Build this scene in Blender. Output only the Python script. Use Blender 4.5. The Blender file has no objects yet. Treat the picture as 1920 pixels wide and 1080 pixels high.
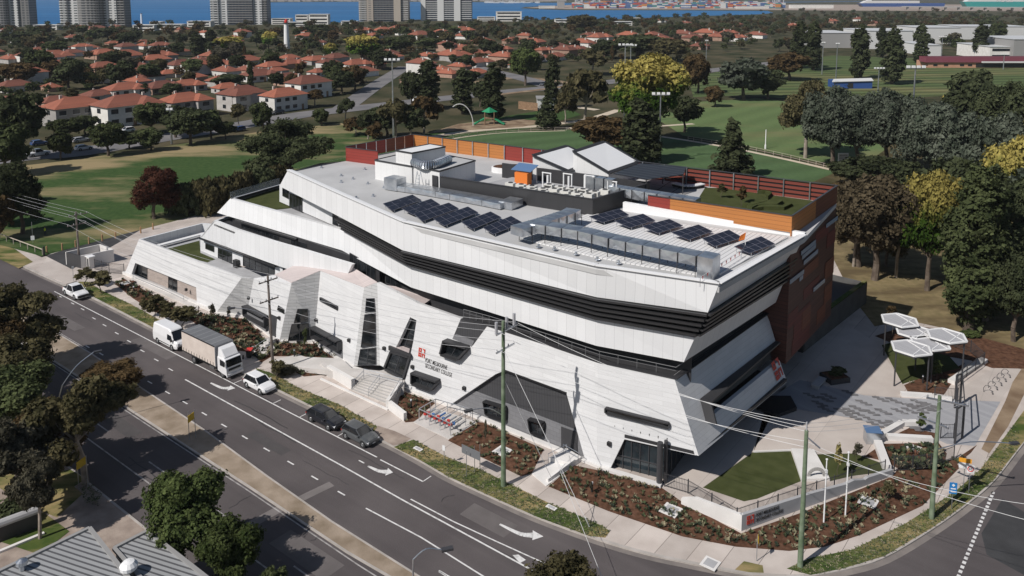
import bpy,math,random
import numpy as np
from mathutils import Vector,Matrix
R=math.radians
SC=bpy.context.scene
COL=SC.collection
random.seed(7)
F,PY,CH=1522.0,168.0,46.0
TH=math.atan(188.0/F)
CT,SN=math.cos(TH),math.sin(TH)
cam=bpy.data.cameras.new('camera')
cam.sensor_width=36.0
cam.lens=F/1920*36
cam.shift_y=-(540-PY)/1920
cam.clip_start=1.0
cam.clip_end=20000
co=bpy.data.objects.new('camera',cam)
COL.objects.link(co)
co.location=(0,0,CH)
co.rotation_euler=(R(90)-TH,0,0)
SC.camera=co
SUN_EL,SUN_TO=44.0,38.0
W=bpy.data.worlds.new('World')
SC.world=W
W.use_nodes=True
nt=W.node_tree
bg=nt.nodes['Background']
sky=nt.nodes.new('ShaderNodeTexSky')
sky.sky_type='NISHITA'
sky.sun_disc=False
sky.sun_elevation=R(SUN_EL)
sky.sun_rotation=R(90-(SUN_TO+180))
sky.air_density=1.0
sky.dust_density=0.6
nt.links.new(sky.outputs[0],bg.inputs[0])
bg.inputs[1].default_value=0.05
sl=bpy.data.lights.new('sun','SUN')
sl.energy=3.9
sl.angle=R(0.5)
sl.color=(1.0,0.955,0.90)
so=bpy.data.objects.new('sun',sl)
COL.objects.link(so)
dv=Vector((math.cos(R(SUN_TO)),math.sin(R(SUN_TO)),-math.tan(R(SUN_EL))))
so.rotation_euler=dv.to_track_quat('-Z','Y').to_euler()
SC.view_settings.view_transform='Standard'
SC.view_settings.look='None'
SC.view_settings.exposure=0.12
SC.view_settings.gamma=1
SC.render.engine='CYCLES'
SC.cycles.use_denoising=True
SC.cycles.max_bounces=5
SC.cycles.diffuse_bounces=2
SC.cycles.glossy_bounces=2
SC.cycles.transmission_bounces=2
SC.cycles.caustics_reflective=False
SC.cycles.caustics_refractive=False
def ray(u,v):
 b=-(v-PY)/F
 return((u-960)/F,CT+b*SN,-SN+b*CT)
def P(u,v,z=0.0):
 r=ray(u,v)
 k=(z-CH)/r[2]
 return Vector((r[0]*k,r[1]*k,z))
def PX(u,v,Y):
 r=ray(u,v)
 k=Y/r[1]
 return Vector((r[0]*k,Y,CH+r[2]*k))
def hgt(u,vb,vt,z=0.0):
 p=P(u,vb,z)
 return PX(u,vt,p.y).z-z
def mpp(Y):
 return Y/F
A0=R(-38.2)
E1=Vector((math.cos(A0),math.sin(A0),0))
E2=Vector((-E1.y,E1.x,0))
ORG=P(1240,910)
def ST(s,t,z=0.0):
 return Vector((ORG.x+E1.x*s+E2.x*t,ORG.y+E1.y*s+E2.y*t,z))
def stc(p):
 d=p-ORG
 return d.dot(E1),d.dot(E2)
def plane3(a,b,c):
 n=(b-a).cross(c-a).normalized()
 return a,n
def PP(u,v,pl,off=0.0):
 a,n=pl
 r=Vector(ray(u,v))
 o=Vector((0,0,CH))
 if r.dot(n)>0:
  n=-n
 k=(a+n*off-o).dot(n)/r.dot(n)
 return o+r*k
def lerp(a,b,t):
 return a+(b-a)*t
MATS={}
def mat(name,c,c2=None,scale=1.0,rough=0.8,metal=0.0,detail=3.0,spec=0.5,bump=0.0,bscale=None,lo=0.35,hi=0.65,rnd=0.0,coat=0.0):
 if name in MATS:
  return MATS[name]
 m=bpy.data.materials.new(name)
 m.use_nodes=True
 t=m.node_tree
 b=t.nodes['Principled BSDF']
 b.inputs['Roughness'].default_value=rough
 b.inputs['Metallic'].default_value=metal
 b.inputs['Specular IOR Level'].default_value=spec
 if coat:
  b.inputs['Coat Weight'].default_value=coat
 tc=t.nodes.new('ShaderNodeTexCoord')
 cur=None
 if c2 is not None:
  n=t.nodes.new('ShaderNodeTexNoise')
  n.inputs['Scale'].default_value=scale
  n.inputs['Detail'].default_value=detail
  t.links.new(tc.outputs['Object'],n.inputs['Vector'])
  r=t.nodes.new('ShaderNodeValToRGB')
  r.color_ramp.elements[0].position=lo
  r.color_ramp.elements[1].position=hi
  r.color_ramp.elements[0].color=(*c,1)
  r.color_ramp.elements[1].color=(*c2,1)
  t.links.new(n.outputs[0],r.inputs[0])
  cur=r.outputs[0]
 else:
  rg=t.nodes.new('ShaderNodeRGB')
  rg.outputs[0].default_value=(*c,1)
  cur=rg.outputs[0]
 if rnd:
  oi=t.nodes.new('ShaderNodeObjectInfo')
  mr=t.nodes.new('ShaderNodeMapRange')
  mr.inputs['To Min'].default_value=1-rnd
  mr.inputs['To Max'].default_value=1+rnd
  t.links.new(oi.outputs['Random'],mr.inputs[0])
  vm=t.nodes.new('ShaderNodeVectorMath')
  vm.operation='SCALE'
  t.links.new(cur,vm.inputs[0])
  t.links.new(mr.outputs[0],vm.inputs['Scale'])
  cur=vm.outputs[0]
 t.links.new(cur,b.inputs['Base Color'])
 if bump:
  n2=t.nodes.new('ShaderNodeTexNoise')
  n2.inputs['Scale'].default_value=bscale or scale*4
  n2.inputs['Detail'].default_value=4
  t.links.new(tc.outputs['Object'],n2.inputs['Vector'])
  bp=t.nodes.new('ShaderNodeBump')
  bp.inputs['Strength'].default_value=bump
  bp.inputs['Distance'].default_value=0.05
  t.links.new(n2.outputs[0],bp.inputs['Height'])
  t.links.new(bp.outputs[0],b.inputs['Normal'])
 m['cur']=cur.node.name
 MATS[name]=m
 return m
def nd(t,kind,**kw):
 n=t.nodes.new(kind)
 for k,v in kw.items():
  setattr(n,k,v)
 return n
def wallcoord(t,ang):
 tc=nd(t,'ShaderNodeTexCoord')
 mp=nd(t,'ShaderNodeMapping')
 mp.inputs['Rotation'].default_value=(0,0,-ang)
 t.links.new(tc.outputs['Object'],mp.inputs[0])
 sp=nd(t,'ShaderNodeSeparateXYZ')
 t.links.new(mp.outputs[0],sp.inputs[0])
 ad=nd(t,'ShaderNodeMath',operation='ADD')
 t.links.new(sp.outputs[0],ad.inputs[0])
 t.links.new(sp.outputs[1],ad.inputs[1])
 cb=nd(t,'ShaderNodeCombineXYZ')
 t.links.new(ad.outputs[0],cb.inputs[0])
 t.links.new(sp.outputs[2],cb.inputs[1])
 return cb,sp,ad
def mat_brick(name,c1,c2,mortar,bw,bh,msize=0.012,rough=0.8,ang=A0,bump=0.3,off=0.5,stain=0.12):
 m=mat(name,c1,rough=rough)
 t=m.node_tree
 b=t.nodes['Principled BSDF']
 cb,sp,ad=wallcoord(t,ang)
 br=nd(t,'ShaderNodeTexBrick')
 br.inputs['Scale'].default_value=1
 br.inputs['Brick Width'].default_value=bw
 br.inputs['Row Height'].default_value=bh
 br.inputs['Mortar Size'].default_value=msize
 br.inputs['Color1'].default_value=(*c1,1)
 br.inputs['Color2'].default_value=(*c2,1)
 br.inputs['Mortar'].default_value=(*mortar,1)
 br.offset=off
 t.links.new(cb.outputs[0],br.inputs['Vector'])
 ns=nd(t,'ShaderNodeTexNoise')
 ns.inputs['Scale'].default_value=0.7
 ns.inputs['Detail'].default_value=6
 t.links.new(cb.outputs[0],ns.inputs['Vector'])
 mr=nd(t,'ShaderNodeMapRange')
 mr.inputs['To Min'].default_value=1-stain
 mr.inputs['To Max'].default_value=1+stain*.4
 t.links.new(ns.outputs[0],mr.inputs[0])
 vm=nd(t,'ShaderNodeVectorMath',operation='SCALE')
 t.links.new(br.outputs[0],vm.inputs[0])
 t.links.new(mr.outputs[0],vm.inputs['Scale'])
 t.links.new(vm.outputs[0],b.inputs['Base Color'])
 if bump:
  bp=nd(t,'ShaderNodeBump')
  bp.inputs['Strength'].default_value=bump
  bp.inputs['Distance'].default_value=0.02
  bp.invert=True
  t.links.new(br.outputs[1],bp.inputs['Height'])
  t.links.new(bp.outputs[0],b.inputs['Normal'])
 return m
def mat_lines(name,c,line,pitch,width,axis='run',ang=A0,rough=0.5,metal=0.0,c2=None,bump=0.0,spec=0.5,var=0.03):
 m=mat(name,c,rough=rough,metal=metal,spec=spec)
 t=m.node_tree
 b=t.nodes['Principled BSDF']
 cb,sp,ad=wallcoord(t,ang)
 src={'run':ad.outputs[0],'x':sp.outputs[0],'y':sp.outputs[1],'z':sp.outputs[2]}[axis]
 dvd=nd(t,'ShaderNodeMath',operation='DIVIDE')
 t.links.new(src,dvd.inputs[0])
 dvd.inputs[1].default_value=pitch
 fr=nd(t,'ShaderNodeMath',operation='FRACT')
 t.links.new(dvd.outputs[0],fr.inputs[0])
 ls=nd(t,'ShaderNodeMath',operation='LESS_THAN')
 t.links.new(fr.outputs[0],ls.inputs[0])
 ls.inputs[1].default_value=width/pitch
 fl=nd(t,'ShaderNodeMath',operation='FLOOR')
 t.links.new(dvd.outputs[0],fl.inputs[0])
 wn=nd(t,'ShaderNodeTexWhiteNoise',noise_dimensions='1D')
 t.links.new(fl.outputs[0],wn.inputs['W'])
 ns=nd(t,'ShaderNodeTexNoise')
 ns.inputs['Scale'].default_value=0.4
 ns.inputs['Detail'].default_value=5
 t.links.new(sp.inputs[0].links[0].from_socket,ns.inputs['Vector'])
 sm=nd(t,'ShaderNodeMath',operation='ADD')
 t.links.new(wn.outputs[0],sm.inputs[0])
 t.links.new(ns.outputs[0],sm.inputs[1])
 mr=nd(t,'ShaderNodeMapRange')
 mr.inputs['From Max'].default_value=2
 mr.inputs['To Min'].default_value=1-var*2
 mr.inputs['To Max'].default_value=1+var*2
 t.links.new(sm.outputs[0],mr.inputs[0])
 mx=nd(t,'ShaderNodeMix',data_type='RGBA')
 mx.inputs[6].default_value=(*c,1)
 mx.inputs[7].default_value=(*line,1)
 t.links.new(ls.outputs[0],mx.inputs[0])
 vm=nd(t,'ShaderNodeVectorMath',operation='SCALE')
 t.links.new(mx.outputs[2],vm.inputs[0])
 t.links.new(mr.outputs[0],vm.inputs['Scale'])
 t.links.new(vm.outputs[0],b.inputs['Base Color'])
 if bump:
  bp=nd(t,'ShaderNodeBump')
  bp.inputs['Strength'].default_value=bump
  bp.inputs['Distance'].default_value=0.03
  t.links.new(ls.outputs[0],bp.inputs['Height'])
  t.links.new(bp.outputs[0],b.inputs['Normal'])
 return m
def mat_leaf(name,c1,c2,c3=None,top=None,rnd=0.25):
 m=bpy.data.materials.new(name)
 m.use_nodes=True
 t=m.node_tree
 t.nodes.clear()
 out=nd(t,'ShaderNodeOutputMaterial')
 tc=nd(t,'ShaderNodeTexCoord')
 oi=nd(t,'ShaderNodeObjectInfo')
 ns=nd(t,'ShaderNodeTexNoise')
 ns.inputs['Scale'].default_value=0.55
 ns.inputs['Detail'].default_value=5
 ns.inputs['Roughness'].default_value=0.7
 t.links.new(tc.outputs['Object'],ns.inputs['Vector'])
 rp=nd(t,'ShaderNodeValToRGB')
 rp.color_ramp.elements[0].position=0.36
 rp.color_ramp.elements[1].position=0.66
 rp.color_ramp.elements[0].color=(*c1,1)
 rp.color_ramp.elements[1].color=(*c2,1)
 if c3:
  e=rp.color_ramp.elements.new(0.74)
  e.color=(*c3,1)
 t.links.new(ns.outputs[0],rp.inputs[0])
 cur=rp.outputs[0]
 if top:
  sp=nd(t,'ShaderNodeSeparateXYZ')
  t.links.new(tc.outputs['Object'],sp.inputs[0])
  mr=nd(t,'ShaderNodeMapRange')
  mr.inputs['From Min'].default_value=5.2
  mr.inputs['From Max'].default_value=9.0
  t.links.new(sp.outputs[2],mr.inputs[0])
  n2=nd(t,'ShaderNodeTexNoise')
  n2.inputs['Scale'].default_value=1.1
  n2.inputs['Detail'].default_value=6
  t.links.new(tc.outputs['Object'],n2.inputs['Vector'])
  ad=nd(t,'ShaderNodeMath',operation='MULTIPLY_ADD')
  t.links.new(n2.outputs[0],ad.inputs[0])
  ad.inputs[1].default_value=1.9
  t.links.new(mr.outputs[0],ad.inputs[2])
  m2=nd(t,'ShaderNodeMapRange')
  m2.inputs['From Min'].default_value=1.15
  m2.inputs['From Max'].default_value=1.75
  t.links.new(ad.outputs[0],m2.inputs[0])
  mx=nd(t,'ShaderNodeMix',data_type='RGBA')
  t.links.new(m2.outputs[0],mx.inputs[0])
  t.links.new(cur,mx.inputs[6])
  mx.inputs[7].default_value=(*top,1)
  cur=mx.outputs[2]
 mr=nd(t,'ShaderNodeMapRange')
 mr.inputs['To Min'].default_value=1-rnd
 mr.inputs['To Max'].default_value=1+rnd
 t.links.new(oi.outputs['Random'],mr.inputs[0])
 n3=nd(t,'ShaderNodeTexNoise');n3.inputs['Scale'].default_value=3.2;n3.inputs['Detail'].default_value=2
 t.links.new(tc.outputs['Object'],n3.inputs['Vector'])
 m4=nd(t,'ShaderNodeMapRange');m4.inputs['From Min'].default_value=.3;m4.inputs['From Max'].default_value=.7;m4.inputs['To Min'].default_value=.72;m4.inputs['To Max'].default_value=1.5
 t.links.new(n3.outputs[0],m4.inputs[0])
 ml=nd(t,'ShaderNodeMath',operation='MULTIPLY')
 t.links.new(mr.outputs[0],ml.inputs[0]);t.links.new(m4.outputs[0],ml.inputs[1])
 vm=nd(t,'ShaderNodeVectorMath',operation='SCALE')
 t.links.new(cur,vm.inputs[0])
 t.links.new(ml.outputs[0],vm.inputs['Scale'])
 d=nd(t,'ShaderNodeBsdfDiffuse')
 t.links.new(vm.outputs[0],d.inputs[0])
 tr=nd(t,'ShaderNodeBsdfTranslucent')
 t.links.new(vm.outputs[0],tr.inputs[0])
 ms=nd(t,'ShaderNodeMixShader')
 ms.inputs[0].default_value=0.28
 t.links.new(d.outputs[0],ms.inputs[1])
 t.links.new(tr.outputs[0],ms.inputs[2])
 t.links.new(ms.outputs[0],out.inputs[0])
 MATS[name]=m
 return m
class MB:
 def __init__(s):
  s.v=[]
  s.f=[]
 def face(s,pts):
  i=len(s.v)
  s.v+=[tuple(p)for p in pts]
  s.f.append(tuple(range(i,i+len(pts))))
  return s
 def mesh(s,vs,fs):
  i=len(s.v)
  s.v+=[tuple(p)for p in vs]
  s.f+=[tuple(i+k for k in f)for f in fs]
  return s
 def prism(s,poly,d):
  n=len(poly)
  d=Vector(d)
  a=[Vector(p)for p in poly]
  b=[p+d for p in a]
  nn=Vector((0,0,0))
  for k in range(n):
   nn+=a[k].cross(a[(k+1)%n])
  if nn.dot(d)>0:
   a.reverse();b.reverse()
  i=len(s.v)
  s.v+=[tuple(p)for p in a+b]
  s.f.append(tuple(range(i,i+n)))
  s.f.append(tuple(range(i+2*n-1,i+n-1,-1)))
  for k in range(n):
   k2=(k+1)%n
   s.f.append((i+k2,i+k,i+n+k,i+n+k2))
  return s
 def slab(s,pts,z0,z1):
  return s.prism([Vector((p[0],p[1],z0))for p in pts],(0,0,z1-z0))
 def box(s,c,dims,rz=0.0,ax=None):
  c=Vector(c)
  if ax is None:
   x,y,z=Vector((math.cos(rz),math.sin(rz),0)),Vector((-math.sin(rz),math.cos(rz),0)),Vector((0,0,1))
  else:
   x,y,z=ax
  x,y,z=x*dims[0]/2,y*dims[1]/2,z*dims[2]/2
  v=[c+x*i+y*j+z*k for k in(-1,1)for j in(-1,1)for i in(-1,1)]
  return s.mesh(v,[(0,2,3,1),(4,5,7,6),(0,1,5,4),(2,6,7,3),(0,4,6,2),(1,3,7,5)])
 def tube(s,a,b,r0,r1=None,n=8,cap=True):
  a,b=Vector(a),Vector(b)
  r1=r0 if r1 is None else r1
  d=(b-a)
  if d.length<1e-6:
   return s
  d.normalize()
  up=Vector((0,0,1))if abs(d.z)<0.95 else Vector((1,0,0))
  x=d.cross(up).normalized()
  y=x.cross(d)
  vs=[]
  for(c,r)in((a,r0),(b,r1)):
   for k in range(n):
    t=2*math.pi*k/n
    vs.append(c+x*(math.cos(t)*r)+y*(math.sin(t)*r))
  fs=[(k,(k+1)%n,n+(k+1)%n,n+k)for k in range(n)]
  if cap:
   fs+=[tuple(range(n-1,-1,-1)),tuple(range(n,2*n))]
  return s.mesh(vs,fs)
 def path(s,pts,r,n=6):
  for a,b in zip(pts[:-1],pts[1:]):
   s.tube(a,b,r,r,n)
  return s
 def bar(s,a,b,w,h,up=Vector((0,0,1))):
  a,b=Vector(a),Vector(b)
  d=(b-a)
  L=d.length
  d.normalize()
  sd=d.cross(up)
  sd=sd.normalized()if sd.length>1e-4 else Vector((1,0,0))
  u=sd.cross(d)
  return s.box((a+b)/2,(L,w,h),ax=(d,sd,u))
 def lathe(s,c,prof,n=12):
  c=Vector(c)
  vs,fs=[],[]
  for(r,z)in prof:
   for k in range(n):
    t=2*math.pi*k/n
    vs.append(c+Vector((r*math.cos(t),r*math.sin(t),z)))
  for j in range(len(prof)-1):
   for k in range(n):
    fs.append((j*n+k,j*n+(k+1)%n,(j+1)*n+(k+1)%n,(j+1)*n+k))
  fs.append(tuple(range(n-1,-1,-1)))
  fs.append(tuple(range((len(prof)-1)*n,len(prof)*n)))
  return s.mesh(vs,fs)
 def build(s,name,m,parent=None,smooth=False,local=False,**props):
  me=bpy.data.meshes.new(name)
  me.from_pydata(s.v,[],s.f)
  me.materials.append(MATS[m]if isinstance(m,str)else m)
  if smooth:
   me.polygons.foreach_set('use_smooth',[True]*len(me.polygons))
  me.update()
  return link(name,me,parent,local,**props)
def link(name,me,parent=None,local=False,**props):
 o=bpy.data.objects.new(name,me)
 COL.objects.link(o)
 if parent is not None:
  o.parent=parent
  if not local:
   root=parent
   if root.parent is None:
    o.matrix_parent_inverse=root.matrix_basis.inverted()
 for k,v in props.items():
  o[k]=v
 return o
def thing(name,label,cat,loc=(0,0,0),rz=0.0,group=None):
 o=bpy.data.objects.new(name,None)
 COL.objects.link(o)
 o.empty_display_size=0.3
 o.matrix_basis=Matrix.Translation(Vector(loc))@Matrix.Rotation(rz,4,'Z')
 o['label']=label
 o['category']=cat
 if group:
  o['group']=group
 return o
def tag(o,label,cat,group=None,kind=None):
 o['label']=label
 o['category']=cat
 if group:
  o['group']=group
 if kind:
  o['kind']=kind
 return o
def kids(o):
 return KID.get(o.name,[])
def dup(root,loc,rz=0.0,sc=(1,1,1),label=None,group=None,basis=None,deep=True):
 r=root.copy()
 COL.objects.link(r)
 r.matrix_basis=basis if basis is not None else Matrix.Translation(Vector(loc))@Matrix.Rotation(rz,4,'Z')@Matrix.Diagonal((*sc,1))
 if label:
  r['label']=label
 if group:
  r['group']=group
 if deep:
  for ch in root.children:
   c=ch.copy()
   COL.objects.link(c)
   c.parent=r
   for g in ch.children:
    d=g.copy()
    COL.objects.link(d)
    d.parent=c
 return r
def drop(root):
 for ch in list(root.children):
  for g in list(ch.children):
   bpy.data.objects.remove(g)
  bpy.data.objects.remove(ch)
 bpy.data.objects.remove(root)
def ordinal(i):
 w=['first','second','third','fourth','fifth','sixth','seventh','eighth','ninth','tenth','eleventh','twelfth','thirteenth','fourteenth','fifteenth','sixteenth','seventeenth','eighteenth','nineteenth','twentieth']
 tens={2:'twenty',3:'thirty',4:'forty',5:'fifty',6:'sixty',7:'seventy',8:'eighty',9:'ninety'}
 if i<20:
  return w[i]
 n=i+1
 if n%10==0:
  return tens[n//10][:-1]+'ieth'
 return tens[n//10]+'-'+w[n%10-1]
def strip(mb,pts,w,z,closed=False):
 n=len(pts)
 L,Rr=[],[]
 for i in range(n):
  a=Vector(pts[max(i-1,0)]);b=Vector(pts[min(i+1,n-1)])
  d=(b-a);d.z=0
  d.normalize()
  nr=Vector((-d.y,d.x,0))
  p=Vector(pts[i])
  L.append(Vector((p.x,p.y,z))+nr*w/2)
  Rr.append(Vector((p.x,p.y,z))-nr*w/2)
 for i in range(n-1):
  mb.face([Rr[i],Rr[i+1],L[i+1],L[i]])
 return mb
def flat(name,m,pts,z,kind='structure',**props):
 mb=MB()
 q=[Vector((p[0],p[1],z))for p in pts]
 ar=sum(q[i].x*q[(i+1)%len(q)].y-q[(i+1)%len(q)].x*q[i].y for i in range(len(q)))
 if ar<0:
  q.reverse()
 mb.face(q)
 o=mb.build(name,m)
 o['kind']=kind
 for k,v in props.items():
  o[k]=v
 return o
def pxs(l,z=0.0):
 return[P(u,v,z)for u,v in l]
def smoothpts(pts,n=6):
 out=[]
 pts=[Vector(p)for p in pts]
 for i in range(len(pts)-1):
  p0,p1,p2,p3=pts[max(i-1,0)],pts[i],pts[i+1],pts[min(i+2,len(pts)-1)]
  for k in range(n):
   t=k/n
   out.append(0.5*((2*p1)+(p2-p0)*t+(2*p0-5*p1+4*p2-p3)*t*t+(3*p1-p0-3*p2+p3)*t**3))
 out.append(pts[-1])
 return out
def text(body,m,origin,xdir,ydir,size,parent=None,name='lettering',depth=0.02,sx=1.0,label=None,width=None):
 cu=bpy.data.curves.new(name,'FONT')
 cu.body=body
 cu.size=size
 cu.extrude=depth/2
 cu.space_character=1.12
 cu.offset=0.004*size
 ob=bpy.data.objects.new('tmp',cu)
 me=bpy.data.meshes.new_from_object(ob)
 bpy.data.objects.remove(ob)
 if width:
  xs_=[v.co.x for v in me.vertices]
  sx=width/(max(xs_)-min(xs_))
 xd,yd=Vector(xdir).normalized(),Vector(ydir).normalized()
 zd=xd.cross(yd)
 M=Matrix(((xd.x*sx,yd.x,zd.x,origin[0]),(xd.y*sx,yd.y,zd.y,origin[1]),(xd.z*sx,yd.z,zd.z,origin[2]),(0,0,0,1)))
 me.transform(M)
 me.materials.clear()
 me.materials.append(MATS[m])
 o=link(name,me,parent)
 if label:
  o['label']=label
 return o
#   materials: ground
mat('grove_floor',(0.05,0.045,0.02),(0.14,0.11,0.06),scale=0.1,detail=8,rough=1,spec=.1)
mat('ground',(0.028,0.036,0.016),(0.095,0.08,0.048),scale=0.06,detail=6,rough=1,spec=0.1)
def mat_lawn(name,g1,g2,dry,dscale,amt,stripes=0.0,sang=0.0,band=None):
 m=mat(name,g1,rough=1,spec=0.1)
 t=m.node_tree
 b=t.nodes['Principled BSDF']
 tc=nd(t,'ShaderNodeTexCoord')
 n1=nd(t,'ShaderNodeTexNoise');n1.inputs['Scale'].default_value=0.9;n1.inputs['Detail'].default_value=8
 n2=nd(t,'ShaderNodeTexNoise');n2.inputs['Scale'].default_value=dscale;n2.inputs['Detail'].default_value=7;n2.inputs['Roughness'].default_value=0.62
 mp=nd(t,'ShaderNodeMapping');mp.inputs['Scale'].default_value=(0.55,1.5,1);mp.inputs['Rotation'].default_value=(0,0,R(-12))
 t.links.new(tc.outputs['Object'],n1.inputs['Vector'])
 t.links.new(tc.outputs['Object'],mp.inputs[0])
 t.links.new(mp.outputs[0],n2.inputs['Vector'])
 r1=nd(t,'ShaderNodeValToRGB')
 r1.color_ramp.elements[0].position=0.3;r1.color_ramp.elements[1].position=0.7
 r1.color_ramp.elements[0].color=(*g1,1);r1.color_ramp.elements[1].color=(*g2,1)
 t.links.new(n1.outputs[0],r1.inputs[0])
 mr=nd(t,'ShaderNodeMapRange')
 mr.inputs['From Min'].default_value=1-amt-0.07
 mr.inputs['From Max'].default_value=1-amt+0.09
 cur=n2.outputs[0]
 if band:
  dt=nd(t,'ShaderNodeVectorMath',operation='DOT_PRODUCT');dt.inputs[1].default_value=band[0]
  t.links.new(tc.outputs['Object'],dt.inputs[0])
  mb_=nd(t,'ShaderNodeMapRange',interpolation_type='SMOOTHSTEP');mb_.inputs['From Min'].default_value=band[1];mb_.inputs['From Max'].default_value=band[2];mb_.inputs['To Min'].default_value=band[3];mb_.inputs['To Max'].default_value=band[4]
  t.links.new(dt.outputs['Value'],mb_.inputs[0])
  ad_=nd(t,'ShaderNodeMath',operation='ADD');t.links.new(cur,ad_.inputs[0]);t.links.new(mb_.outputs[0],ad_.inputs[1]);cur=ad_.outputs[0]
 t.links.new(cur,mr.inputs[0])
 mx=nd(t,'ShaderNodeMix',data_type='RGBA')
 t.links.new(mr.outputs[0],mx.inputs[0])
 t.links.new(r1.outputs[0],mx.inputs[6])
 mx.inputs[7].default_value=(*dry,1)
 cur=mx.outputs[2]
 if stripes:
  m2=nd(t,'ShaderNodeMapping');m2.inputs['Rotation'].default_value=(0,0,sang)
  t.links.new(tc.outputs['Object'],m2.inputs[0])
  wv=nd(t,'ShaderNodeTexWave');wv.inputs['Scale'].default_value=0.03;wv.inputs['Distortion'].default_value=0.4
  t.links.new(m2.outputs[0],wv.inputs['Vector'])
  m3=nd(t,'ShaderNodeMapRange');m3.inputs['To Min'].default_value=1-stripes;m3.inputs['To Max'].default_value=1+stripes
  t.links.new(wv.outputs['Fac'],m3.inputs[0])
  vm=nd(t,'ShaderNodeVectorMath',operation='SCALE')
  t.links.new(cur,vm.inputs[0]);t.links.new(m3.outputs[0],vm.inputs['Scale'])
  cur=vm.outputs[0]
 t.links.new(cur,b.inputs['Base Color'])
_a,_b2=P(120,303),P(480,250);_d=(_b2-_a).normalized();_n=Vector((-_d.y,_d.x,0));_n=_n if _n.y<0 else-_n
_o=_a.dot(_n)
mat_lawn('park_lawn',(0.034,0.070,0.021),(0.060,0.098,0.032),(0.30,0.235,0.13),0.034,0.42,band=(_n,_o+8,_o+24,.17,-.01))
mat_lawn('oval_lawn',(0.066,0.114,0.048),(0.086,0.136,0.060),(0.115,0.125,0.05),0.02,0.40,stripes=0.10,sang=R(62))
mat_lawn('upper_lawn',(0.10,0.15,0.058),(0.125,0.17,0.07),(0.17,0.17,0.08),0.02,0.42,stripes=0.08,sang=R(40))
mat_lawn('field_lawn',(0.07,0.10,0.04),(0.085,0.115,0.045),(0.16,0.15,0.07),0.012,0.44,stripes=0.30,sang=R(80))
mat_lawn('verge_grass',(0.045,0.078,0.018),(0.085,0.11,0.03),(0.29,0.225,0.11),0.20,0.50)
mat_lawn('dry_grass',(0.17,0.14,0.07),(0.26,0.20,0.11),(0.12,0.09,0.05),0.12,0.5)
mat('turf',(0.052,0.062,0.023),(0.070,0.080,0.032),scale=0.8,detail=8,rough=1,spec=0.05,bump=0.3,bscale=20)
def mat_asphalt(name,c1,c2):
 m=mat(name,c1,c2,scale=0.12,detail=8,rough=0.9,spec=0.25,bump=0.25,bscale=9)
 t=m.node_tree
 b=t.nodes['Principled BSDF']
 cb,sp,ad=wallcoord(t,A0)
 mp=nd(t,'ShaderNodeMapping');mp.inputs['Scale'].default_value=(0.02,0.9,1)
 t.links.new(sp.inputs[0].links[0].from_socket,mp.inputs[0])
 n=nd(t,'ShaderNodeTexNoise');n.inputs['Scale'].default_value=1;n.inputs['Detail'].default_value=3
 t.links.new(mp.outputs[0],n.inputs['Vector'])
 mr=nd(t,'ShaderNodeMapRange');mr.inputs['To Min'].default_value=0.8;mr.inputs['To Max'].default_value=1.2
 t.links.new(n.outputs[0],mr.inputs[0])
 vm=nd(t,'ShaderNodeVectorMath',operation='SCALE')
 old=b.inputs['Base Color'].links[0].from_socket
 t.links.new(old,vm.inputs[0]);t.links.new(mr.outputs[0],vm.inputs['Scale'])
 t.links.new(vm.outputs[0],b.inputs['Base Color'])
mat_asphalt('asphalt',(0.086,0.075,0.076),(0.112,0.098,0.098))
mat('asphalt_far',(0.14,0.135,0.14),(0.20,0.19,0.19),scale=0.1,rough=0.9)
mat('asphalt_new',(0.035,0.035,0.037),(0.05,0.05,0.052),scale=0.5,rough=0.9)
mat('crack_seal',(0.022,0.022,0.024),rough=.6);mat('asphalt_b',(0.062,0.056,0.057),(0.075,0.068,0.068),scale=.8,detail=6,rough=.9);mat('asphalt_c',(0.115,0.102,0.10),(0.135,0.12,0.118),scale=.8,detail=6,rough=.9)
mat('patch',(0.15,0.135,0.13),(0.19,0.17,0.165),scale=0.6,rough=0.9)
def mat_concrete(name,c1,c2,joint,pitch):
 m=mat(name,c1,c2,scale=0.35,detail=8,rough=0.85,spec=0.2,bump=0.1,bscale=6)
 t=m.node_tree
 b=t.nodes['Principled BSDF']
 cb,sp,ad=wallcoord(t,A0)
 d=nd(t,'ShaderNodeMath',operation='DIVIDE');d.inputs[1].default_value=pitch
 t.links.new(sp.outputs[0],d.inputs[0])
 fr=nd(t,'ShaderNodeMath',operation='FRACT');t.links.new(d.outputs[0],fr.inputs[0])
 ls=nd(t,'ShaderNodeMath',operation='LESS_THAN');ls.inputs[1].default_value=0.05/pitch
 t.links.new(fr.outputs[0],ls.inputs[0])
 fl=nd(t,'ShaderNodeMath',operation='FLOOR');t.links.new(d.outputs[0],fl.inputs[0])
 wn=nd(t,'ShaderNodeTexWhiteNoise',noise_dimensions='1D');t.links.new(fl.outputs[0],wn.inputs['W'])
 mr=nd(t,'ShaderNodeMapRange');mr.inputs['To Min'].default_value=0.86;mr.inputs['To Max'].default_value=1.06
 t.links.new(wn.outputs[0],mr.inputs[0])
 old=b.inputs['Base Color'].links[0].from_socket
 vm=nd(t,'ShaderNodeVectorMath',operation='SCALE')
 t.links.new(old,vm.inputs[0]);t.links.new(mr.outputs[0],vm.inputs['Scale'])
 mx=nd(t,'ShaderNodeMix',data_type='RGBA')
 t.links.new(ls.outputs[0],mx.inputs[0]);t.links.new(vm.outputs[0],mx.inputs[6]);mx.inputs[7].default_value=(*joint,1)
 t.links.new(mx.outputs[2],b.inputs['Base Color'])
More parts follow.
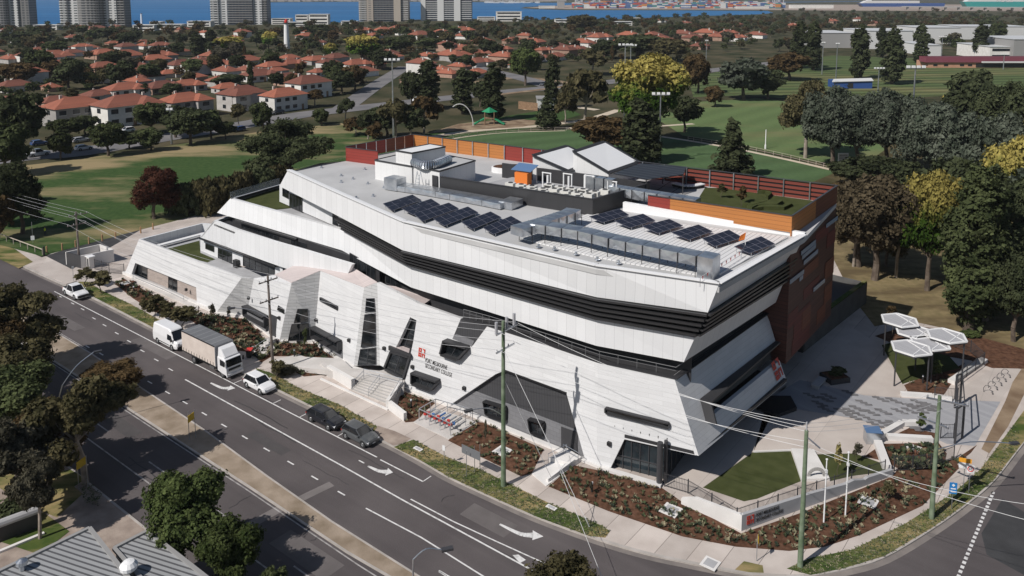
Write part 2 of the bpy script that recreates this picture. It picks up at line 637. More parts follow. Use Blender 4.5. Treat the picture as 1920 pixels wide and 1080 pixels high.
mat_concrete('footpath',(0.47,0.41,0.37),(0.59,0.525,0.48),(0.22,0.19,0.17),2.4)
mat_concrete('plaza',(0.52,0.46,0.42),(0.59,0.53,0.485),(0.40,0.36,0.33),6.0)
mat('concrete',(0.50,0.475,0.45),(0.60,0.57,0.545),scale=0.5,detail=6,rough=0.85)
mat('white_concrete',(0.66,0.64,0.62),(0.74,0.72,0.70),scale=0.6,detail=5,rough=0.8)
mat('grey_concrete',(0.36,0.36,0.37),(0.43,0.43,0.44),scale=0.5,detail=6,rough=0.85)
mat('kerb',(0.36,0.33,0.30),(0.47,0.43,0.40),scale=0.7,detail=6,rough=0.9)
mat('gutter',(0.17,0.15,0.14),(0.25,0.22,0.20),scale=0.5,detail=6,rough=0.9)
mat('mulch',(0.060,0.030,0.018),(0.15,0.078,0.050),scale=2.2,detail=8,rough=1,spec=0.1,bump=0.7,bscale=7,lo=0.3,hi=0.7)
mat('dirt',(0.17,0.115,0.075),(0.33,0.25,0.17),scale=0.25,detail=8,rough=1,spec=0.1,bump=0.3,bscale=5)
mat('gravel',(0.25,0.20,0.17),(0.40,0.33,0.28),scale=0.6,detail=9,rough=1,spec=0.1,bump=0.4,bscale=8)
mat('median',(0.23,0.18,0.13),(0.37,0.30,0.235),scale=0.45,detail=9,rough=1,spec=0.1,bump=0.4,bscale=6)
mat('gravel_path',(0.50,0.42,0.32),(0.60,0.51,0.40),scale=0.4,detail=6,rough=1)
mat('line_paint',(0.70,0.69,0.68),(0.34,0.33,0.325),scale=2.2,detail=9,rough=0.7,lo=0.5,hi=0.78)
mat('line_worn',(0.42,0.40,0.39),(0.20,0.19,0.185),scale=1.6,detail=8,rough=0.8,lo=0.4,hi=0.7)
mat_brick('paving',(0.31,0.31,0.33),(0.385,0.385,0.40),(0.26,0.26,0.27),0.8,0.4,0.01,ang=R(-8),bump=0.1)
mat('paving_dark',(0.145,0.14,0.145),(0.18,0.175,0.18),scale=2,rough=0.8)
mat('sea',(0.012,0.11,0.28),(0.022,0.15,0.35),scale=0.004,detail=6,rough=0.5,spec=0.12)
mp_=MATS['sea'].node_tree
_tc=[n for n in mp_.nodes if n.type=='TEX_COORD'][0];_nz=[n for n in mp_.nodes if n.type=='TEX_NOISE'][0]
_m=nd(mp_,'ShaderNodeMapping');_m.inputs['Scale'].default_value=(0.25,2.2,1)
mp_.links.new(_tc.outputs['Object'],_m.inputs[0]);mp_.links.new(_m.outputs[0],_nz.inputs['Vector'])
#   the ground sheet, sea, roads
g=MB();g.face([(-9000,-300,-0.08),(9000,-300,-0.08),(9000,9000,-0.08),(-9000,9000,-0.08)])
g.build('ground','ground',kind='structure')
shore=pxs([(-900,60),(0,50),(240,50),(380,46),(560,44),(640,42),(760,37),(900,35),(960,38),(1040,36),(1150,36),(1280,31),(1420,27),(1450,24.5),(1440,20.5),(1250,19.5),(1060,19),(1000,17),(975,15.5),(985,13),(1060,10),(1150,8)])
far=[Vector((2600,3800,0)),Vector((2600,8500,0)),Vector((-8800,8500,0)),Vector((-8800,900,0))]
flat('sea','sea',shore+far,0.05)
flat('far_shore','ground',[P(500,4.5),P(620,3.6),P(760,3.5),P(900,4.2),P(1150,6.0),Vector((2600,3700,0)),Vector((2600,8400,0)),P(300,-8)],0.5)
flat('port_apron','gravel',[P(985,14.5),P(1065,17.5),P(1250,18),P(1440,19),P(1560,20),P(2100,22),P(2300,8),P(1070,9.5)],0.3)
flat('main_road','asphalt',[ST(-420,-34),ST(140,-34),ST(140,-4),ST(-420,-4)],0.0)
side=pxs([(1380,1074),(1580,1072),(1660,1048),(1747,996),(1813,949),(1863,906),(1913,842),(1965,778),(2060,680),(2250,520)])
flat('side_road','asphalt',side+[Vector((150,130,0)),Vector((150,20,0)),Vector((20,30,0))],0.006)
KERB=pxs([(-700,137),(-420,275),(-200,383),(0,480),(60,509),(115,534),(173,560),(285,617),(400,674),(490,719),(582,764),(655,800),(700,822),(738,840),(790,868),(840,897),(917,933),(1007,973),(1117,1013),(1207,1040),(1280,1056),(1380,1076),(1440,1083),(1510,1084),(1580,1072),(1657,1049),(1747,996),(1813,949),(1863,906),(1913,842),(1965,778),(2060,680),(2250,520)])
KS=smoothpts(KERB,4)
mb=MB();strip(mb,[Vector((p.x,p.y,0))for p in KS],1.0,0.012);mb.build('gutter','gutter',kind='structure')
ZF=0.14
site=[Vector((p.x,p.y,0))for p in KS]+[P(2100,545),P(1900,560),P(1700,592),P(1628,566),P(1560,480),P(1500,360),P(1250,330),P(800,292),P(560,334),P(380,402),P(230,440),P(78,484),P(10,452),P(-200,352),P(-420,250),P(-700,125)]
mb=MB();mb.face([Vector((p.x,p.y,ZF))for p in site][::1])
me_pts=[Vector((p.x,p.y,ZF))for p in site]
ar=sum(me_pts[i].x*me_pts[(i+1)%len(me_pts)].y-me_pts[(i+1)%len(me_pts)].x*me_pts[i].y for i in range(len(me_pts)))
mb=MB();mb.face(me_pts if ar>0 else me_pts[::-1]);mb.build('footpath','footpath',kind='structure')
mb=MB()
for a,b in zip(KS[:-1],KS[1:]):
 d=(b-a);d.z=0
 if d.length<1e-4:continue
 d.normalize();n=Vector((-d.y,d.x,0))
 if n.y<0:n=-n
 mb.prism([Vector((a.x,a.y,0)),Vector((b.x,b.y,0)),Vector((b.x,b.y,ZF+.008)),Vector((a.x,a.y,ZF+.008))],n*0.28)
mb.build('kerb','kerb',kind='structure')
def stpoly(name,m,l,z):
 return flat(name,m,[ST(s,t)for s,t in l],z)
stpoly('median_strip','median',[(-420,-23.9),(-56,-23.9),(-30,-24.0),(-16,-24.2),(-2,-23.6),(40,-22.6),(40,-22.2),(-5,-22.6),(-20,-22.5),(-30,-22.0),(-42,-21.2),(-56,-20.7),(-70,-20.1),(-100,-20.0),(-420,-20.0)],0.10)
mb=MB()
for l in([(-420,-20.0),(-100,-20.0),(-70,-20.1),(-56,-20.7),(-42,-21.2),(-30,-22.0),(-20,-22.5),(-5,-22.6),(40,-22.2)],[(-420,-23.9),(-56,-23.9),(-30,-24.0),(-16,-24.2),(-2,-23.6),(40,-22.6)]):
 q=[ST(s,t)for s,t in l]
 for a,b in zip(q[:-1],q[1:]):
  mb.bar(a+Vector((0,0,.055)),b+Vector((0,0,.055)),0.18,0.11)
mb.build('median_kerb','kerb',kind='structure')
stpoly('near_verge','gravel',[(-420,-33.0),(140,-33.0),(140,-90),(-420,-90)],0.10)
mb=MB();mb.bar(ST(-420,-33.0,.06),ST(140,-33.0,.06),0.2,0.12);mb.build('near_kerb','kerb',kind='structure')
mb=MB();zq=.115
for(u,v,w,h)in((95,930,60,40),(120,900,40,20),(60,1000,70,40),(30,880,60,60)):
 zq+=.004
 mb.face([P(u-w,v+h*.3,zq),P(u+w*.2,v+h,zq),P(u+w,v-h*.1,zq),P(u+w*.3,v-h,zq),P(u-w*.6,v-h*.6,zq)])
mb.build('verge_grass_near','verge_grass',kind='structure')
ZM=0.012
mk=MB()
def line(pts,w=0.14,m=None):
 strip(m or mk,pts,w,ZM)
line([ST(-96.5,-13.5),ST(-49.0,-13.4),ST(-24.3,-13.3)])
line(pxs([(713,862),(793,903)]))
line([ST(-54.3,-16.35),ST(-26,-16.4),ST(-17.3,-16.5),ST(-9,-16.45),P(990,1065),P(1060,1105)],0.16)
line(pxs([(770,936),(850,978),(930,1015),(1005,1049),(1080,1082)]),0.13)
line(pxs([(686,953),(790,1008),(905,1080),(950,1108)]),0.14)
for u,v in((562,782),(633,818),(793,903),(511,757),(438,719)):
 p=P(u,v);line([p,p+E2*1.1],0.1)
for(a,b)in(((352,711),(367,719)),((680,862),(684,866))):pass
def dash(u,v,L=1.0,w=0.14):
 p=P(u,v);line([p-E1*L/2,p+E1*L/2],w)
for u,v in((113,556),(136,569),(155,580),(176,597),(196,610),(219,625),(242,640),(267,658),(293,675),(320,693)):
 dash(u,v)
for u,v in((164,650),(190,664),(220,681),(250,699),(281,717),(314,736),(347,755),(383,776),(420,798),(459,820),(500,843),(545,868),(590,896),(640,925)):
 dash(u,v,1.0,0.15)
for u,v in((678,866),(830,1076)):
 dash(u,v,0.8)
line(pxs([(823,1070),(845,1083)]),0.14)
wn=MB()
line([ST(-50.5,-29.45),ST(-30,-29.45),ST(10,-29.2)],0.14,wn)
line([ST(-420,-24.25),ST(-56,-24.25),ST(-30,-24.35),ST(-14,-24.6),ST(10,-24.3)],0.12,wn)
line([ST(-420,-19.65),ST(-100,-19.65),ST(-72,-19.75)],0.10,wn)
for u,v in((294,876),(425,970),(573,1077),(190,800)):
 dash_p=P(u,v);line([dash_p-E1*1.5,dash_p+E1*1.5],0.15,wn)
wn.build('worn_lane_lines','line_worn',kind='structure')
for k in range(24):
 p=lerp(P(1862,924),P(1790,1098),k/23)
 d=(P(1790,1098)-P(1862,924)).normalized();sd=Vector((-d.y,d.x,0))
 mk.face([p+d*.19+sd*.13+Vector((0,0,ZM)),p-d*.19+sd*.13+Vector((0,0,ZM)),p-d*.19-sd*.13+Vector((0,0,ZM)),p+d*.19-sd*.13+Vector((0,0,ZM))])
def arrow(tail,bend,head):
 t,b,h=P(*tail),P(*bend),P(*head)
 pts=smoothpts([t,b,lerp(b,h,.55)],5)
 n=len(pts)
 for i in range(n-1):
  w0,w1=0.10+0.26*i/n,0.10+0.26*(i+1)/n
  d=(pts[i+1]-pts[i]).normalized();s=Vector((-d.y,d.x,0))
  mk.face([pts[i]-s*w0+Vector((0,0,ZM)),pts[i+1]-s*w1+Vector((0,0,ZM)),pts[i+1]+s*w1+Vector((0,0,ZM)),pts[i]+s*w0+Vector((0,0,ZM))])
 d=(h-b).normalized();s=Vector((-d.y,d.x,0));q=lerp(b,h,.5)
 mk.face([q-s*.62+d*.15+Vector((0,0,ZM)),h+Vector((0,0,ZM)),q+s*.62+Vector((0,0,ZM))])
arrow((395,718),(415,727),(441,728))
arrow((690,874),(710,883),(737,886))
arrow((937,983),(975,1001),(1019,1006))
mk.face([p+Vector((0,0,ZM))for p in pxs([(961,1041),(972,1040),(986,1050),(975,1056)])])
mk.build('lane_markings','line_paint',kind='structure')
pt=MB()
strip(pt,pxs([(455,992),(526,953)]),1.0,0.004)
strip(pt,pxs([(562,936),(622,907)]),0.9,0.004)
pt.build('road_patch','patch',kind='structure')
ck=MB();crk=random.Random(6)
for k in range(34):
 s,t_=crk.uniform(-95,10),crk.uniform(-32,-13)
 if-24.5<t_<-19:continue
 al=crk.random()<.65;l_=[]
 for j in range(crk.randint(5,12)):
  l_.append(ST(s,t_));s+=crk.uniform(.5,1.5)if al else crk.uniform(-.3,.3);t_+=crk.uniform(-.12,.12)if al else crk.uniform(.25,.5)
  if t_>-12.9 or-24.4<t_<-19.4:break
 if len(l_)>2:strip(ck,l_,crk.uniform(.04,.09),.007+.0001*k)
ck.build('sealed_cracks','crack_seal',kind='structure')
for k,(s,t_,L,w)in enumerate(((-70,-15.0,9,1.6),(-38,-19.0,6,1.2),(-12,-14.8,5,2.0),(-58,-26.8,11,1.5),(-22,-27.5,7,2.2),(4,-19.5,8,1.7),(-86,-18.2,7,1.4))):
 stpoly('asphalt_patch','asphalt_b' if k%2 else 'asphalt_c',[(s,t_),(s+L,t_),(s+L,t_+w),(s,t_+w)],.004)
flat('road_seam_patch','asphalt_new',pxs([(1840,1000),(1880,935),(2000,1010),(1960,1100),(1850,1040)]),0.010)
#   site surfaces (each a few mm above the slab)
def surf(name,m,l,z,**k):
 return flat(name,m,pxs(l,z),z,**k)
surf('verge_west','verge_grass',[(-420,280),(-200,388),(0,486),(35,503),(62,491),(30,468),(-10,450),(-200,355),(-420,252)],.150)
surf('driveway','plaza',[(66,505),(152,545),(215,512),(160,486),(118,466),(90,478),(80,497)],.149)
surf('yard_asphalt','asphalt_new',[(86,480),(135,505),(210,462),(262,432),(300,410),(265,420),(205,440)],.152)
surf('verge_by_ute','verge_grass',[(140,537),(178,558),(285,613),(400,670),(455,696),(430,672),(360,632),(287,593),(245,570),(190,544),(165,528),(148,528)],.150)
surf('verge_mid','verge_grass',[(482,710),(585,761),(655,796),(700,812),(707,800),(640,760),(560,727),(510,700),(480,690)],.150)
surf('verge_dirt','gravel',[(700,815),(738,836),(760,830),(770,822),(740,808),(708,798)],.149)
surf('verge_east','verge_grass',[(738,838),(790,864),(840,893),(917,929),(1007,969),(1105,1005),(1135,1008),(1144,996),(1130,986),(1023,940),(907,883),(840,858),(775,824)],.150)
surf('verge_corner','verge_grass',[(1378,1068),(1395,1052),(1430,1060),(1432,1074),(1405,1073)],.150)
surf('verge_side','verge_grass',[(1475,1066),(1520,1046),(1600,1030),(1700,980),(1790,922),(1838,880),(1865,845),(1905,790),(1960,715),(2050,620),(2060,672),(1965,772),(1913,836),(1863,900),(1813,943),(1747,990),(1657,1043),(1580,1066),(1520,1078)],.150)
surf('mulch_ute','mulch',[(215,532),(232,522),(300,560),(350,590),(330,600),(290,585),(250,560)],.151)
surf('mulch_truck','mulch',[(345,592),(385,590),(462,598),(500,640),(480,662),(430,655),(400,630)],.151)
surf('mulch_steps','mulch',[(470,660),(520,642),(590,645),(655,688),(640,690),(560,668),(510,668),(490,680)],.151)
surf('mulch_kerbside','mulch',[(556,689),(612,702),(570,706),(552,697)],.151)
surf('mulch_beside_ramp','mulch',[(752,732),(816,756),(796,772),(782,790),(760,792),(744,765)],.151)
surf('mulch_pole','mulch',[(840,826),(880,790),(905,792),(1020,842),(997,888),(977,893),(900,856)],.151)
surf('mulch_corner','mulch',[(1028,912),(1075,872),(1143,886),(1240,914),(1285,945),(1390,1000),(1500,962),(1673,893),(1690,870),(1790,862),(1832,834),(1800,876),(1730,948),(1613,1003),(1547,1025),(1480,1033),(1380,1025),(1280,1006),(1140,958)],.151)
surf('turf_large','turf',[(1318,914),(1413,847),(1482,844),(1502,902),(1420,935),(1395,940)],.152)
surf('turf_small','turf',[(1527,852),(1603,850),(1663,872),(1664,884),(1600,892),(1557,902)],.152)
surf('mulch_garden','mulch',[(1620,856),(1655,832),(1760,830),(1775,850),(1770,880),(1690,882),(1660,865)],.151)
surf('mulch_tree_bed','mulch',[(1672,818),(1705,802),(1755,812),(1752,822)],.156)
surf('paved_forecourt','paving',[(1440,748),(1500,712),(1620,741),(1690,746),(1876,753),(1828,836),(1775,832),(1700,798),(1680,806),(1600,784),(1500,768)],.152)
dk=MB();rng=random.Random(3)
for k in range(58):
 u,v=rng.uniform(1470,1735),rng.uniform(722,800)
 if v>742+(u-1470)*.27+14 or v<722+(u-1500)*.12:continue
 c=P(u,v,.157+.0013*k);ax=Vector((math.cos(R(-8)),math.sin(R(-8)),0));ay=Vector((-ax.y,ax.x,0))
 for j in range(3):
  q=c+ax*(.4*j)-ay*(.4*j)
  dk.face([q,q+ax*.8,q+ax*.8+ay*.4,q+ay*.4])
dk.build('dark_pavers','paving_dark',kind='structure')
surf('plaza','plaza',[(1240,912),(1300,858),(1440,756),(1475,722),(1510,660),(1570,610),(1600,615),(1640,640),(1692,718),(1690,744),(1620,739),(1500,710),(1440,747),(1500,769),(1600,786),(1640,797),(1615,850),(1527,851),(1413,846),(1316,915),(1290,930)],.147)
surf('shade_turf','turf',[(1653,647),(1680,640),(1780,668),(1800,690),(1740,705),(1692,720)],.152)
surf('mulch_shade','mulch',[(1695,722),(1745,700),(1790,690),(1810,680),(1770,740),(1704,738)],.151)
surf('mulch_bank','mulch',[(1640,630),(1700,610),(1800,620),(1960,660),(1960,692),(1860,690),(1820,676),(1700,655)],.151)
surf('dry_ground','dry_grass',[(1540,420),(1590,400),(1700,380),(2100,400),(2300,500),(2100,650),(1960,665),(1800,622),(1700,600),(1640,612),(1600,560),(1560,480)],.155)
flat('grove_floor','grove_floor',pxs([(1500,352),(1580,318),(1640,296),(1700,250),(1800,225),(2300,260),(2300,420),(1900,430),(1700,400),(1560,430)]),.10)
surf('hoop_paving','plaza',[(1790,735),(1860,692),(1915,692),(1875,752),(1800,750)],.150)
surf('cross_path','plaza',[(1795,870),(1828,843),(1853,862),(1815,897)],.153)
surf('dirt_strip','dirt',[(1840,842),(1885,752),(1905,700),(1990,600),(2010,600),(1940,700),(1890,800),(1855,850)],.149)
flat('terrace_path','concrete',pxs([(505,676),(560,664),(625,690),(690,690),(757,728),(735,742),(690,720),(640,712),(580,690),(545,700)],.16),.16)
flat('park_lawn','park_lawn',pxs([(-300,560),(-20,455),(78,482),(230,441),(420,392),(560,340),(720,300),(700,246),(640,232),(480,249),(300,277),(120,303),(-300,350)]),.16)
flat('playground_lawn','park_lawn',pxs([(690,262),(760,262),(860,232),(1060,200),(1090,215),(1000,240),(860,262),(790,282),(700,290)]),-.02)
flat('oval_lawn','oval_lawn',pxs([(800,285),(830,262),(880,252),(960,246),(1060,243),(1160,246),(1260,258),(1400,280),(1560,316),(1620,350),(1560,420),(1100,380)]),-.01)
flat('upper_oval','upper_lawn',pxs([(1230,222),(1290,192),(1420,184),(1520,196),(1600,225),(1680,300),(1600,318),(1500,297),(1400,275),(1280,254)]),-.01)
flat('far_field','field_lawn',pxs([(1290,145),(1440,118),(1560,104),(1750,110),(2100,122),(2100,172),(1800,178),(1560,192),(1400,178),(1300,182)]),-.01)
pa=MB()
for l,w in(([(740,268),(800,258),(880,246),(960,239),(1010,236),(1100,224),(1160,206)],3.5),([(1240,256),(1300,265),(1390,281),(1480,300),(1575,322)],1.8),([(1060,240),(1170,240),(1300,232)],2.2),([(800,275),(840,262),(900,253),(960,248),(1060,245)],1.0),([(980,205),(1060,200),(1120,206)],4)):
 strip(pa,smoothpts(pxs(l),4),w,0.0)
pa.build('park_path','gravel_path',kind='structure')
rd=MB()
strip(rd,smoothpts(pxs([(-300,345),(-100,313),(60,292),(150,285),(300,259),(450,235),(560,216),(640,206),(800,188),(950,172),(1100,158),(1300,136),(1500,112)]),4),13,0.02)
strip(rd,smoothpts(pxs([(1040,165),(985,148),(900,128),(830,108),(780,92)]),4),11,0.03)
strip(rd,smoothpts(pxs([(640,206),(690,170),(720,150),(760,125)]),4),9,0.025)
rd.build('park_street','asphalt_far',kind='structure')
sd=MB()
strip(sd,smoothpts(pxs([(880,157),(960,146),(1040,152),(1060,158)]),4),8,0.012)
strip(sd,smoothpts(pxs([(930,178),(1030,166),(1070,160)]),4),4,0.045)
sd.build('dry_verge','dirt',kind='structure')
flat('playground_floor','dirt',pxs([(800,250),(860,232),(960,222),(1030,228),(980,238),(880,244)]),0.005)
#   the school
mat_brick('white_brick',(0.62,0.62,0.625),(0.68,0.68,0.685),(0.53,0.53,0.53),3.2,0.42,0.014,rough=0.75,bump=0.08,stain=0.10)
mat_brick('greyer_facet_brick',(0.47,0.47,0.47),(0.54,0.54,0.54),(0.33,0.33,0.33),3.2,0.42,0.03,rough=0.75,bump=0.15,stain=0.10)  # white brick pattern again, greyer with stronger joints, for alternate folded facets
mat_lines('white_panel',(0.725,0.73,0.74),(0.52,0.525,0.53),1.15,0.035,'run',rough=0.4,var=0.03)
mat_lines('roof_sheet',(0.56,0.555,0.55),(0.44,0.44,0.44),0.45,0.06,'x',rough=0.6,var=0.05,bump=0.25)
mat_lines('white_rib',(0.74,0.735,0.73),(0.42,0.42,0.43),0.5,0.10,'x',rough=0.5,var=0.04,bump=0.4)
mat_lines('pink_rib',(0.55,0.48,0.465),(0.44,0.38,0.37),0.30,0.07,'y',ang=A0+R(20),rough=0.6,var=0.04,bump=0.3)
mat('roof_membrane',(0.44,0.44,0.44),(0.51,0.51,0.51),scale=0.25,detail=7,rough=0.8)
mat('charcoal',(0.030,0.030,0.033),(0.040,0.040,0.043),scale=0.4,rough=0.6)
mat_lines('charcoal_rib',(0.045,0.045,0.049),(0.025,0.025,0.028),0.35,0.05,'run',rough=0.6)
mat('black_metal',(0.018,0.018,0.020),rough=0.45)
mat('louvre_metal',(0.030,0.030,0.032),rough=0.35)
mat_brick('grey_block',(0.16,0.16,0.17),(0.19,0.19,0.20),(0.12,0.12,0.125),0.8,0.4,0.015,bump=0.1)
mat_brick('beige_brick',(0.33,0.27,0.24),(0.42,0.35,0.31),(0.45,0.40,0.37),0.5,0.17,0.02,bump=0.2)
mat('glass_dark',(0.008,0.010,0.012),(0.035,0.040,0.046),scale=0.45,rough=0.06,spec=0.8,lo=.45,hi=.7)
mat('glass_blue',(0.012,0.017,0.022),(0.03,0.042,0.05),scale=0.5,rough=0.08,spec=0.8)
cg=mat('clear_glass',(0.30,0.34,0.36),rough=.1)
cg.node_tree.nodes['Principled BSDF'].inputs['Alpha'].default_value=.35
mat('slab_rail',(0.16,0.16,0.165),rough=.8)
mat('steel_frame',(0.05,0.05,0.055),rough=0.5)
mat('galv',(0.46,0.49,0.53),(0.64,0.66,0.69),scale=1.2,detail=4,rough=0.30,metal=0.85)
mat('white_steel',(0.82,0.82,0.82),rough=0.45)
mat('ac_white',(0.66,0.65,0.61),(0.72,0.71,0.67),scale=2,rough=0.6)
mat('grille',(0.06,0.06,0.062),rough=0.7)
mat('logo_red',(0.50,0.055,0.035),rough=0.6)
mat('letter_black',(0.025,0.022,0.022),rough=0.6)
mat_lines('board_orange',(0.46,0.175,0.045),(0.20,0.075,0.02),0.45,0.035,'z',rough=0.6,var=0.06)
mat_lines('board_red',(0.26,0.035,0.025),(0.12,0.018,0.014),0.45,0.035,'z',rough=0.55,var=0.06)
mat_lines('board_brown',(0.16,0.045,0.022),(0.07,0.02,0.012),0.45,0.04,'z',rough=0.6,var=0.10)
mat_lines('board_dark',(0.085,0.030,0.022),(0.03,0.012,0.010),0.45,0.05,'z',rough=0.6,var=0.18)
mat_lines('board_maroon',(0.13,0.022,0.018),(0.05,0.010,0.009),0.45,0.05,'z',rough=0.6,var=0.12)
mat_lines('board_rust',(0.20,0.045,0.03),(0.12,0.03,0.02),0.45,0.03,'z',rough=0.6,var=0.08)
mat('orange_door',(0.75,0.20,0.03),rough=0.6)
mat('timber',(0.20,0.12,0.07),(0.30,0.19,0.11),scale=2,rough=0.8)
school=thing('school_building','white brick and panel school with black louvres, charcoal recesses and orange roof terrace','school',ST(-30,8,0))
Z4,ZB4,ZL,ZB3=19.6,16.2,14.0,11.4
def wall(name,m,pts,depth,parent=school,d=None,**k):
 pts=[Vector(p)for p in pts]
 if d is None:
  n=Vector((0,0,0))
  for i in range(len(pts)):
   n+=pts[i].cross(pts[(i+1)%len(pts)])
  n.normalize()
  if n.dot(Vector((0,0,CH))-pts[0])>0:
   n=-n
  d=n*depth
 return MB().prism(pts,d).build(name,m,parent,**k)
def bandmesh(mb,top,bot,depth):
 for i in range(len(top)-1):
  q=[top[i],top[i+1],bot[i+1],bot[i]]
  e=(bot[i+1]-bot[i]);e.z=0;e.normalize()
  n=Vector((-e.y,e.x,0))
  if n.dot(Vector((0,0,CH))-q[0])>0:n=-n
  a=n*depth
  lo=[p+a for p in q]
  mb.mesh(q+lo,[(0,1,2,3),(7,6,5,4),(0,4,5,1),(3,2,6,7),(0,3,7,4),(1,5,6,2)])
 return mb
def resample(pts,stations,z):
 st_=[stc(p)for p in pts]
 out=[Vector(pts[0])]
 for s in stations:
  for(a,b)in zip(st_[:-1],st_[1:]):
   if a[0]<=s<=b[0]:
    f=(s-a[0])/max(b[0]-a[0],1e-6)
    zi=st_.index(a);out.append(ST(s,a[1]+(b[1]-a[1])*f,lerp(pts[zi].z,pts[zi+1].z,f)));break
 out.append(Vector(pts[-1]))
 return out
SKEL=[-50,-33,-7.6]
top4=pxs([(540,318.5),(592,341),(644,366),(705,393),(766,419),(803,426),(923,449),(1120,498),(1235,516),(1349,531)],Z4)
top4r=resample(top4,SKEL,Z4)
end4=P(1509,440,Z4)
fA,fB,fC,fE,fL=P(775,252,21.5),P(1570,348,21.5),P(1485,405,21.5),P(1215,366,21.5),P(648,275,21.5)
ROOFZ=19.2
def atz(p,z):return Vector((p.x,p.y,z))
rp=[atz(p,ROOFZ)for p in top4r]+[atz(end4,ROOFZ),atz(fB,ROOFZ),atz(fA,ROOFZ),atz(fL,ROOFZ),P(600,306,ROOFZ)]
mb=MB();mb.prism(rp[::-1],(0,0,-0.5));roof=mb.build('roof','roof_membrane',school)
MB().prism(pxs([(978,443),(1010,440),(1075,410),(1110,401),(1180,410),(1478,446),(1338,522),(1205,500),(1110,482),(982,450)],ROOFZ+.02),(0,0,.12)).build('ribbed_sheeting','white_rib',roof)
bot4=[P(u,v,z)for u,v,z in((524,349,16.6),(580,374,16.6),(640,409,16.5),(690,435,16.3),(760,472,16.2),(880,503.5,16.2),(1117,557,16.3),(1220,573,16.5),(1327,586,16.75))]
bot4r=resample(bot4,SKEL,ZB4)
mb=MB();bandmesh(mb,top4r,bot4r,0.6)
ub=mb.build('upper_cladding_band','white_panel',school)
mb=MB();bandmesh(mb,[top4[-1],end4],[bot4[-1],P(1489.5,481,ZB4)],0.6);mb.build('upper_cladding_band','white_panel',school)
mb=MB()
for a,b in zip(top4r,top4r[1:]+[end4]):
 mb.bar(a+Vector((0,0,.03)),b+Vector((0,0,.03)),0.5,0.07)
mb.build('parapet_capping','white_steel',school)
lt=bot4r[1:]
lb=pxs([(540,383),(600,410),(648,433),(690,458),(760,496),(880,531),(1117,600),(1215,619),(1303,633)],ZL)
lb=resample(lb,SKEL,ZL)[1:]
le_t,le_b=P(1489.5,481,ZB4),P(1468.6,531,ZL)
mb=MB();bandmesh(mb,[p+E2*.5 for p in lt],[p+E2*.5 for p in lb],0.4)
bandmesh(mb,[lt[-1]-E1*.5,le_t-E1*.5],[lb[-1]-E1*.5,le_b-E1*.5],0.4)
lv=mb.build('louvre_backing','black_metal',school)
for k in range(5):
 f=(k+.35)/5
 mb=MB()
 start=1 if k==0 else 0
 q=[lerp(a,b,f)for a,b in zip(lt,lb)][start:]+[lerp(le_t,le_b,f)]
 if k==0:
  q[0]=q[0]
 for a,b in zip(q[:-1],q[1:]):
  e=(b-a).normalized();n=Vector((e.y,-e.x,0)).normalized()
  ax=(e,n,e.cross(n))
  mb.box((a+b)/2+n*.10,((b-a).length+.12,0.62,0.20),ax=ax)
 mb.build('louvre_blade','louvre_metal',lv)
top3=pxs([(432,372),(500,391),(575,412),(648,433),(690,457),(760,495.5),(880,530.5),(1117,599.5),(1215,618.5),(1303,633)],ZL)
bot3=pxs([(407,398.8),(490,425),(560,449),(640,469),(700,501),(762,536),(890,577),(1120,649),(1200,665),(1282,679)],ZB3)
SK3=SKEL
top3r,bot3r=resample(top3,SK3,ZL),resample(bot3,SK3,ZB3)
mb=MB();bandmesh(mb,top3r,bot3r,0.5)
mb.build('middle_cladding_band','white_panel',school)
mb=MB();bandmesh(mb,[top3[-1],le_b],[bot3[-1],P(1454.7,567,ZB3)],0.5);mb.build('middle_cladding_band','white_panel',school)
tl=P(432,372,ZL);tr_=P(524,345,ZL)
wall('terrace_parapet','white_panel',[tl,P(432,372,12.4),P(526,345,12.4),P(526,345,ZL)],.4,d=E1*.4-E2*.1)
wall('glass_balustrade','clear_glass',[P(432,372,ZL+.02)+Vector((0,0,1)),P(524,345,ZL+.02)+Vector((0,0,1)),P(524,345,ZL+.02),P(432,372,ZL+.02)],.03)
flat('upper_terrace_turf','turf',pxs([(437,380),(524,352),(545,390),(517,393)],13.25),13.25).parent=None
tt=bpy.data.objects['upper_terrace_turf'];tt.parent=school;tt.matrix_parent_inverse=school.matrix_basis.inverted()
MB().prism(pxs([(430,374),(526,346),(600,380),(660,425),(640,431)],13.2),(0,0,-.5)).build('upper_terrace_deck','grey_concrete',school)
T4=7.6
def PT(u,v,t):
 a=ST(0,t,0)
 return PP(u,v,(a,E2))
w4=plane3(P(527,350,ZB4),P(527,350,13.2),P(620,397,ZB4))
w4=plane3(P(524,379,13.3),P(524,379,13.3)+Vector((0,0,3)),P(640,431,13.3))
wall('terrace_wall','white_panel',[PP(524,346,w4),PP(566,366,w4),PP(642,404,w4),PP(642,430,w4),PP(524,378,w4)],.4)
def glaze(name,pl,quad,nx=2,ny=1,off=0.03,parent=school,m='glass_dark',fw=0.07,fm='steel_frame'):
 q=[PP(u,v,pl,off)for u,v in quad]
 g_=wall(name,m,q,.05,parent=parent)
 fr=MB()
 n=(q[1]-q[0]).cross(q[3]-q[0]).normalized()
 if n.dot(Vector((0,0,CH))-q[0])<0:n=-n
 for i in range(nx+1):
  fr.bar(lerp(q[0],q[1],i/nx)+n*.02,lerp(q[3],q[2],i/nx)+n*.02,fw,.05,up=n)
 for j in range(ny+1):
  fr.bar(lerp(q[0],q[3],j/ny)+n*.02,lerp(q[1],q[2],j/ny)+n*.02,fw,.05,up=n)
 fr.build('frame',fm,g_)
 return g_
glaze('window',w4,[(530,352),(541.5,358),(541.5,373),(530,367)],1)
glaze('door',w4,[(543,362),(567,371),(567,398),(543,388)],4)
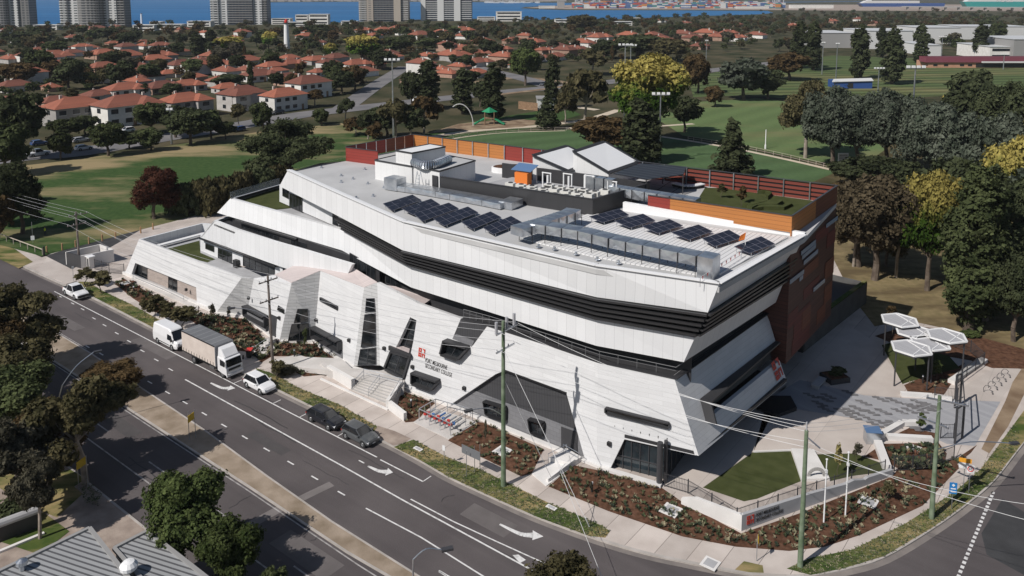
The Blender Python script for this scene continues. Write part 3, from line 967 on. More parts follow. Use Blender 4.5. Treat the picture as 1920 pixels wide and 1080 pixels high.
glaze('door',w4,[(624,399),(634,404),(634,424),(624,420)],2)
d3=plane3(P(443,412,ZB3)+E2*1.2,P(640,470,ZB3)+E2*1.2,P(443,412,9)+(P(443,412,ZB3)-P(443,412,9))*Vector((1,1,0)).length*0+E2*1.2)
a_,b_=P(425,405,ZB3)+E2*1.0,P(700,503,ZB3)+E2*1.0
MB().prism([a_,b_,b_-Vector((0,0,2.6)),a_-Vector((0,0,2.6))],E2*.4).build('strip_wall','charcoal',school)
pl3=(a_,(b_-a_).cross(Vector((0,0,1))).normalized())
glaze('window',pl3,[(453,421),(522,443),(522,454),(453,432)],9)
glaze('window',pl3,[(546,448),(575,457),(575,467),(546,459)],3)
glaze('window',pl3,[(656,474),(704,501),(704,526),(656,499)],6)
glaze('window',pl3,[(724,512),(762,536),(762,546),(724,530)],4)
mb=MB();e_=P(447,411,11.2);f_=P(562,447,11.2)
mb.bar(e_-E2*.2,f_-E2*.2,.9,.25);mb.build('sunshade','louvre_metal',school)
top2=[PT(401,413.6,3.2),PT(444,430.4,3.2),PT(510,452,2.2),PT(576,471,1.6),PT(660,496,1.2)]
bot2=[PT(375.8,445.2,3.2),PT(425,463,3.2),PT(495,489,2.2),PT(560,512,1.6),PT(640,540,1.2)]
mb=MB();bandmesh(mb,top2,bot2,.5);lowband=mb.build('low_cladding_band','white_panel',school)
q2=top2[0];q3=P(448,397,q2.z)
wall('low_band_return','white_panel',[q2,q3,q3-Vector((0,0,2.8)),bot2[0]+Vector((0,0,.1))],.4,d=E1*.4)
MB().prism([top2[0]-Vector((0,0,.5)),top2[1]-Vector((0,0,.5)),top2[3]-Vector((0,0,.5)),P(640,470,top2[2].z-.5),P(450,398,top2[0].z-.5)],(0,0,-.3)).build('low_terrace_deck','charcoal',school)
w2=plane3(PT(376,460,4.0),PT(376,445,4.0),PT(512,500,2.8))
wall('ground_storey_wall','white_panel',[PP(376,440,w2),PP(530,497,w2),PP(530,522,w2),PP(376,474,w2)],.4)
glaze('window',w2,[(385.5,456),(401.5,462),(401.5,472.5),(385.5,466)],1)
glaze('window',w2,[(409,465),(435,474),(435,495),(409,485.5)],3,2)
glaze('window',w2,[(456,480),(515,502),(515,519),(456,498)],5,2)
mb=MB();mb.bar(PP(378,446,w2,.3),PP(520,499,w2,.3),.9,.18);mb.build('sunshade','louvre_metal',school)
mb=MB();mb.box(PP(443,494,w2,.4),(.9,.6,1.1),rz=A0);mb.build('wall_box','black_metal',school)
glaze('window',(top2[2],E2),[(525.5,481),(558,494),(558,500.5),(525.5,488)],1,m='charcoal')
ZW=6.2
b0,b1=P(233.2,514.4,.15),P(404.4,587.8,.15)
t0,t1=P(260.7,448.2,ZW),P(453.3,520.6,ZW)
pw=plane3(b0,b1,(t0+t1)/2)
wl=[PP(260.7,448.2,pw),PP(453.3,520.6,pw),PP(404.4,587.8,pw),PP(369.7,577.6,pw),PP(367.7,538.9,pw),PP(253.6,493,pw),PP(244.4,520.6,pw),PP(233.2,514.4,pw)]
wall('brick_wall','white_brick',wl,.45)
rw=(pw[0]+E2*1.3,Vector((E2.x,E2.y,0)))
rb=[P(244,521,.15)+E2*1.2,P(372,578,.15)+E2*1.2]
rwp=plane3(rb[0],rb[1],rb[0]+Vector((0,0,4)))
wall('recess_wall','beige_brick',[PP(246,490,rwp),PP(372,535,rwp),PP(372,566,rwp),PP(246,530,rwp)],.3)
glaze('door',rwp,[(256,491),(276,499),(276,527),(256,518)],2)
glaze('door',rwp,[(316,518),(332,524),(332,549),(316,542)],2)
MB().prism(pxs([(246,524),(370,580),(375,560),(330,545),(250,515)],.35),(0,0,-.3)).build('porch_floor','concrete',school)
B1_,C1_=P(475.6,522.6,6.35),P(514.5,515.8,7.3)
bk=P(379,418,ZW);bin_=PP(260.7,448.2,pw)
wall('wing_parapet','white_panel',[bin_,bk,bk-Vector((0,0,6)),Vector((bin_.x,bin_.y,.1))-E1*.6],.4,d=E1*.4)
MB().prism([bk-E1*0,P(404,420,ZW),P(404,420,.2),atz(bk,.2)],E2*-.4).build('wing_parapet','white_panel',school)
MB().bar(P(293,461,4.9),P(384,437,4.9),.9,.12).build('roof_edge','white_steel',school)
MB().prism([atz(bin_+E1*.4+E2*.4,4.4),atz(PP(453.3,520.6,pw),4.4)+E2,atz(B1_+E2*1.2,4.4),atz(C1_+E2*1.2,4.4),PT(530,521,2.5).xy.to_3d()+Vector((0,0,4.4)),PT(376,474,5).xy.to_3d()+Vector((0,0,4.4)),atz(bk,4.4)],(0,0,-.3)).build('terrace_deck','grey_concrete',school)
tf=flat('terrace_turf','turf',pxs([(300,470),(374,451),(376,474),(404,486),(389,492)],4.41),4.41)
tf.parent=school;tf.matrix_parent_inverse=school.matrix_basis.inverted()
pl_f=plane3(P(790,575,9.8),P(757,725,.3),P(1143,882,.3))
A1,B1,C1,D1,E1_,F1,G1=PP(453.3,520.6,pw),P(475.6,522.6,6.35),P(514.5,515.8,7.3),P(546.5,530.7,8.2),P(600.8,507.9,9.3),P(682.7,539.2,10.0),PP(707.2,529.6,pl_f)
a1,b1_,d1,e1_,f1,g1=PP(404.4,587.8,pw),P(462.4,592,.3),P(524,640.3,.2),P(589,638.2,.3),P(663.6,686,.5),PP(712.6,685,pl_f)
b1b=P(462.4,598,.3)
def tri_wall(name,m,pts,depth=.4):
 mb=MB();d=E2*depth
 for i in range(1,len(pts)-1):
  mb.prism([pts[0],pts[i],pts[i+1]],d)
 return mb.build(name,m,school)
tri_wall('brick_facet','greyer_facet_brick',[A1,B1,b1_,a1])
tri_wall('brick_facet','white_brick',[B1,C1,D1,d1,b1_])
tri_wall('brick_facet','greyer_facet_brick',[D1,E1_,e1_,d1])
tri_wall('brick_facet','white_brick',[E1_,F1,f1,e1_])
tri_wall('brick_facet','greyer_facet_brick',[F1,G1,g1,f1])
fc3,fc4,fc5,fc6=plane3(B1,D1,d1),plane3(D1,E1_,e1_),plane3(E1_,F1,f1),plane3(F1,G1,g1)
H1,I1=P(576,487,9.0),P(653,496.6,10.4)
mb=MB()
for tri in((C1,D1,H1),(D1,E1_,H1),(E1_,I1,H1),(E1_,F1,I1),(F1,G1,I1)):
 mb.prism([p+Vector((0,0,.06))for p in tri],(0,0,-.35))
mb.build('pink_ribbed_roof','pink_rib',school)
MB().prism([p+Vector((0,0,0))for p in(P(714,533,10.2),P(792,572,9.75),P(808,561,9.75),P(742,537,10.2))],(0,0,-.2)).build('pink_ribbed_roof','pink_rib',school)
def opening(name,pl,quad,m='glass_dark',off=.04,frame=True,nx=2,ny=2):
 return glaze(name,pl,quad,nx,ny,off,m=m)
opening('window',fc4,[(558,579.5),(577,579.5),(577.5,603),(551,606)],nx=1,ny=1)
opening('window',fc4,[(547,608),(578,606),(583,637),(540,639)],nx=2,ny=1)
opening('window',fc6,[(687,560),(702,559.5),(704,584),(685,586)],nx=1,ny=1)
opening('window',fc6,[(684,590),(704,587),(705,648),(677,651)],nx=1,ny=2)
opening('window',fc6,[(676,655),(705,652),(705,683),(671,685)],nx=2,ny=1)
opening('window',fc3,[(522,573),(533,580),(533,588.5),(520,581)],nx=1,ny=1)
def hood(name,pl,quad,depth=.7,gm='glass_dark',hm='charcoal',nx=3,th=.18):
 q=[PP(u,v,pl,0.0)for u,v in quad]
 n=pl[1]if pl[1].dot(Vector((0,0,CH))-pl[0])>0 else-pl[1]
 n=Vector((n.x,n.y,n.z*.2)).normalized()
 mb=MB()
 for i in range(4):
  a,b=q[i],q[(i+1)%4]
  dd=depth*(1.0 if i==0 else .8)
  s=(b-a).normalized().cross(n).normalized()
  if s.dot((q[0]+q[1]+q[2]+q[3])/4-a)>0:s=-s
  mb.prism([a,b,b+n*dd,a+n*dd],s*th)
 o=mb.build(name,hm,school)
 MB().prism([p+n*.06 for p in q],-n*.1).build('pane',gm,o)
 for i in range(1,nx):
  MB().bar(lerp(q[0],q[1],i/nx)+n*.09,lerp(q[3],q[2],i/nx)+n*.09,.07,.05,up=n).build('mullion','steel_frame',o)
 return o
hood('window_hood',fc3,[(464,573),(503,594),(503,609),(464,588)],.9)
hood('window_hood',fc5,[(591,613),(641,640),(641,655),(591,628)],.9)
wall('grey_panel','grey_block',[PP(463,585,fc3,.12),PP(500,605,fc3,.12),PP(498,622,fc3,.12),PP(463,599,fc3,.12)],.1)
wall('grey_panel','grey_block',[PP(594,632,fc5,.1),PP(641,658,fc5,.1),PP(641,672,fc5,.1),PP(594,647,fc5,.1)],.1)
wall('door','charcoal_rib',[PP(505,588,fc3,.06),PP(519,594,fc3,.06),PP(516,635,fc3,.06),PP(504,629,fc3,.06)],.08)
hood('window_slot',fc5,[(602,558),(634,575),(634,580),(602,563)],.25,nx=1,th=.08)
mb=MB()
for pts in([a1,b1_,d1,e1_,f1,g1],):
 for a,b in zip(pts[:-1],pts[1:]):
  mb.bar(atz(a,.2)-E2*.15,atz(b,.2)-E2*.15,.5,.5)
mb.bar(atz(P(233,515),.3)-E2*.1,atz(P(404,588),.3)-E2*.1,.4,.6)
mb.bar(P(757,726,.2),P(1143,883,.2),.5,.4);mb.bar(P(1143,883,.2),P(1240,912,.2),.5,.4)
mb.build('plinth','white_concrete',school)
k_t,k_b=PP(1121,679,pl_f),PP(1119,874,pl_f)
pl_r=plane3(k_t,k_b,P(1264.5,710,9.8))
mainw=[(707.2,529.6),(784.5,569),(865,597.7),(914,611),(1020,644.6),(1121,679),(1119,874),(1098.6,868),(1062.5,739),(944.5,695.5),(929,701.6),(844.6,758.6),(757,725),(775,640),(781,600.7),(769,594.6),(748,640),(723,690),(712.6,685)]
wall('brick_wall','white_brick',[PP(u,v,pl_f)for u,v in mainw],.55)
tipc=PP(1310,855,pl_r)
rw_=[k_t,P(1264.5,710,9.8),tipc,PP(1170.8,823.6,pl_r),PP(1143,881,pl_r),k_b]
wall('brick_wall','white_brick',rw_,.45)
eT0,eT1=P(1264.5,710,9.8),P(1438,587,9.8)
eB1=P(1475.5,716,tipc.z)
pl_e=plane3(eT0,eT1,(tipc+eB1)/2)
outer=[(1264.5,710),(1438,587),(1454.7,642),(1455,655),(1315,752),(1323,787),(1461,676),(1475.5,716),(1310,855)]
wall('brick_end_wall','white_brick',[PP(u,v,pl_e)for u,v in((1264.5,710),(1438,587),(1454.7,642),(1313,751),(1323,790),(1310,855))],.4,d=-E1*.4)
wall('brick_end_wall','white_brick',[PP(u,v,pl_e)for u,v in((1323,790),(1461.7,676),(1475.5,716),(1310,855))],.4,d=-E1*.4)
sl_=[PP(u,v,pl_e)for u,v in((1313,751),(1454.7,642),(1461.7,676),(1323,790))]
o=wall('slot_window','black_metal',[p-E1*.9 for p in sl_],.1,d=-E1*.1)
mb=MB();n_=(E1-E2*.15).normalized()
mb.prism([sl_[0],sl_[3],sl_[3]+E1*1.1,sl_[0]+E1*1.1],E2*.2)
mb.prism([sl_[0],sl_[1],sl_[1]+E1*.5,sl_[0]+E1*1.1],(0,0,.2))
mb.build('hood','charcoal',o)
s0=[PP(1170.8,823.6,pl_r),tipc,eB1,eB1-E1*9,PP(1170.8,823.6,pl_r)+E2*3]
MB().prism([atz(p,tipc.z+.05)for p in s0],(0,0,.3)).build('soffit','charcoal',school)
gl0,gl1=P(1143,882,.15)+E2*.9,P(1241,908,.15)+E2*.9
gt=Vector((0,0,4.2))
o=MB().prism([gl0,gl1,gl1+gt,gl0+gt],E2*.1).build('glazed_wall','glass_blue',school)
gl2=P(1300,860,.15)-E1*1.0
MB().prism([gl1,gl2,gl2+gt,gl1+gt],-E1*.1).build('glazed_wall','glass_dark',school)
fr=MB()
for k in range(7):
 a=lerp(gl0,gl1,k/6);fr.tube(a-E2*.05,a-E2*.05+gt,.05,n=4)
for k in range(5):
 a=lerp(gl1,gl2,k/4);fr.tube(a,a+gt,.06,n=4)
fr.bar(gl0+Vector((0,0,1.3))-E2*.05,gl1+Vector((0,0,1.3))-E2*.05,.08,.08)
fr.build('frame','steel_frame',o)
mb=MB();mb.tube(P(1238,907,.15)-E2*.2,P(1238,907,.15)-E2*.2+gt,.28,n=10);mb.tube(P(1247,905,.15),P(1247,905,.15)+gt,.18,n=8);mb.build('column','steel_frame',school)
u0,u1=P(1300,860,.15)-E1*1.0,P(1440,745,.15)-E1*3.5
MB().prism([u0,u1,u1+gt,u0+gt],-E1*.3).build('undercroft_wall','charcoal',school)
MB().prism([u1,u1+E2*14,u1+E2*14+gt,u1+gt],-E1*.3).build('undercroft_wall','charcoal',school)
bb0=[p+E2*1.6-Vector((0,0,0))for p in bot3[4:]]
mb=MB();bandmesh(mb,[p+Vector((0,0,.3))for p in bb0],[p-Vector((0,0,2.6))for p in bb0],.3)
ee=P(1454.7,567,ZB3)
bandmesh(mb,[bb0[-1]-E1*1.0,ee-E1*1.5],[bb0[-1]-E1*1.0-Vector((0,0,2.6)),ee-E1*1.5-Vector((0,0,2.6))],.3)
mb.build('balcony_wall','charcoal',school)
MB().prism([atz(G1,9.2)+E2*1,k_t-Vector((0,0,.6)),P(1264.5,710,9.2),P(1438,587,9.2),P(1438,587,9.2)-E1*8,atz(G1,9.2)+E2*6],(0,0,-.3)).build('balcony_deck','charcoal',school)
cpl=[PP(u,v,pl_f)for u,v in((866,598),(914,611),(1020,644.6),(1121,679))]+[P(1264.5,710,9.8)]
mb=MB()
for a,b in zip(cpl[:-1],cpl[1:]):mb.bar(a+Vector((0,0,.04))+E2*.2,b+Vector((0,0,.04))+E2*.2,.6,.08)
mb.bar(cpl[-1]+Vector((0,0,.04)),eT1+Vector((0,0,.04)),.6,.08)
mb.build('parapet_capping','charcoal',school)
mb=MB();rail=[p+Vector((0,0,1.0))+E2*.3 for p in cpl]
mb.path(rail,.035,6);mb.path([p-Vector((0,0,.35))for p in rail],.018,5)
for a,b in zip(rail[:-1],rail[1:]):
 for k in range(4):p=lerp(a,b,k/4);mb.tube(p,p-Vector((0,0,1.0)),.03,n=5)
mb.path([rail[-1],eT1+Vector((0,0,1.0))],.045,6)
mb.build('handrail','slab_rail',school)
for(ua,va,ub_,vb)in((1165,668,1185,676),):
 a,b=P(ua,va,10.2)+E2*1.2,P(ub_,vb,10.2)+E2*1.2
 MB().prism([a,b,b+Vector((0,0,-1)),a+Vector((0,0,-1))],E2*.1).build('balcony_screen','white_panel',school)
def off(pl,d):
 n=pl[1]if pl[1].dot(Vector((0,0,CH))-pl[0])>0 else-pl[1]
 return(pl[0]+n*d,n)
pr=off(pl_f,-.5)
wall('recess_cladding','charcoal_rib',[PP(u,v,pr)for u,v in((925,690),(950,680),(1070,728),(1105,870),(1095,866),(1090,812),(886,733))],.2)
pr2=off(pl_f,-.42)
wall('recess_base','grey_block',[PP(u,v,pr2)for u,v in((886,731),(1090,810),(1100,868),(1017,838),(880,783),(838,762))],.2)
for q in([(911,751),(951,763),(950,786),(915,774)],[(995,784),(1022,792),(1019,815),(999,808)]):
 hood('window_hood',pr2,q,.6,nx=2,th=.12,hm='black_metal')
wall('door','charcoal',[PP(u,v,pr2,.06)for u,v in((1052,800),(1083,811),(1083,862),(1052,849))],.06)
ap,bp_=PP(944.5,695.5,pl_f),PP(1062.5,739,pl_f)
MB().prism([ap,bp_,bp_+E2*.8,ap+E2*.8],(0,0,.18)).build('recess_lintel','black_metal',school)
wall('dark_reveal','charcoal_rib',[PP(u,v,pl_f,.03)for u,v in((864,597.5),(913,611.5),(886,648),(849,634))],.06)
wall('reveal_sill','grey_block',[PP(u,v,pl_f,.05)for u,v in((855,626),(889,639),(884,650),(848,635))],.06)
hood('window_hood',pl_f,[(839,637),(881,650),(862,671),(833,661)],.9,nx=2)
hood('window_hood',pl_f,[(779,697),(826,713),(812,728),(779,716)],.9,nx=3)
hood('window_slot',pl_r,[(1137,764),(1255,793),(1254,800),(1137,772)],.4,nx=1,th=.12)
pe=off(pl_f,-.7)
glaze('entrance_glass',pe,[(764,590),(786,598),(765,730),(722,695)],2,4,0.0)
hood('entrance_portal',pl_f,[(736,660),(768,670),(757,706),(724,690)],.35,nx=2,th=.25)
cq=[PP(732,645,pl_f,2.0),PP(768,663,pl_f,2.0),PP(775,650,pl_f,.2),PP(748,636,pl_f,.2)]
zc=4.3
cq=[PP(u,v,(Vector((0,0,zc)),Vector((0,0,1))))for u,v in((728,649),(770,666),(775,640),(750,635))]
o=MB().prism(cq,(0,0,-.5)).build('entrance_canopy','charcoal',school)
ci=sum(cq,Vector())/4
MB().prism([lerp(p,ci,.22)+Vector((0,0,.03))for p in cq],(0,0,-.04)).build('canopy_sheet','pink_rib',o)
for u,v,pl in((720,653,pl_f),(773,688,pl_f),(870,728,pl_f),(1142,832,pl_r),(523,596,fc3),(592,600,fc5),(654,638,fc5),(466,559,fc3),(349,543,pw)):
 MB().box(PP(u,v,pl,.15),(.35,.3,.35),rz=A0).build('wall_light','black_metal',school)
def wallaxes(pl,u,v):
 n=pl[1]if pl[1].dot(Vector((0,0,CH))-pl[0])>0 else-pl[1]
 x=Vector((n.y,-n.x,0)).normalized()
 if x.dot(E1)<0:x=-x
 y=n.cross(x)
 if y.z<0:y=-y
 return PP(u,v,pl,.03),x,y,n
LOGO=[[(0,0,.32,.4),(0,.6,.4,1),(.6,.6,1,1)],[]]
def emblem(o,x,y,s,parent,m='logo_red',mirror=False):
 n=x.cross(y).normalized()
 mb=MB()
 def rc(x0,y0,x1,y1):
  mb.prism([o+x*(a*s)+y*(b*s)for a,b in((x0,y0),(x1,y0),(x1,y1),(x0,y1))],n*.03)
 rc(0,.55,.14,1);rc(.31,.55,.45,1);rc(.145,.86,.305,1);rc(.145,.55,.305,.69)
 mb.prism([o+x*(a*s)+y*(b*s)for a,b in((.55,1),(1,1),(1,.55),(.86,.55),(.86,.78))],n*.03)
 rc(0,.27,.2,.45);rc(.25,.27,.45,.45);rc(0,0,.45,.22)
 rc(.55,0,.68,.45);rc(.87,0,1,.45);rc(.685,.3,.865,.45)
 return mb.build('emblem',m,parent)
o_,x_,y_,n_=wallaxes(pl_f,784,667.5)
emblem(o_,x_,y_,1.0,school)
o_,x_,y_,n_=wallaxes(pl_f,797,678)
text('PORT MELBOURNE','letter_black',o_,x_,y_,.66,school,width=3.3)
o_,x_,y_,n_=wallaxes(pl_f,797,688.5)
text('SECONDARY COLLEGE','letter_black',o_,x_,y_,.66,school,width=4.0)
oe=PP(1456,714,pl_e,.05)
xe=E2.copy();ye=(eT0-tipc).normalized()
ne=xe.cross(ye)
emblem(oe+E1*.05,xe,ye,1.9,school)
volume=[]
cT,cB,bT=fC,ST(*stc(fC)[:2],4.6),fB
def col_(p,z):return Vector((p.x,p.y,z))
ZF1,ZF0=21.5,19.9
body=MB();body.prism([col_(fC,ROOFZ-.05),col_(fB,ROOFZ-.05),col_(fB,ROOFZ-.05)-E1*30,col_(fC,ROOFZ-.05)-E1*18],(0,0,-14.6))
bd=body.build('boarded_wall','board_dark',school)
rng=random.Random(5)
dirCB=(fB-fC);LCB=dirCB.length;dirCB.normalize()
nCB=Vector((dirCB.y,-dirCB.x,0));nCB=nCB if nCB.dot(E1)>0 else-nCB
for k in range(11):
 a=rng.uniform(0,LCB-3);L=rng.uniform(2.5,6.5);z=4.8+.45*rng.randrange(0,28);h=.45*rng.randrange(3,7)
 h=min(h,ROOFZ-.2-z)
 if h<.5:continue
 p=col_(fC,z)+dirCB*a+nCB*(.03+.004*k)
 MB().prism([p,p+dirCB*min(L,LCB-a),p+dirCB*min(L,LCB-a)+Vector((0,0,h)),p+Vector((0,0,h))],-nCB*.02).build('coloured_boards',rng.choice(['board_brown','board_maroon','board_brown','board_maroon']),bd)
mat('strip_glass',(0.30,0.36,0.45),rough=.25)
for(u0,v0,u1,v1)in((1503,471,1530,449),(1505,479,1530,457),(1508,489,1534,467),(1550,420,1571,405),(1482,525,1508,505),(1526,540,1547,522),(1500,520,1506,515)):
 plb=(col_(fC,10),nCB)
 a,b=PP(u0,v0,plb,.2),PP(u1,v1,plb,.2)
 MB().prism([a,b,b+Vector((0,0,-.5)),a+Vector((0,0,-.5))],-nCB*.05).build('strip_window','strip_glass',bd)
fence=thing('roof_terrace_fence','orange and dark red slatted balustrade around the rooftop terrace','fence',col_(fC,ROOFZ))
def fpanels(a,b,n,mats_,zt,zb,posts=True,slats=False,th=.12,inner=1):
 d=(b-a);d.z=0
 L=d.length;d.normalize();nr=Vector((-d.y,d.x,0))
 for i in range(n):
  p,q=lerp(a,b,i/n),lerp(a,b,(i+1)/n)
  mm=mats_(i/n)
  mb=MB()
  if slats:
   hh=(zt-zb)/4
   for k in range(4):
    z=zb+hh*k
    mb.prism([col_(p,z),col_(q,z),col_(q,z+hh*.62),col_(p,z+hh*.62)],nr*.06)
  else:
   mb.prism([col_(p,zb),col_(q,zb),col_(q,zt),col_(p,zt)],nr*th)
  mb.build('fence_panel',mm,fence)
  if slats:
   MB().prism([col_(p,zb)+nr*.12,col_(q,zb)+nr*.12,col_(q,zt-.1)+nr*.12,col_(p,zt-.1)+nr*.12],nr*.03).build('fence_backing','black_metal',fence)
  if posts:
   c=Vector((0,0,CH))-p;c.z=0;c.normalize()
   MB().box(col_(p,(zt+zb)/2)+c*.12,(.14,.14,zt-zb+.05),rz=math.atan2(d.y,d.x)).build('fence_post','galv',fence)
 mb=MB();mb.bar(col_(a,zt+.03),col_(b,zt+.03),.22,.06);mb.build('top_rail','steel_frame',fence)
fpanels(fE,fC,6,lambda f:'board_red' if f<.16 else 'board_orange',ZF1,19.65,posts=False)
fpanels(fC,fB,4,lambda f:'board_orange' if f<.3 else 'board_brown',ZF1,ROOFZ-.4,posts=False)
fpanels(fA,lerp(fA,fB,.27),6,lambda f:'board_orange',ZF1,ROOFZ)
fpanels(lerp(fA,fB,.27),lerp(fA,fB,.47),4,lambda f:'board_red',ZF1,ROOFZ)
fpanels(lerp(fA,fB,.47),fB,11,lambda f:'board_rust',ZF1,ROOFZ,slats=True)
fpanels(fA,fL,7,lambda f:'board_brown' if f<.35 else 'board_red',ZF1,ROOFZ+.2)
fl2=P(708,283.5,21.4)
fpanels(fL,fl2,2,lambda f:'board_red',21.4,ROOFZ-.2,posts=False)
wp0,wp1=P(1168,379,20.3),P(1509,437,19.75)
MB().prism([wp0,wp1,col_(wp1,ROOFZ),col_(wp0,ROOFZ)],E2*.5).build('roof_parapet','white_steel',school)
MB().prism([P(596,306,ROOFZ+.5),P(652,295,ROOFZ+.5),P(652,295,ROOFZ),P(596,306,ROOFZ)],E2*.4).build('roof_parapet','white_steel',school)
MB().prism([P(541,319,Z4),P(655,294,Z4),P(655,294,ROOFZ-2),P(541,319,ROOFZ-2)],E2*.4).build('roof_parapet','white_panel',school)
t_=flat('roof_turf','turf',[col_(lerp(fE,fC,.28),0),col_(fC,0)-E1*.3+E2*.2,col_(fB,0)-E1*.3-E2*.3,col_(lerp(fA,fB,.78),0),P(1322,352,ROOFZ)],ROOFZ+.02)
t_.parent=school;t_.matrix_parent_inverse=school.matrix_basis.inverted()
core=[top4[0]+E2*3+E1*1,top4[3]+E2*3,top4[4]+E2*3,top4[8]+E2*3,top4[-1]+E2*3-E1*5,end4-E1*5,fC-E1*6,fC-E1*6+E2*16,fA-E2*1+E1*1,fL+E1*2]
MB().prism([col_(p,18.6)for p in core][::-1],(0,0,-18.5)).build('inner_walls','charcoal',school)
mat('podium_face',(0.085,0.083,0.08),(0.115,0.112,0.108),scale=.5,detail=5,rough=.9)
pod=thing('podium_wall','dark concrete podium wall with planted top edge beside the boarded wing','wall',P(1505,662,.15))
pa_,pb_=P(1505,662,.15),P(1624,568,.15)
hp=3.1
pd=(pb_-pa_).normalized();pn=Vector((pd.y,-pd.x,0))
MB().prism([pa_,pb_,pb_+Vector((0,0,hp)),pa_+Vector((0,0,hp))],-pn*.5).build('wall_face','podium_face',pod)
MB().prism([pa_-pn*.06+Vector((0,0,hp+.01)),pb_-pn*.06+Vector((0,0,hp+.01)),pb_-pn*.62+Vector((0,0,hp+.01)),pa_-pn*.62+Vector((0,0,hp+.01))],(0,0,.22)).build('planting_strip','verge_grass',pod)
MB().prism([pb_,pb_-pn*9,pb_-pn*9+Vector((0,0,hp)),pb_+Vector((0,0,hp))],pd*-.5).build('wall_face','podium_face',pod)
MB().prism([pa_,pa_-pn*7,pa_-pn*7+Vector((0,0,hp)),pa_+Vector((0,0,hp))],pd*.5).build('wall_face','charcoal',pod)
MB().prism([q+Vector((0,0,hp-.7))for q in(pa_-pn*.5,pb_-pn*.5,pb_-pn*9,pa_-pn*9)],(0,0,-.3)).build('deck','charcoal',pod)
#   things on the roof
m_=mat('solar_cell',(0.020,0.022,0.034),rough=0.22,spec=0.35)
mat('solar_line',(0.17,0.17,0.21),rough=0.4)
def tile5(l):return[(640+x/3,360+y/3)for x,y in l]
def tile8(l):return[(940+x*.21875,380+y*.21875)for x,y in l]
def tile5z(l):return[(960+x/6,240+y/6)for x,y in l]
def tile4z(l):return[(700+x/6,240+y/6)for x,y in l]
arrays=[tile5([(235,65),(400,15),(450,45),(285,105)]),tile5([(340,92),(505,38),(555,70),(405,128)]),tile5([(408,122),(605,60),(660,92),(455,165)]),tile5([(518,150),(712,82),(770,115),(580,190)]),tile5([(678,170),(840,110),(900,142),(735,210)]),tile5([(798,200),(955,135),(1020,172),(855,238)]),tile8([(755,118),(1015,55),(1095,105),(865,170)]),tile8([(970,155),(1215,95),(1320,152),(1100,215)]),tile8([(1205,200),(1440,140),(1555,195),(1340,262)]),tile8([(1460,255),(1690,188),(1810,245),(1605,318)]),[(1317,447),(1367,431),(1392,445),(1340,462)],[(1377,462),(1427,443),(1453,457),(1405,475)]]
for i,q in enumerate(arrays):
 west=i<6
 zb=ROOFZ+(.0 if west else .15)
 far,near=zb+.72,zb+.34
 c=[P(*q[0],far),P(*q[1],far),P(*q[2],near),P(*q[3],near)]
 k=i if west else i-6
 lab=('solar panel bank on the west roof, ' if west else 'solar panel bank on the east roof, ')+(['nearest the plant room','second from the plant room','third from the plant room, wide','fourth from the plant room, wide','fifth from the plant room','farthest from the plant room']if west else['nearest the dark plant screen','second from the dark plant screen','third from the dark plant screen','fourth from the dark plant screen','fifth from the dark plant screen','behind the small orange flag'])[k]
 t=thing('solar_panel',lab,'solar panel',Vector((c[3].x,c[3].y,zb)),group='solar panel banks on the roof')
 n=(c[1]-c[0]).cross(c[3]-c[0]).normalized()
 if n.z<0:n=-n
 pn_=MB().prism(c,-n*.06).build('panel','solar_cell',t)
 ln=MB()
 nx=5 if i in(2,3)else 4
 nx=nx if west else 4
 for j in range(nx+1):
  ln.bar(lerp(c[0],c[1],j/nx)+n*.004,lerp(c[3],c[2],j/nx)+n*.004,.035,.02,up=n)
 for j in(0,.5,1):
  ln.bar(lerp(c[0],c[3],j)+n*.004,lerp(c[1],c[2],j)+n*.004,.035,.02,up=n)
 ln.build('grid_lines','solar_line',pn_)
 for j in(.08,.5,.92):
  mb=MB()
  for a,b in((c[0],c[1]),(c[3],c[2])):
   p=lerp(a,b,j)-n*.06
   mb.tube(p,Vector((p.x,p.y,zb)),.03,n=5)
  mb.bar(lerp(c[0],c[1],j)-n*.09,lerp(c[3],c[2],j)-n*.09,.05,.05,up=n)
  mb.build('support_frame','galv',t)
def creased(mb,a,b,w,h,gap=.03):
 d=(b-a).normalized();a=a+d*gap;b=b-d*gap
 s=Vector((-d.y,d.x,0)).normalized();u=Vector((0,0,1))
 def ring(p):return[p-s*w/2-u*h/2,p+s*w/2-u*h/2,p+s*w/2+u*h/2,p-s*w/2+u*h/2]
 r0,r1=ring(a),ring(b)
 mb.face(r0);mb.face(r1[::-1])
 for k in range(4):
  k2=(k+1)%4
  q=[r0[k],r1[k],r1[k2],r0[k2]]
  c=sum(q,Vector())/4
  nn=(q[1]-q[0]).cross(q[3]-q[0]).normalized()
  o=c-(a+b)/2
  if nn.dot(o)<0:nn=-nn;q.reverse()
  c=c+nn*.09
  for j in range(4):
   mb.face([q[j],q[(j+1)%4],c])
 return mb
def duct_run(t,pts,w,h,L,legs=None,name='duct_section'):
 for a,b in zip(pts[:-1],pts[1:]):
  n=max(1,round((b-a).length/L))
  for k in range(n):
   p,q=lerp(a,b,k/n),lerp(a,b,(k+1)/n)
   mb=MB();creased(mb,p,q,w,h);mb.build(name,'galv',t)
   if legs is not None:
    m2=MB();s=Vector((-(b-a).y,(b-a).x,0)).normalized()
    for sg in(-1,1):
     e=q+s*sg*(w/2+.08);m2.tube(Vector((e.x,e.y,legs)),e+Vector((0,0,h*.5)),.04,n=5)
    m2.bar(q-s*(w/2+.08)-Vector((0,0,h/2+.05)),q+s*(w/2+.08)-Vector((0,0,h/2+.05)),.06,.06)
    m2.build('leg_frame','steel_frame',t)
zd=ROOFZ+1.55
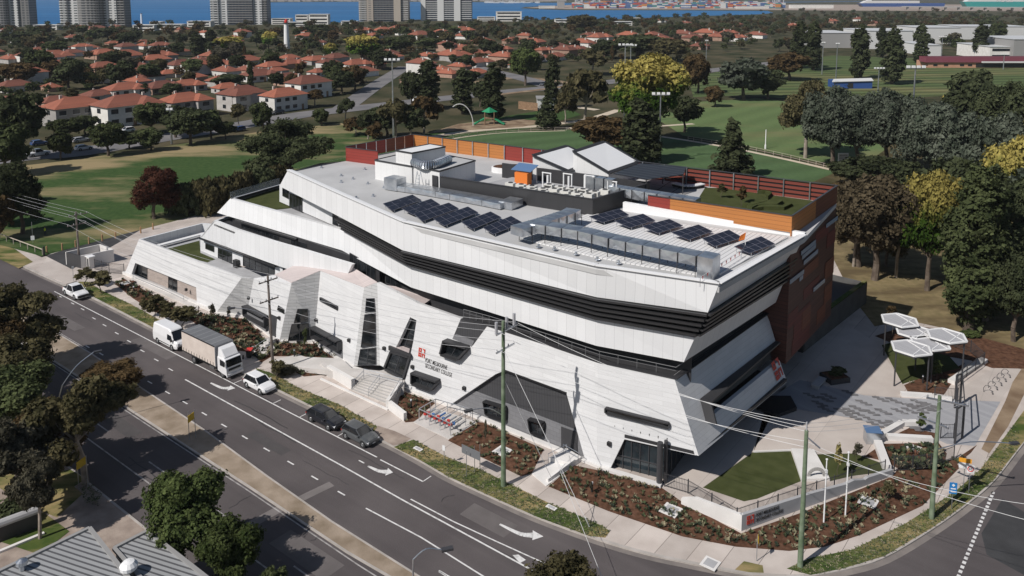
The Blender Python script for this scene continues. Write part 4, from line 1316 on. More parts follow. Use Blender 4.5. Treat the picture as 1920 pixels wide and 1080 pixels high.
dp=pxs([(1000,423),(1090,437),(1150,452),(1312,485)],zd)
t=thing('roof_duct','long silver air duct on legs across the ribbed east roof','air duct',Vector((dp[0].x,dp[0].y,ROOFZ)))
duct_run(t,dp,1.8,.95,1.75,legs=ROOFZ)
e=dp[-1]+(dp[-1]-dp[-2]).normalized()*.9
mb=MB();d_=(dp[-1]-dp[-2]).normalized();mb.box((e.x,e.y,ROOFZ+1.05),(1.5,1.9,2.1),rz=math.atan2(d_.y,d_.x));mb.build('drop_box','galv',t)
dp=pxs([(968,434),(1020,419),(1066,404),(1076,398)],zd-.1)
t=thing('roof_duct','short silver air duct running back to the dark plant screen','air duct',Vector((dp[0].x,dp[0].y,ROOFZ)))
duct_run(t,dp,1.8,.9,1.6,legs=ROOFZ)
dp=pxs([(738,348),(800,357),(880,371),(948,384)],ROOFZ+.45)
t=thing('roof_duct','low flat silver duct lying along the plant room and dark screen','air duct',Vector((dp[0].x,dp[0].y,ROOFZ)))
duct_run(t,dp,2.2,.7,2.6)
mb=MB();p=P(741,343,ROOFZ+.9);mb.box(p,(2.2,2.0,1.6),rz=R(-33));mb.build('intake_box','galv',t)
mb=MB();p=P(958,381,ROOFZ+.5);mb.box(p,(1.9,2.6,.9),rz=R(-33));mb.build('end_box','galv',t)
mat_lines('plant_panel',(0.74,0.74,0.74),(0.58,0.58,0.58),1.2,0.03,'run',rough=.5)
t=thing('plant_room','white panelled rooftop plant room with a taller lift block','plant room',P(772,345,ROOFZ))
for q,z in(([(703,301),(772,313),(800,303),(742,292)],21.9),([(772.5,312),(824,322),(891,302),(838,292)],21.9),([(742,283),(772,288),(835,276),(806,271)],23.6)):
 c=pxs(q,z)
 MB().prism(c[::-1],(0,0,ROOFZ-z)).build('wall','plant_panel',t)
 ctr=sum(c,Vector())/4
 rf=MB().prism([lerp(p,ctr,.02)+Vector((0,0,.02))for p in c][::-1],(0,0,.04)).build('roof','white_steel' if z>23 else 'roof_membrane',t)
 mb=MB()
 for a,b in zip(c,c[1:]+c[:1]):mb.bar(a+Vector((0,0,.06)),b+Vector((0,0,.06)),.22,.16)
 mb.build('edge_trim','charcoal',t)
a,b=P(811,331,21),P(821,333,21)
a,b=P(811,357,ROOFZ),P(821,359,ROOFZ)
mb=MB();dd=(a-b).normalized();nn=Vector((dd.y,-dd.x,0));nn=nn if nn.y<0 else-nn
mb.prism([a+nn*.06,b+nn*.06,b+nn*.06+Vector((0,0,2.1)),a+nn*.06+Vector((0,0,2.1))],-nn*.08);mb.build('door','charcoal',t)
rdp=smoothpts(pxs([(777,304),(792,309),(808,309.5),(822,306),(841,298)],22.5),5)
t=thing('curved_duct','ribbed round silver duct curving over the plant room roof','air duct',Vector((rdp[0].x,rdp[0].y,21.9)))
for i in range(len(rdp)-1):
 mb=MB();mb.tube(rdp[i],rdp[i+1],.62,.62,10)
 mb.tube(rdp[i],lerp(rdp[i],rdp[i+1],.12),.68,.68,10);mb.build('duct_ring','galv',t,smooth=False)
for i in range(0,len(rdp),5):
 mb=MB();mb.tube(rdp[i],atz(rdp[i],21.95),.08,n=6);mb.build('leg','galv',t)
def ladder(lab,p,rz,h=2.6):
 t=thing('step_ladder',lab,'ladder',p)
 x=Vector((math.cos(rz),math.sin(rz),0));y=Vector((-x.y,x.x,0))
 for s in(-.3,.3):
  MB().path([p+x*s-y*.7,p+x*s-y*.1+Vector((0,0,h*.9)),p+x*s+Vector((0,0,h)),p+x*s+y*.7],.035,6).build('rail','galv',t)
 for k in range(5):
  f=(k+.5)/5
  MB().bar(p-x*.3-y*(.7-.6*f)+Vector((0,0,h*.9*f)),p+x*.3-y*(.7-.6*f)+Vector((0,0,h*.9*f)),.08,.04).build('rung','galv',t)
ladder('thin metal step ladder standing against the white plant room',P(786,357,ROOFZ),R(-33))
ladder('low metal step stile over the long silver duct',P(1004,440,ROOFZ),R(-33),1.7)
s0,s1,s2,s3=P(826,359,ROOFZ),P(1111,405,ROOFZ),P(1218,372,ROOFZ),None
s3=s0+(s2-s1)
HS=2.05
t=thing('plant_screen','charcoal sheet screen enclosing the rooftop air conditioning deck','screen wall',s1)
mat_lines('screen_sheet',(0.034,0.034,0.037),(0.022,0.022,0.024),1.2,.03,'run',rough=.55)
for a,b in((s0,s1),(s1,s2),(s2,s3)):
 n=Vector((-(b-a).y,(b-a).x,0)).normalized()
 MB().prism([a,b,b+Vector((0,0,HS)),a+Vector((0,0,HS))],n*.12).build('screen_panel','screen_sheet',t)
 mb=MB();mb.bar(a+Vector((0,0,HS+.03)),b+Vector((0,0,HS+.03)),.24,.06);mb.build('capping','steel_frame',t)
fw=(s1-s0).normalized();fb=(s2-s1).normalized();Lw=(s1-s0).length
t=thing('plant_deck','grey grated deck inside the charcoal screen','deck',s0)
MB().prism([s0+fw*2+fb*.6+Vector((0,0,.35)),s1-fw*.5+fb*.6+Vector((0,0,.35)),s2-fw*.5-fb*.4+Vector((0,0,.35)),s3+fw*2-fb*.4+Vector((0,0,.35))],(0,0,-.1)).build('grating','grey_concrete',t)
ac=thing('condenser_unit','white condenser','air conditioner',(0,0,0),group='condensers on the plant deck')
mb=MB();mb.box((0,0,.72),(1.25,.8,1.3));mb.build('case','ac_white',ac,local=True)
mb=MB();mb.lathe((0,0,1.37),[(.30,0),(.32,.06),(.10,.06)],14);mb.build('fan_guard','grille',ac,local=True)
mb=MB();mb.box((0,-.405,.75),(1.0,.02,1.0));mb.build('grille','grille',ac,local=True)
mb=MB();mb.box((-.5,0,.04),(.1,.7,.08));mb.build('foot','grille',ac,local=True)
mb=MB();mb.box((.5,0,.04),(.1,.7,.08));mb.build('foot','grille',ac,local=True)
ang=math.atan2(fw.y,fw.x)
rows=[(1.5,7,17),(3.0,5,16),(4.7,8,15),(6.2,12,15)]
rn=random.Random(4)
for j,(off_,k0,k1)in enumerate(rows):
 for k in range(k0,k1):
  if k*1.62+1.6>Lw:continue
  p=s0+fw*(k*1.62+.4*(j%2))+fb*off_+Vector((0,0,.40))
  row=['front row along the charcoal screen','second row behind the charcoal screen','third row behind the charcoal screen','back row under the silver ducts'][j]
  dup(ac,p,ang+(math.pi if j%2 else 0),sc=(1,1,rn.choice((1.0,1.0,1.06,.92))),label=f'white condenser, {ordinal(k - k0)} from the left in the {row}')
drop(ac)
for i,(u,v,h)in enumerate(((938,330,2.6),(958,333,2.9),(972,336,3.1),(1020,346,2.8))):
 p=s0+fw*(10.5+i*3.3)+fb*(7.4-.2*i)
 t=thing('pipe_rack',f'white galvanised pipe frame above the condensers, {ordinal(i)} from the left','pipe frame',p,group='pipe frames on the plant deck')
 for sx in(-.6,.6):
  MB().tube(p+fw*sx,p+fw*sx+Vector((0,0,h)),.09 if i!=2 else .2,n=8).build('post','white_steel',t)
 mb=MB();mb.bar(p-fw*.7+Vector((0,0,h)),p+fw*.7+Vector((0,0,h)),.12,.12);mb.build('cross_bar','white_steel',t)
 mb=MB();mb.tube(p+fw*.15,p+fw*.15+Vector((0,0,h-.3)),.14,n=8);mb.build('pipe','white_steel',t)
q0=s0+fw*20+fb*7.0
dps=[q0+Vector((0,0,1.7)),q0+fw*11.5+Vector((0,0,1.5)),s2-fw*2.2-fb*3.6+Vector((0,0,1.3))]
t=thing('roof_duct','silver duct along the back of the condenser deck','air duct',q0)
duct_run(t,dps,1.5,1.1,1.7,legs=ROOFZ+.35)
for k in range(3):
 mb=MB();p=q0-fw*(.2+k*1.3)+fb*.3;mb.box(p+Vector((0,0,1.5)),(1.1,1.1,3.0),rz=ang);mb.build('riser','galv',t)
p=s0+fw*6.2+fb*8.2
t=thing('orange_cabinet','bright orange cabinet under a blue sheet canopy on the plant deck','cabinet',p)
mb=MB();mb.box(p+Vector((0,0,1.2)),(2.0,1.2,1.7),rz=ang);mb.build('body','orange_door',t)
mb=MB();mb.box(p+Vector((0,0,.2)),(2.1,1.3,.3),rz=ang);mb.build('plinth','grille',t)
p2=p+fb*.6
t=thing('blue_canopy','sloping blue metal sheet canopy above the orange cabinet','canopy',p2)
mat('blue_sheet',(0.14,0.24,0.42),rough=.4,metal=.3)
MB().prism([p2-fw*1.7+Vector((0,0,2.3))-fb*.9,p2+fw*1.4+Vector((0,0,2.3))-fb*.9,p2+fw*1.4+Vector((0,0,3.0))+fb*.7,p2-fw*1.7+Vector((0,0,3.0))+fb*.7],(0,0,-.06)).build('sheet','blue_sheet',t)
for a_ in(-1.5,1.2):
 MB().tube(p2+fw*a_+fb*.6,p2+fw*a_+fb*.6+Vector((0,0,2.9)),.06,n=6).build('post','galv',t)
def hut(lab,A,B,C,D,zh,zl):
 a,b,c,d=P(*A,zh),P(*B,zh),P(*C,zl),P(*D,zl)
 t=thing('roof_hut',lab,'hut',atz(d,ROOFZ))
 q=[a,b,c,d]
 lo=[atz(p,ROOFZ)for p in q]
 for i in range(4):
  j=(i+1)%4
  MB().face([lo[i],lo[j],q[j],q[i]][::-1]).build('wall','plant_panel',t)
 n=(b-a).cross(d-a).normalized();n=n if n.z>0 else-n
 MB().prism([p+n*.02 for p in q],n*.14).build('roof','white_steel',t)
 mb=MB()
 for p,r in zip(q,q[1:]+q[:1]):mb.bar(p+n*.12,r+n*.12,.55,.14,up=n)
 mb.build('edge_trim','charcoal',t)
hut('left white rooftop hut with a single sloping roof and dark edge',(999,293),(1063,275),(1120,302),(1066,322),22.9,21.0)
hut('right white rooftop hut with a single sloping roof, taller and nearer the slatted awning',(1075,286),(1133,267),(1198,305),(1141,325),23.5,21.2)
aq=pxs([(1150,325),(1200,306),(1287,313),(1281,327),(1212,336)],21.9)
t=thing('terrace_awning','flat dark slatted awning on thin posts over the roof terrace','awning',atz(aq[4],ROOFZ))
mat_lines('awning_slats',(0.020,0.022,0.028),(0.075,0.08,0.09),1.3,.25,'y',rough=.5)
MB().prism(aq,(0,0,-.12)).build('slatted_roof','awning_slats',t)
for p in(aq[4],aq[3],lerp(aq[2],aq[3],.2),lerp(aq[1],aq[2],.5)):
 MB().tube(atz(p,ROOFZ),atz(p,21.8),.07,n=6).build('post','steel_frame',t)
mat('terrace_stone',(0.26,0.255,0.25),(0.33,0.325,0.32),scale=.5,detail=5)
tp=flat('terrace_paving','terrace_stone',pxs([(1205,365),(1262,372),(1292,362),(1318,348),(1292,333),(1210,335)],ROOFZ+.05),ROOFZ+.05)
mb=MB()
for(a,b)in(((1215,345),(1290,358)),((1225,362),(1262,338)),((1250,368),(1285,345)),((1240,338),(1300,345)),((1262,352),(1292,340))):
 strip(mb,[P(*a,ROOFZ),P(*b,ROOFZ)],.14,ROOFZ+.056)
o=mb.build('paving_inlay','charcoal');o['kind']='structure'
bp=smoothpts(pxs([(1263,349),(1282,354),(1300,354),(1318,351)],ROOFZ),4)
t=thing('curved_bench','white curved bench on the roof terrace under the awning edge','bench',bp[0])
for i in range(len(bp)-1):
 pass
mb=MB()
for i in range(len(bp)-1):mb.bar(bp[i]+Vector((0,0,.48)),bp[i+1]+Vector((0,0,.48)),.9,.12)
mb.build('seat','white_steel',t)
mb=MB()
for i in range(0,len(bp)-1):mb.bar(bp[i]+Vector((0,0,.22)),bp[i+1]+Vector((0,0,.22)),.6,.4)
mb.build('base','charcoal',t)
pc=P(962,312,20.0)
t=thing('oval_planter','white oval planter with low shrubs behind the plant deck','planter',atz(pc,ROOFZ))
pr_=[Vector((pc.x+3.2*math.cos(k*math.pi/12),pc.y+1.6*math.sin(k*math.pi/12),0))for k in range(24)]
MB().slab([p for p in pr_],ROOFZ,ROOFZ+.8).build('tub','white_steel',t)
MB().slab([lerp(p,atz(pc,0),.08)for p in pr_],ROOFZ+.8,ROOFZ+.84).build('soil','mulch',t)
t=thing('turf_mounds','stepped artificial turf seating mounds on the roof terrace','turf seating',P(1440,390,ROOFZ))
for i,(l,h)in enumerate((([(1392,389),(1408,378),(1436,380),(1438,384),(1412,391)],.55),([(1400,393),(1420,383),(1455,384),(1464,379),(1467,383),(1458,389),(1420,391),(1410,396)],.5),([(1412,397),(1430,389),(1468,391),(1482,384),(1485,388),(1470,395),(1432,394)],.45),([(1420,364),(1438,361),(1447,368),(1440,375),(1436,372),(1440,368),(1434,364)],.5))):
 MB().slab(pxs(l,ROOFZ),ROOFZ+.03,ROOFZ+h).build('turf_step','turf',t)
fa_,fb_=P(1313,520,ROOFZ+.9),P(1390,470,ROOFZ+.9)
t=thing('warning_line','line of small red pennants along the east roof edge','warning line',atz(fa_,ROOFZ))
MB().path([fa_,fb_],.02,4).build('rope','white_steel',t)
mat('pennant_red',(0.70,0.06,0.04),rough=.6)
for k in range(9):
 p=lerp(fa_,fb_,(k+.5)/9);d_=(fb_-fa_).normalized()
 MB().prism([p-d_*.16,p+d_*.16,p-Vector((0,0,.36))],Vector((d_.y,-d_.x,0))*.02).build('pennant','pennant_red',t)
for p in(fa_,fb_):MB().tube(atz(p,ROOFZ),p,.03,n=5).build('post','galv',t)
p=P(1397,471,ROOFZ+.1)
t=thing('orange_flag','small orange flag on a short pole at the east roof edge','flag',p)
MB().tube(p,p+Vector((0,0,2.0)),.035,n=6).build('pole','white_steel',t)
MB().prism([p+Vector((0,0,2.0)),p+Vector((-.55,-.1,1.7)),p+Vector((-.7,0,1.1)),p+Vector((-.12,0,1.25))],(0.02,-.03,0)).build('cloth','orange_door',t)
rn=random.Random(9)
pts=[(603,315),(640,330),(662,336),(684,318),(690,345),(640,342),(720,352),(700,368),(668,372),(1010,463),(1040,468),(1080,477),(1120,487),(1160,494)]
where=['west tip of the flat roof','flat roof left of the plant room','flat roof in front of the plant room','flat roof beside the red fence end','flat roof near the low duct','middle of the bare west roof','flat roof below the intake box','flat roof above the first solar bank','bare roof near the long west parapet','ribbed sheet left of the long duct','ribbed sheet under the duct ladder','ribbed sheet in front of the long duct','ribbed sheet beside the front parapet','ribbed sheet near the east corner']
for(u,v),w_ in zip(pts,where):
 p=P(u,v,ROOFZ+(0.14 if u>1000 else 0))
 mb=MB();mb.lathe(p,[(.28,0),(.25,.06),(.1,.1),(.1,.2),(.16,.22),(.14,.3)],10)
 tag(mb.build('roof_anchor','galv'),'small metal roof anchor on the '+w_,'roof anchor','roof anchors')
#   vehicles
def paint(name,c,**k):return mat(name,c,rough=.3,spec=.5,coat=.4,**k)
paint('paint_white',(0.78,0.78,0.79));paint('paint_black',(0.012,0.013,0.018));paint('paint_grey',(0.085,0.09,0.095));paint('paint_silver',(0.42,0.43,0.45));paint('paint_blue',(0.03,0.07,0.2));paint('paint_red',(0.3,0.02,0.02))
mat('tyre',(0.015,0.015,0.016),rough=.9);mat('rim',(0.38,0.39,0.40),rough=.35,metal=.8)
mat('car_glass',(0.012,0.014,0.017),rough=.06,spec=.8);mat('lamp_lens',(0.75,0.76,0.78),rough=.15);mat('tail_red',(0.35,0.02,0.015),rough=.3);mat('plate',(0.7,0.7,0.68),rough=.5);mat('trim_black',(0.02,0.02,0.021),rough=.6)
def loft(mb,secs):
 n=len(secs[0][1]);vs=[]
 for x,r in secs:vs+=[(x,y,z)for y,z in r]
 fs=[]
 for i in range(len(secs)-1):
  for k in range(n):
   k2=(k+1)%n
   fs.append((i*n+k,i*n+k2,(i+1)*n+k2,(i+1)*n+k))
 fs.append(tuple(range(n-1,-1,-1)));fs.append(tuple((len(secs)-1)*n+k for k in range(n)))
 return mb.mesh(vs,fs)
def wheels(t,xs,w,r,wd=.22):
 for x in xs:
  for sg in(-1,1):
   y0=sg*(w-wd)
   wh=MB().tube((x,y0,r),(x,y0+sg*wd,r),r,n=18).build('wheel','tyre',t,local=True)
   mb=MB();mb.tube((x,y0+sg*(wd-.02),r),(x,y0+sg*(wd+.012),r),r*.64,r*.56,n=14);mb.build('rim','rim',wh,local=True)
def car(name,label,cat,pm,L,W_,H_,prof,gh,wb,r=.32,group=None):
 t=thing(name,label,cat,group=group)
 w=W_/2
 secs=[]
 for x,zt in prof:
  e=min(1.0,(L/2-abs(x))/.55);ww=w*(.80+.20*max(0,e)**.5);zb=.24+.10*(1-max(0,e))
  secs.append((x,[(-ww*.9,zb),(-ww,zb+.16),(-ww,zt*.80),(-ww*.93,zt*.96),(-ww*.6,zt),(ww*.6,zt),(ww*.93,zt*.96),(ww,zt*.80),(ww,zb+.16),(ww*.9,zb)]))
 b=loft(MB(),secs).build('body',pm,t,smooth=False,local=True)
 x0,x1,x2,x3,zb=gh
 wt=w*.74;wl=w*.93
 MB().mesh([(x0,-wl,zb-.05),(x0,wl,zb-.05),(x3,wl*.96,zb-.05),(x3,-wl*.96,zb-.05),(x1,-wt,H_-.05),(x1,wt,H_-.05),(x2,wt,H_-.05),(x2,-wt,H_-.05)],[(0,1,2,3),(7,6,5,4),(0,4,5,1),(1,5,6,2),(2,6,7,3),(3,7,4,0)]).build('windows','car_glass',t,local=True)
 rf=MB();xm=(x1+x2)/2
 loft(rf,[(x1-.06,[(-wt*.96,H_-.07),(wt*.96,H_-.07),(wt*.9,H_-.03),(-wt*.9,H_-.03)]),(x1+.25,[(-wt*1.02,H_-.07),(wt*1.02,H_-.07),(wt*.8,H_),(-wt*.8,H_)]),(xm,[(-wt*1.02,H_-.06),(wt*1.02,H_-.06),(wt*.8,H_+.02),(-wt*.8,H_+.02)]),(x2-.25,[(-wt*1.02,H_-.07),(wt*1.02,H_-.07),(wt*.8,H_),(-wt*.8,H_)]),(x2+.05,[(-wt*.94,H_-.07),(wt*.94,H_-.07),(wt*.88,H_-.03),(-wt*.88,H_-.03)])])
 rf.build('roof',pm,t,local=True)
 for sg in(-1,1):
  pl=MB()
  pl.bar((x3,sg*wl*.965,zb-.03),(x2,sg*wt*1.01,H_-.05),.07,.06);pl.build('pillar',pm,t,local=True)
  pl=MB();pl.bar((x0,sg*wl*1.0,zb-.03),(x1,sg*wt*1.01,H_-.05),.16,.06);pl.build('pillar',pm,t,local=True)
  pl=MB();xb=(x2+x1)/2+.1;pl.bar((xb,sg*wl*.99,zb-.03),(xb-.05,sg*wt*1.015,H_-.05),.08,.05);pl.build('pillar','trim_black',t,local=True)
  m2=MB();m2.box((x3-.22,sg*(w+.07),zb+.06),(.16,.2,.14));m2.build('mirror',pm,t,local=True)
  hl=MB();zf=prof[-2][1]
  hl.box((L/2-.20,sg*w*.70,zf*.80),(.26,.34,.13),rz=-sg*.35);hl.build('headlight','lamp_lens',t,local=True)
  tl=MB();tl.box((-L/2+.12,sg*w*.76,zb-.18),(.12,.26,.2));tl.build('tail_light','tail_red',t,local=True)
  d=MB();d.bar((x3-.75,sg*(w+.008),zb-.2),(x3-.55,sg*(w+.008),zb-.2),.03,.04);d.build('door_handle','rim',t,local=True)
  for x in wb:
   MB().tube((x,sg*(w-.03),r),(x,sg*(w+.006),r),r+.08,n=18).build('wheel_arch','trim_black',t,local=True)
 MB().box((L/2-.10,0,.42),(.14,W_*.62,.18)).build('grille','trim_black',t,local=True)
 MB().box((L/2-.02,0,.40),(.03,.38,.12)).build('number_plate','plate',t,local=True)
 wheels(t,wb,w+.015,r)
 return t
HEAD=A0
def put(t,u0,v0,u1,v1,w):
 a,b=P(u0,v0),P(u1,v1)
 c=(a+b)/2+E2*(w-.08)
 t.matrix_basis=Matrix.Translation(Vector((c.x,c.y,.012)))@Matrix.Rotation(HEAD,4,'Z')
suvp=[(-2.12,.86),(-2.05,.98),(-1.5,1.02),(-.5,1.0),(.6,.99),(.95,1.0),(1.6,.92),(1.95,.82),(2.14,.62)]
t=car('parked_car','small white crossover car parked in front of the truck','car','paint_white',4.3,1.78,1.6,suvp,(-1.98,-1.55,.25,1.0,1.0),(-1.28,1.33),.34);put(t,463.3,727,487.8,739.6,.89)
wagp=[(-2.40,.80),(-2.32,.96),(-1.6,.98),(-.4,.97),(.7,.95),(1.1,.95),(1.8,.86),(2.2,.74),(2.40,.55)]
t=car('parked_car','glossy black wagon parked behind the grey hatchback','car','paint_black',4.8,1.86,1.45,wagp,(-2.25,-1.65,.2,1.15,.95),(-1.42,1.42),.34);put(t,584.4,790.6,614.4,806.7,.93)
hatp=[(-2.06,.82),(-2.0,.96),(-1.5,.98),(-.4,.96),(.6,.95),(1.0,.94),(1.6,.86),(1.95,.74),(2.08,.56)]
t=car('parked_car','dark grey hatchback, the last car in the row before the painted bay ends','car','paint_grey',4.2,1.8,1.48,hatp,(-1.95,-1.6,.15,1.0,.95),(-1.28,1.34),.33);put(t,648.3,822.2,680,838.9,.9)
utp=[(-2.6,.98),(-2.5,1.05),(-1.2,1.05),(-.3,1.05),(.7,1.05),(1.1,1.08),(1.9,1.02),(2.4,.92),(2.62,.66)]
t=car('utility_truck','white dual cab utility with an open black tray parked by the driveway','ute','paint_white',5.25,1.86,1.82,utp,(-1.0,-.82,.45,1.15,1.05),(-1.55,1.55),.39)
MB().box((-1.78,0,1.07),(1.35,1.5,.05)).build('tray_well','trim_black',t,local=True)
MB().path([(-1.15,-.75,1.06),(-1.2,-.7,1.75),(-1.2,.7,1.75),(-1.15,.75,1.06)],.04,6).build('sports_bar','trim_black',t,local=True)
MB().box((2.62,0,.62),(.18,1.7,.34)).build('bull_bar','trim_black',t,local=True)
put(t,122,553.5,141,562,.93)
t=thing('delivery_van','white high roofed delivery van parked behind the truck','van')
def ring(w,zb,zt,ws):return[(-w*.96,zb),(-w,zb+.3),(-w,zt*.55),(-ws,zt-.12),(-ws*.85,zt),(ws*.85,zt),(ws,zt-.12),(w,zt*.55),(w,zb+.3),(w*.96,zb)]
loft(MB(),[(-2.9,ring(.96,.4,2.45,.78)),(-2.75,ring(1.0,.35,2.58,.84)),(.9,ring(1.0,.32,2.6,.84)),(1.35,ring(1.0,.32,2.42,.82))]).build('cargo_body','paint_white',t,local=True)
loft(MB(),[(1.35,ring(1.0,.32,2.40,.82)),(1.75,ring(.99,.32,1.95,.84)),(2.15,ring(.98,.32,1.28,.86)),(2.6,ring(.94,.34,1.12,.80)),(2.85,ring(.84,.42,.86,.7))]).build('cab','paint_white',t,local=True)
MB().mesh([(1.42,-.76,2.30),(1.42,.76,2.30),(2.17,.84,1.32),(2.17,-.84,1.32)],[(0,1,2,3)[::-1]]).prism([Vector((1.45,-.74,2.31)),Vector((1.45,.74,2.31)),Vector((2.19,.82,1.33)),Vector((2.19,-.82,1.33))],(.03,0,.03)).build('windscreen','car_glass',t,local=True)
for sg in(-1,1):
 MB().prism([Vector((.75,sg*1.0,1.22)),Vector((1.95,sg*1.0,1.22)),Vector((1.55,sg*.93,1.88)),Vector((.75,sg*.93,1.92))],(0,sg*.02,.01)).build('side_window','car_glass',t,local=True)
 MB().box((1.95,sg*1.12,1.4),(.14,.2,.34)).build('mirror','trim_black',t,local=True)
 MB().box((2.68,sg*.66,.92),(.28,.34,.26),rz=-sg*.4).build('headlight','lamp_lens',t,local=True)
 MB().bar((-2.0,sg*1.006,.55),(1.2,sg*1.006,.55),.02,.1).build('side_moulding','trim_black',t,local=True)
 for x in(-1.75,1.75):MB().tube((x,sg*.95,.36),(x,sg*1.003,.36),.44,n=16).build('wheel_arch','trim_black',t,local=True)
MB().box((2.84,0,.5),(.1,1.5,.2)).build('bumper','trim_black',t,local=True)
MB().box((2.80,0,.78),(.06,.8,.14)).build('grille','trim_black',t,local=True)
wheels(t,(-1.75,1.75),1.01,.36)
put(t,296,643,323.3,657.4,1.0)
mat('curtain',(0.60,0.52,0.465),(0.68,0.60,0.54),scale=.8,detail=6,rough=.7,bump=.1,bscale=2)
mat_lines('truck_roof',(0.165,0.17,0.18),(0.27,0.275,0.28),1.15,.12,'x',ang=0,rough=.5,var=.15)
t=thing('box_truck','white cab truck with a cream curtain sided body parked behind the small white car','truck')
bx=MB().box((-1.55,0,2.35),(7.4,2.46,2.5));bd_=bx.build('load_box','curtain',t,local=True)
MB().box((-1.55,0,3.62),(7.44,2.5,.05)).build('box_roof','truck_roof',bd_,local=True)
MB().box((2.17,0,2.35),(.05,2.5,2.54)).build('front_board','grey_concrete',bd_,local=True)
for sg in(-1,1):
 MB().bar((-5.2,sg*1.25,3.6),(2.15,sg*1.25,3.6),.06,.12).build('top_rail','trim_black',bd_,local=True)
 MB().bar((-5.2,sg*1.25,1.08),(2.15,sg*1.25,1.08),.06,.12).build('side_rail','trim_black',bd_,local=True)
 st_m=MB()
 for k in range(12):st_m.box((-4.9+k*.6,sg*1.245,1.32),(.05,.03,.42))
 st_m.build('curtain_buckles','trim_black',bd_,local=True,kind='stuff')
MB().box((-.9,0,.92),(8.6,.9,.26)).build('chassis','trim_black',t,local=True)
def cring(w,zb,zt):return[(-w,zb),(-w,zt-.2),(-w*.9,zt),(w*.9,zt),(w,zt-.2),(w,zb)]
cb_=loft(MB(),[(2.45,cring(1.12,.75,2.55)),(3.4,cring(1.14,.6,2.58)),(4.0,cring(1.12,.55,2.35)),(4.22,cring(1.08,.5,1.5)),(4.25,cring(1.05,.5,.9))]).build('cab','paint_white',t,local=True)
loft(MB(),[(2.5,[(-1.05,2.5),(1.05,2.5),(.95,3.55),(-.95,3.55)]),(3.1,[(-1.08,2.5),(1.08,2.5),(.9,3.35),(-.9,3.35)]),(3.75,[(-1.0,2.45),(1.0,2.45),(.85,2.6),(-.85,2.6)])]).build('wind_deflector','paint_white',cb_,local=True)
MB().prism([Vector((4.03,-.98,2.30)),Vector((4.03,.98,2.30)),Vector((4.235,1.0,1.48)),Vector((4.235,-1.0,1.48))],(.03,0,.01)).build('windscreen','car_glass',cb_,local=True)
for sg in(-1,1):
 MB().prism([Vector((3.0,sg*1.135,1.5)),Vector((3.95,sg*1.125,1.5)),Vector((3.85,sg*1.12,2.2)),Vector((3.0,sg*1.135,2.25))],(0,sg*.02,0)).build('side_window','car_glass',cb_,local=True)
 MB().box((4.1,sg*1.3,1.95),(.1,.2,.5)).build('mirror','trim_black',cb_,local=True)
 MB().box((4.2,sg*.8,.82),(.14,.36,.2)).build('headlight','lamp_lens',cb_,local=True)
 MB().box((1.2,sg*1.0,.8),(.9,.3,.5)).build('fuel_tank','rim',t,local=True)
MB().box((4.27,0,1.12),(.06,1.6,.3)).build('grille','trim_black',cb_,local=True)
MB().path([(4.42,-1.1,.55),(4.42,-1.1,1.05),(4.42,1.1,1.05),(4.42,1.1,.55)],.045,8).build('bull_bar','rim',cb_,local=True)
MB().box((4.3,0,.5),(.2,2.2,.28)).build('bumper','paint_white',cb_,local=True)
wheels(t,(3.35,),1.12,.48,.28);wheels(t,(-2.75,),1.18,.48,.5)
a,b=P(363.3,681.9),P(418,709);c=(a+b)/2+E2*1.13;c.z=.012
t.matrix_basis=Matrix.Translation(c-E1*.3)@Matrix.Rotation(HEAD,4,'Z')
#   poles and wires
mat('pole_wood',(0.14,0.115,0.10),(0.22,0.185,0.165),scale=1.5,detail=5,rough=.9)
mat('pole_green',(0.105,0.15,0.085),(0.20,0.25,0.17),scale=1.3,detail=6,rough=.9)
mat('wire',(0.42,0.42,0.43),rough=.5)
mat('wire_pale',(0.60,0.60,0.60),rough=.5)
mat('insulator',(0.40,0.40,0.42),rough=.3)
def arm(t,base,z,d,L,m='pole_wood',off=0.0,w=.13):
 c=base+Vector((0,0,z));a,b=c-d*(L/2-off),c+d*(L/2+off)
 o=MB().bar(a,b,w,w).build('crossarm',m,t)
 for k in(0,.33,.67,1):
  MB().lathe(lerp(a,b,.03+.94*k)+Vector((0,0,w/2)),[(.05,0),(.08,.08),(.05,.12),(.07,.2),(.03,.24)],8).build('insulator','insulator',o)
 return a,b
def pole(label,u,v,vt,m,r0=.19,r1=.13,lean=None,z0=.14):
 p=P(u,v,z0);h=hgt(u,v,vt,z0)
 t=thing('power_pole',label,'power pole',p)
 tp_=p+Vector((0,0,h))+(lean or Vector((0,0,0)))
 MB().tube(p-Vector((0,0,.05)),tp_,r0,r1,12).build('shaft',m,t)
 return t,p,h,tp_
def sag(a,b,s,n=14):return[lerp(a,b,k/n)-Vector((0,0,4*s*(k/n)*(1-k/n)))for k in range(n+1)]
def wire(a,b,s,label,m='wire',r=.016,group=None):
 mb=MB();mb.path(sag(Vector(a),Vector(b),s),r,4)
 return tag(mb.build('power_line',m),label,'power line',group)
def lamp(t,a,b,name='lamp_arm'):
 mid=lerp(a,b,.45)+Vector((0,0,.45))
 o=MB().path(smoothpts([a,mid,b],4),.045,7).build(name,'galv',t)
 d=(b-a);d.z=0;d.normalize();s=Vector((-d.y,d.x,0))
 MB().box(b+d*.35-Vector((0,0,.02)),(.8,.34,.16),ax=(d,s,Vector((0,0,1)))).build('lantern','steel_frame',o)
 MB().box(b+d*.4-Vector((0,0,.115)),(.5,.26,.05),ax=(d,s,Vector((0,0,1)))).build('lens','lamp_lens',o)
p1,b1p,h1,t1p=pole('grey timber power pole beside the grey walled enclosure by the driveway',149,497,397,'pole_wood')
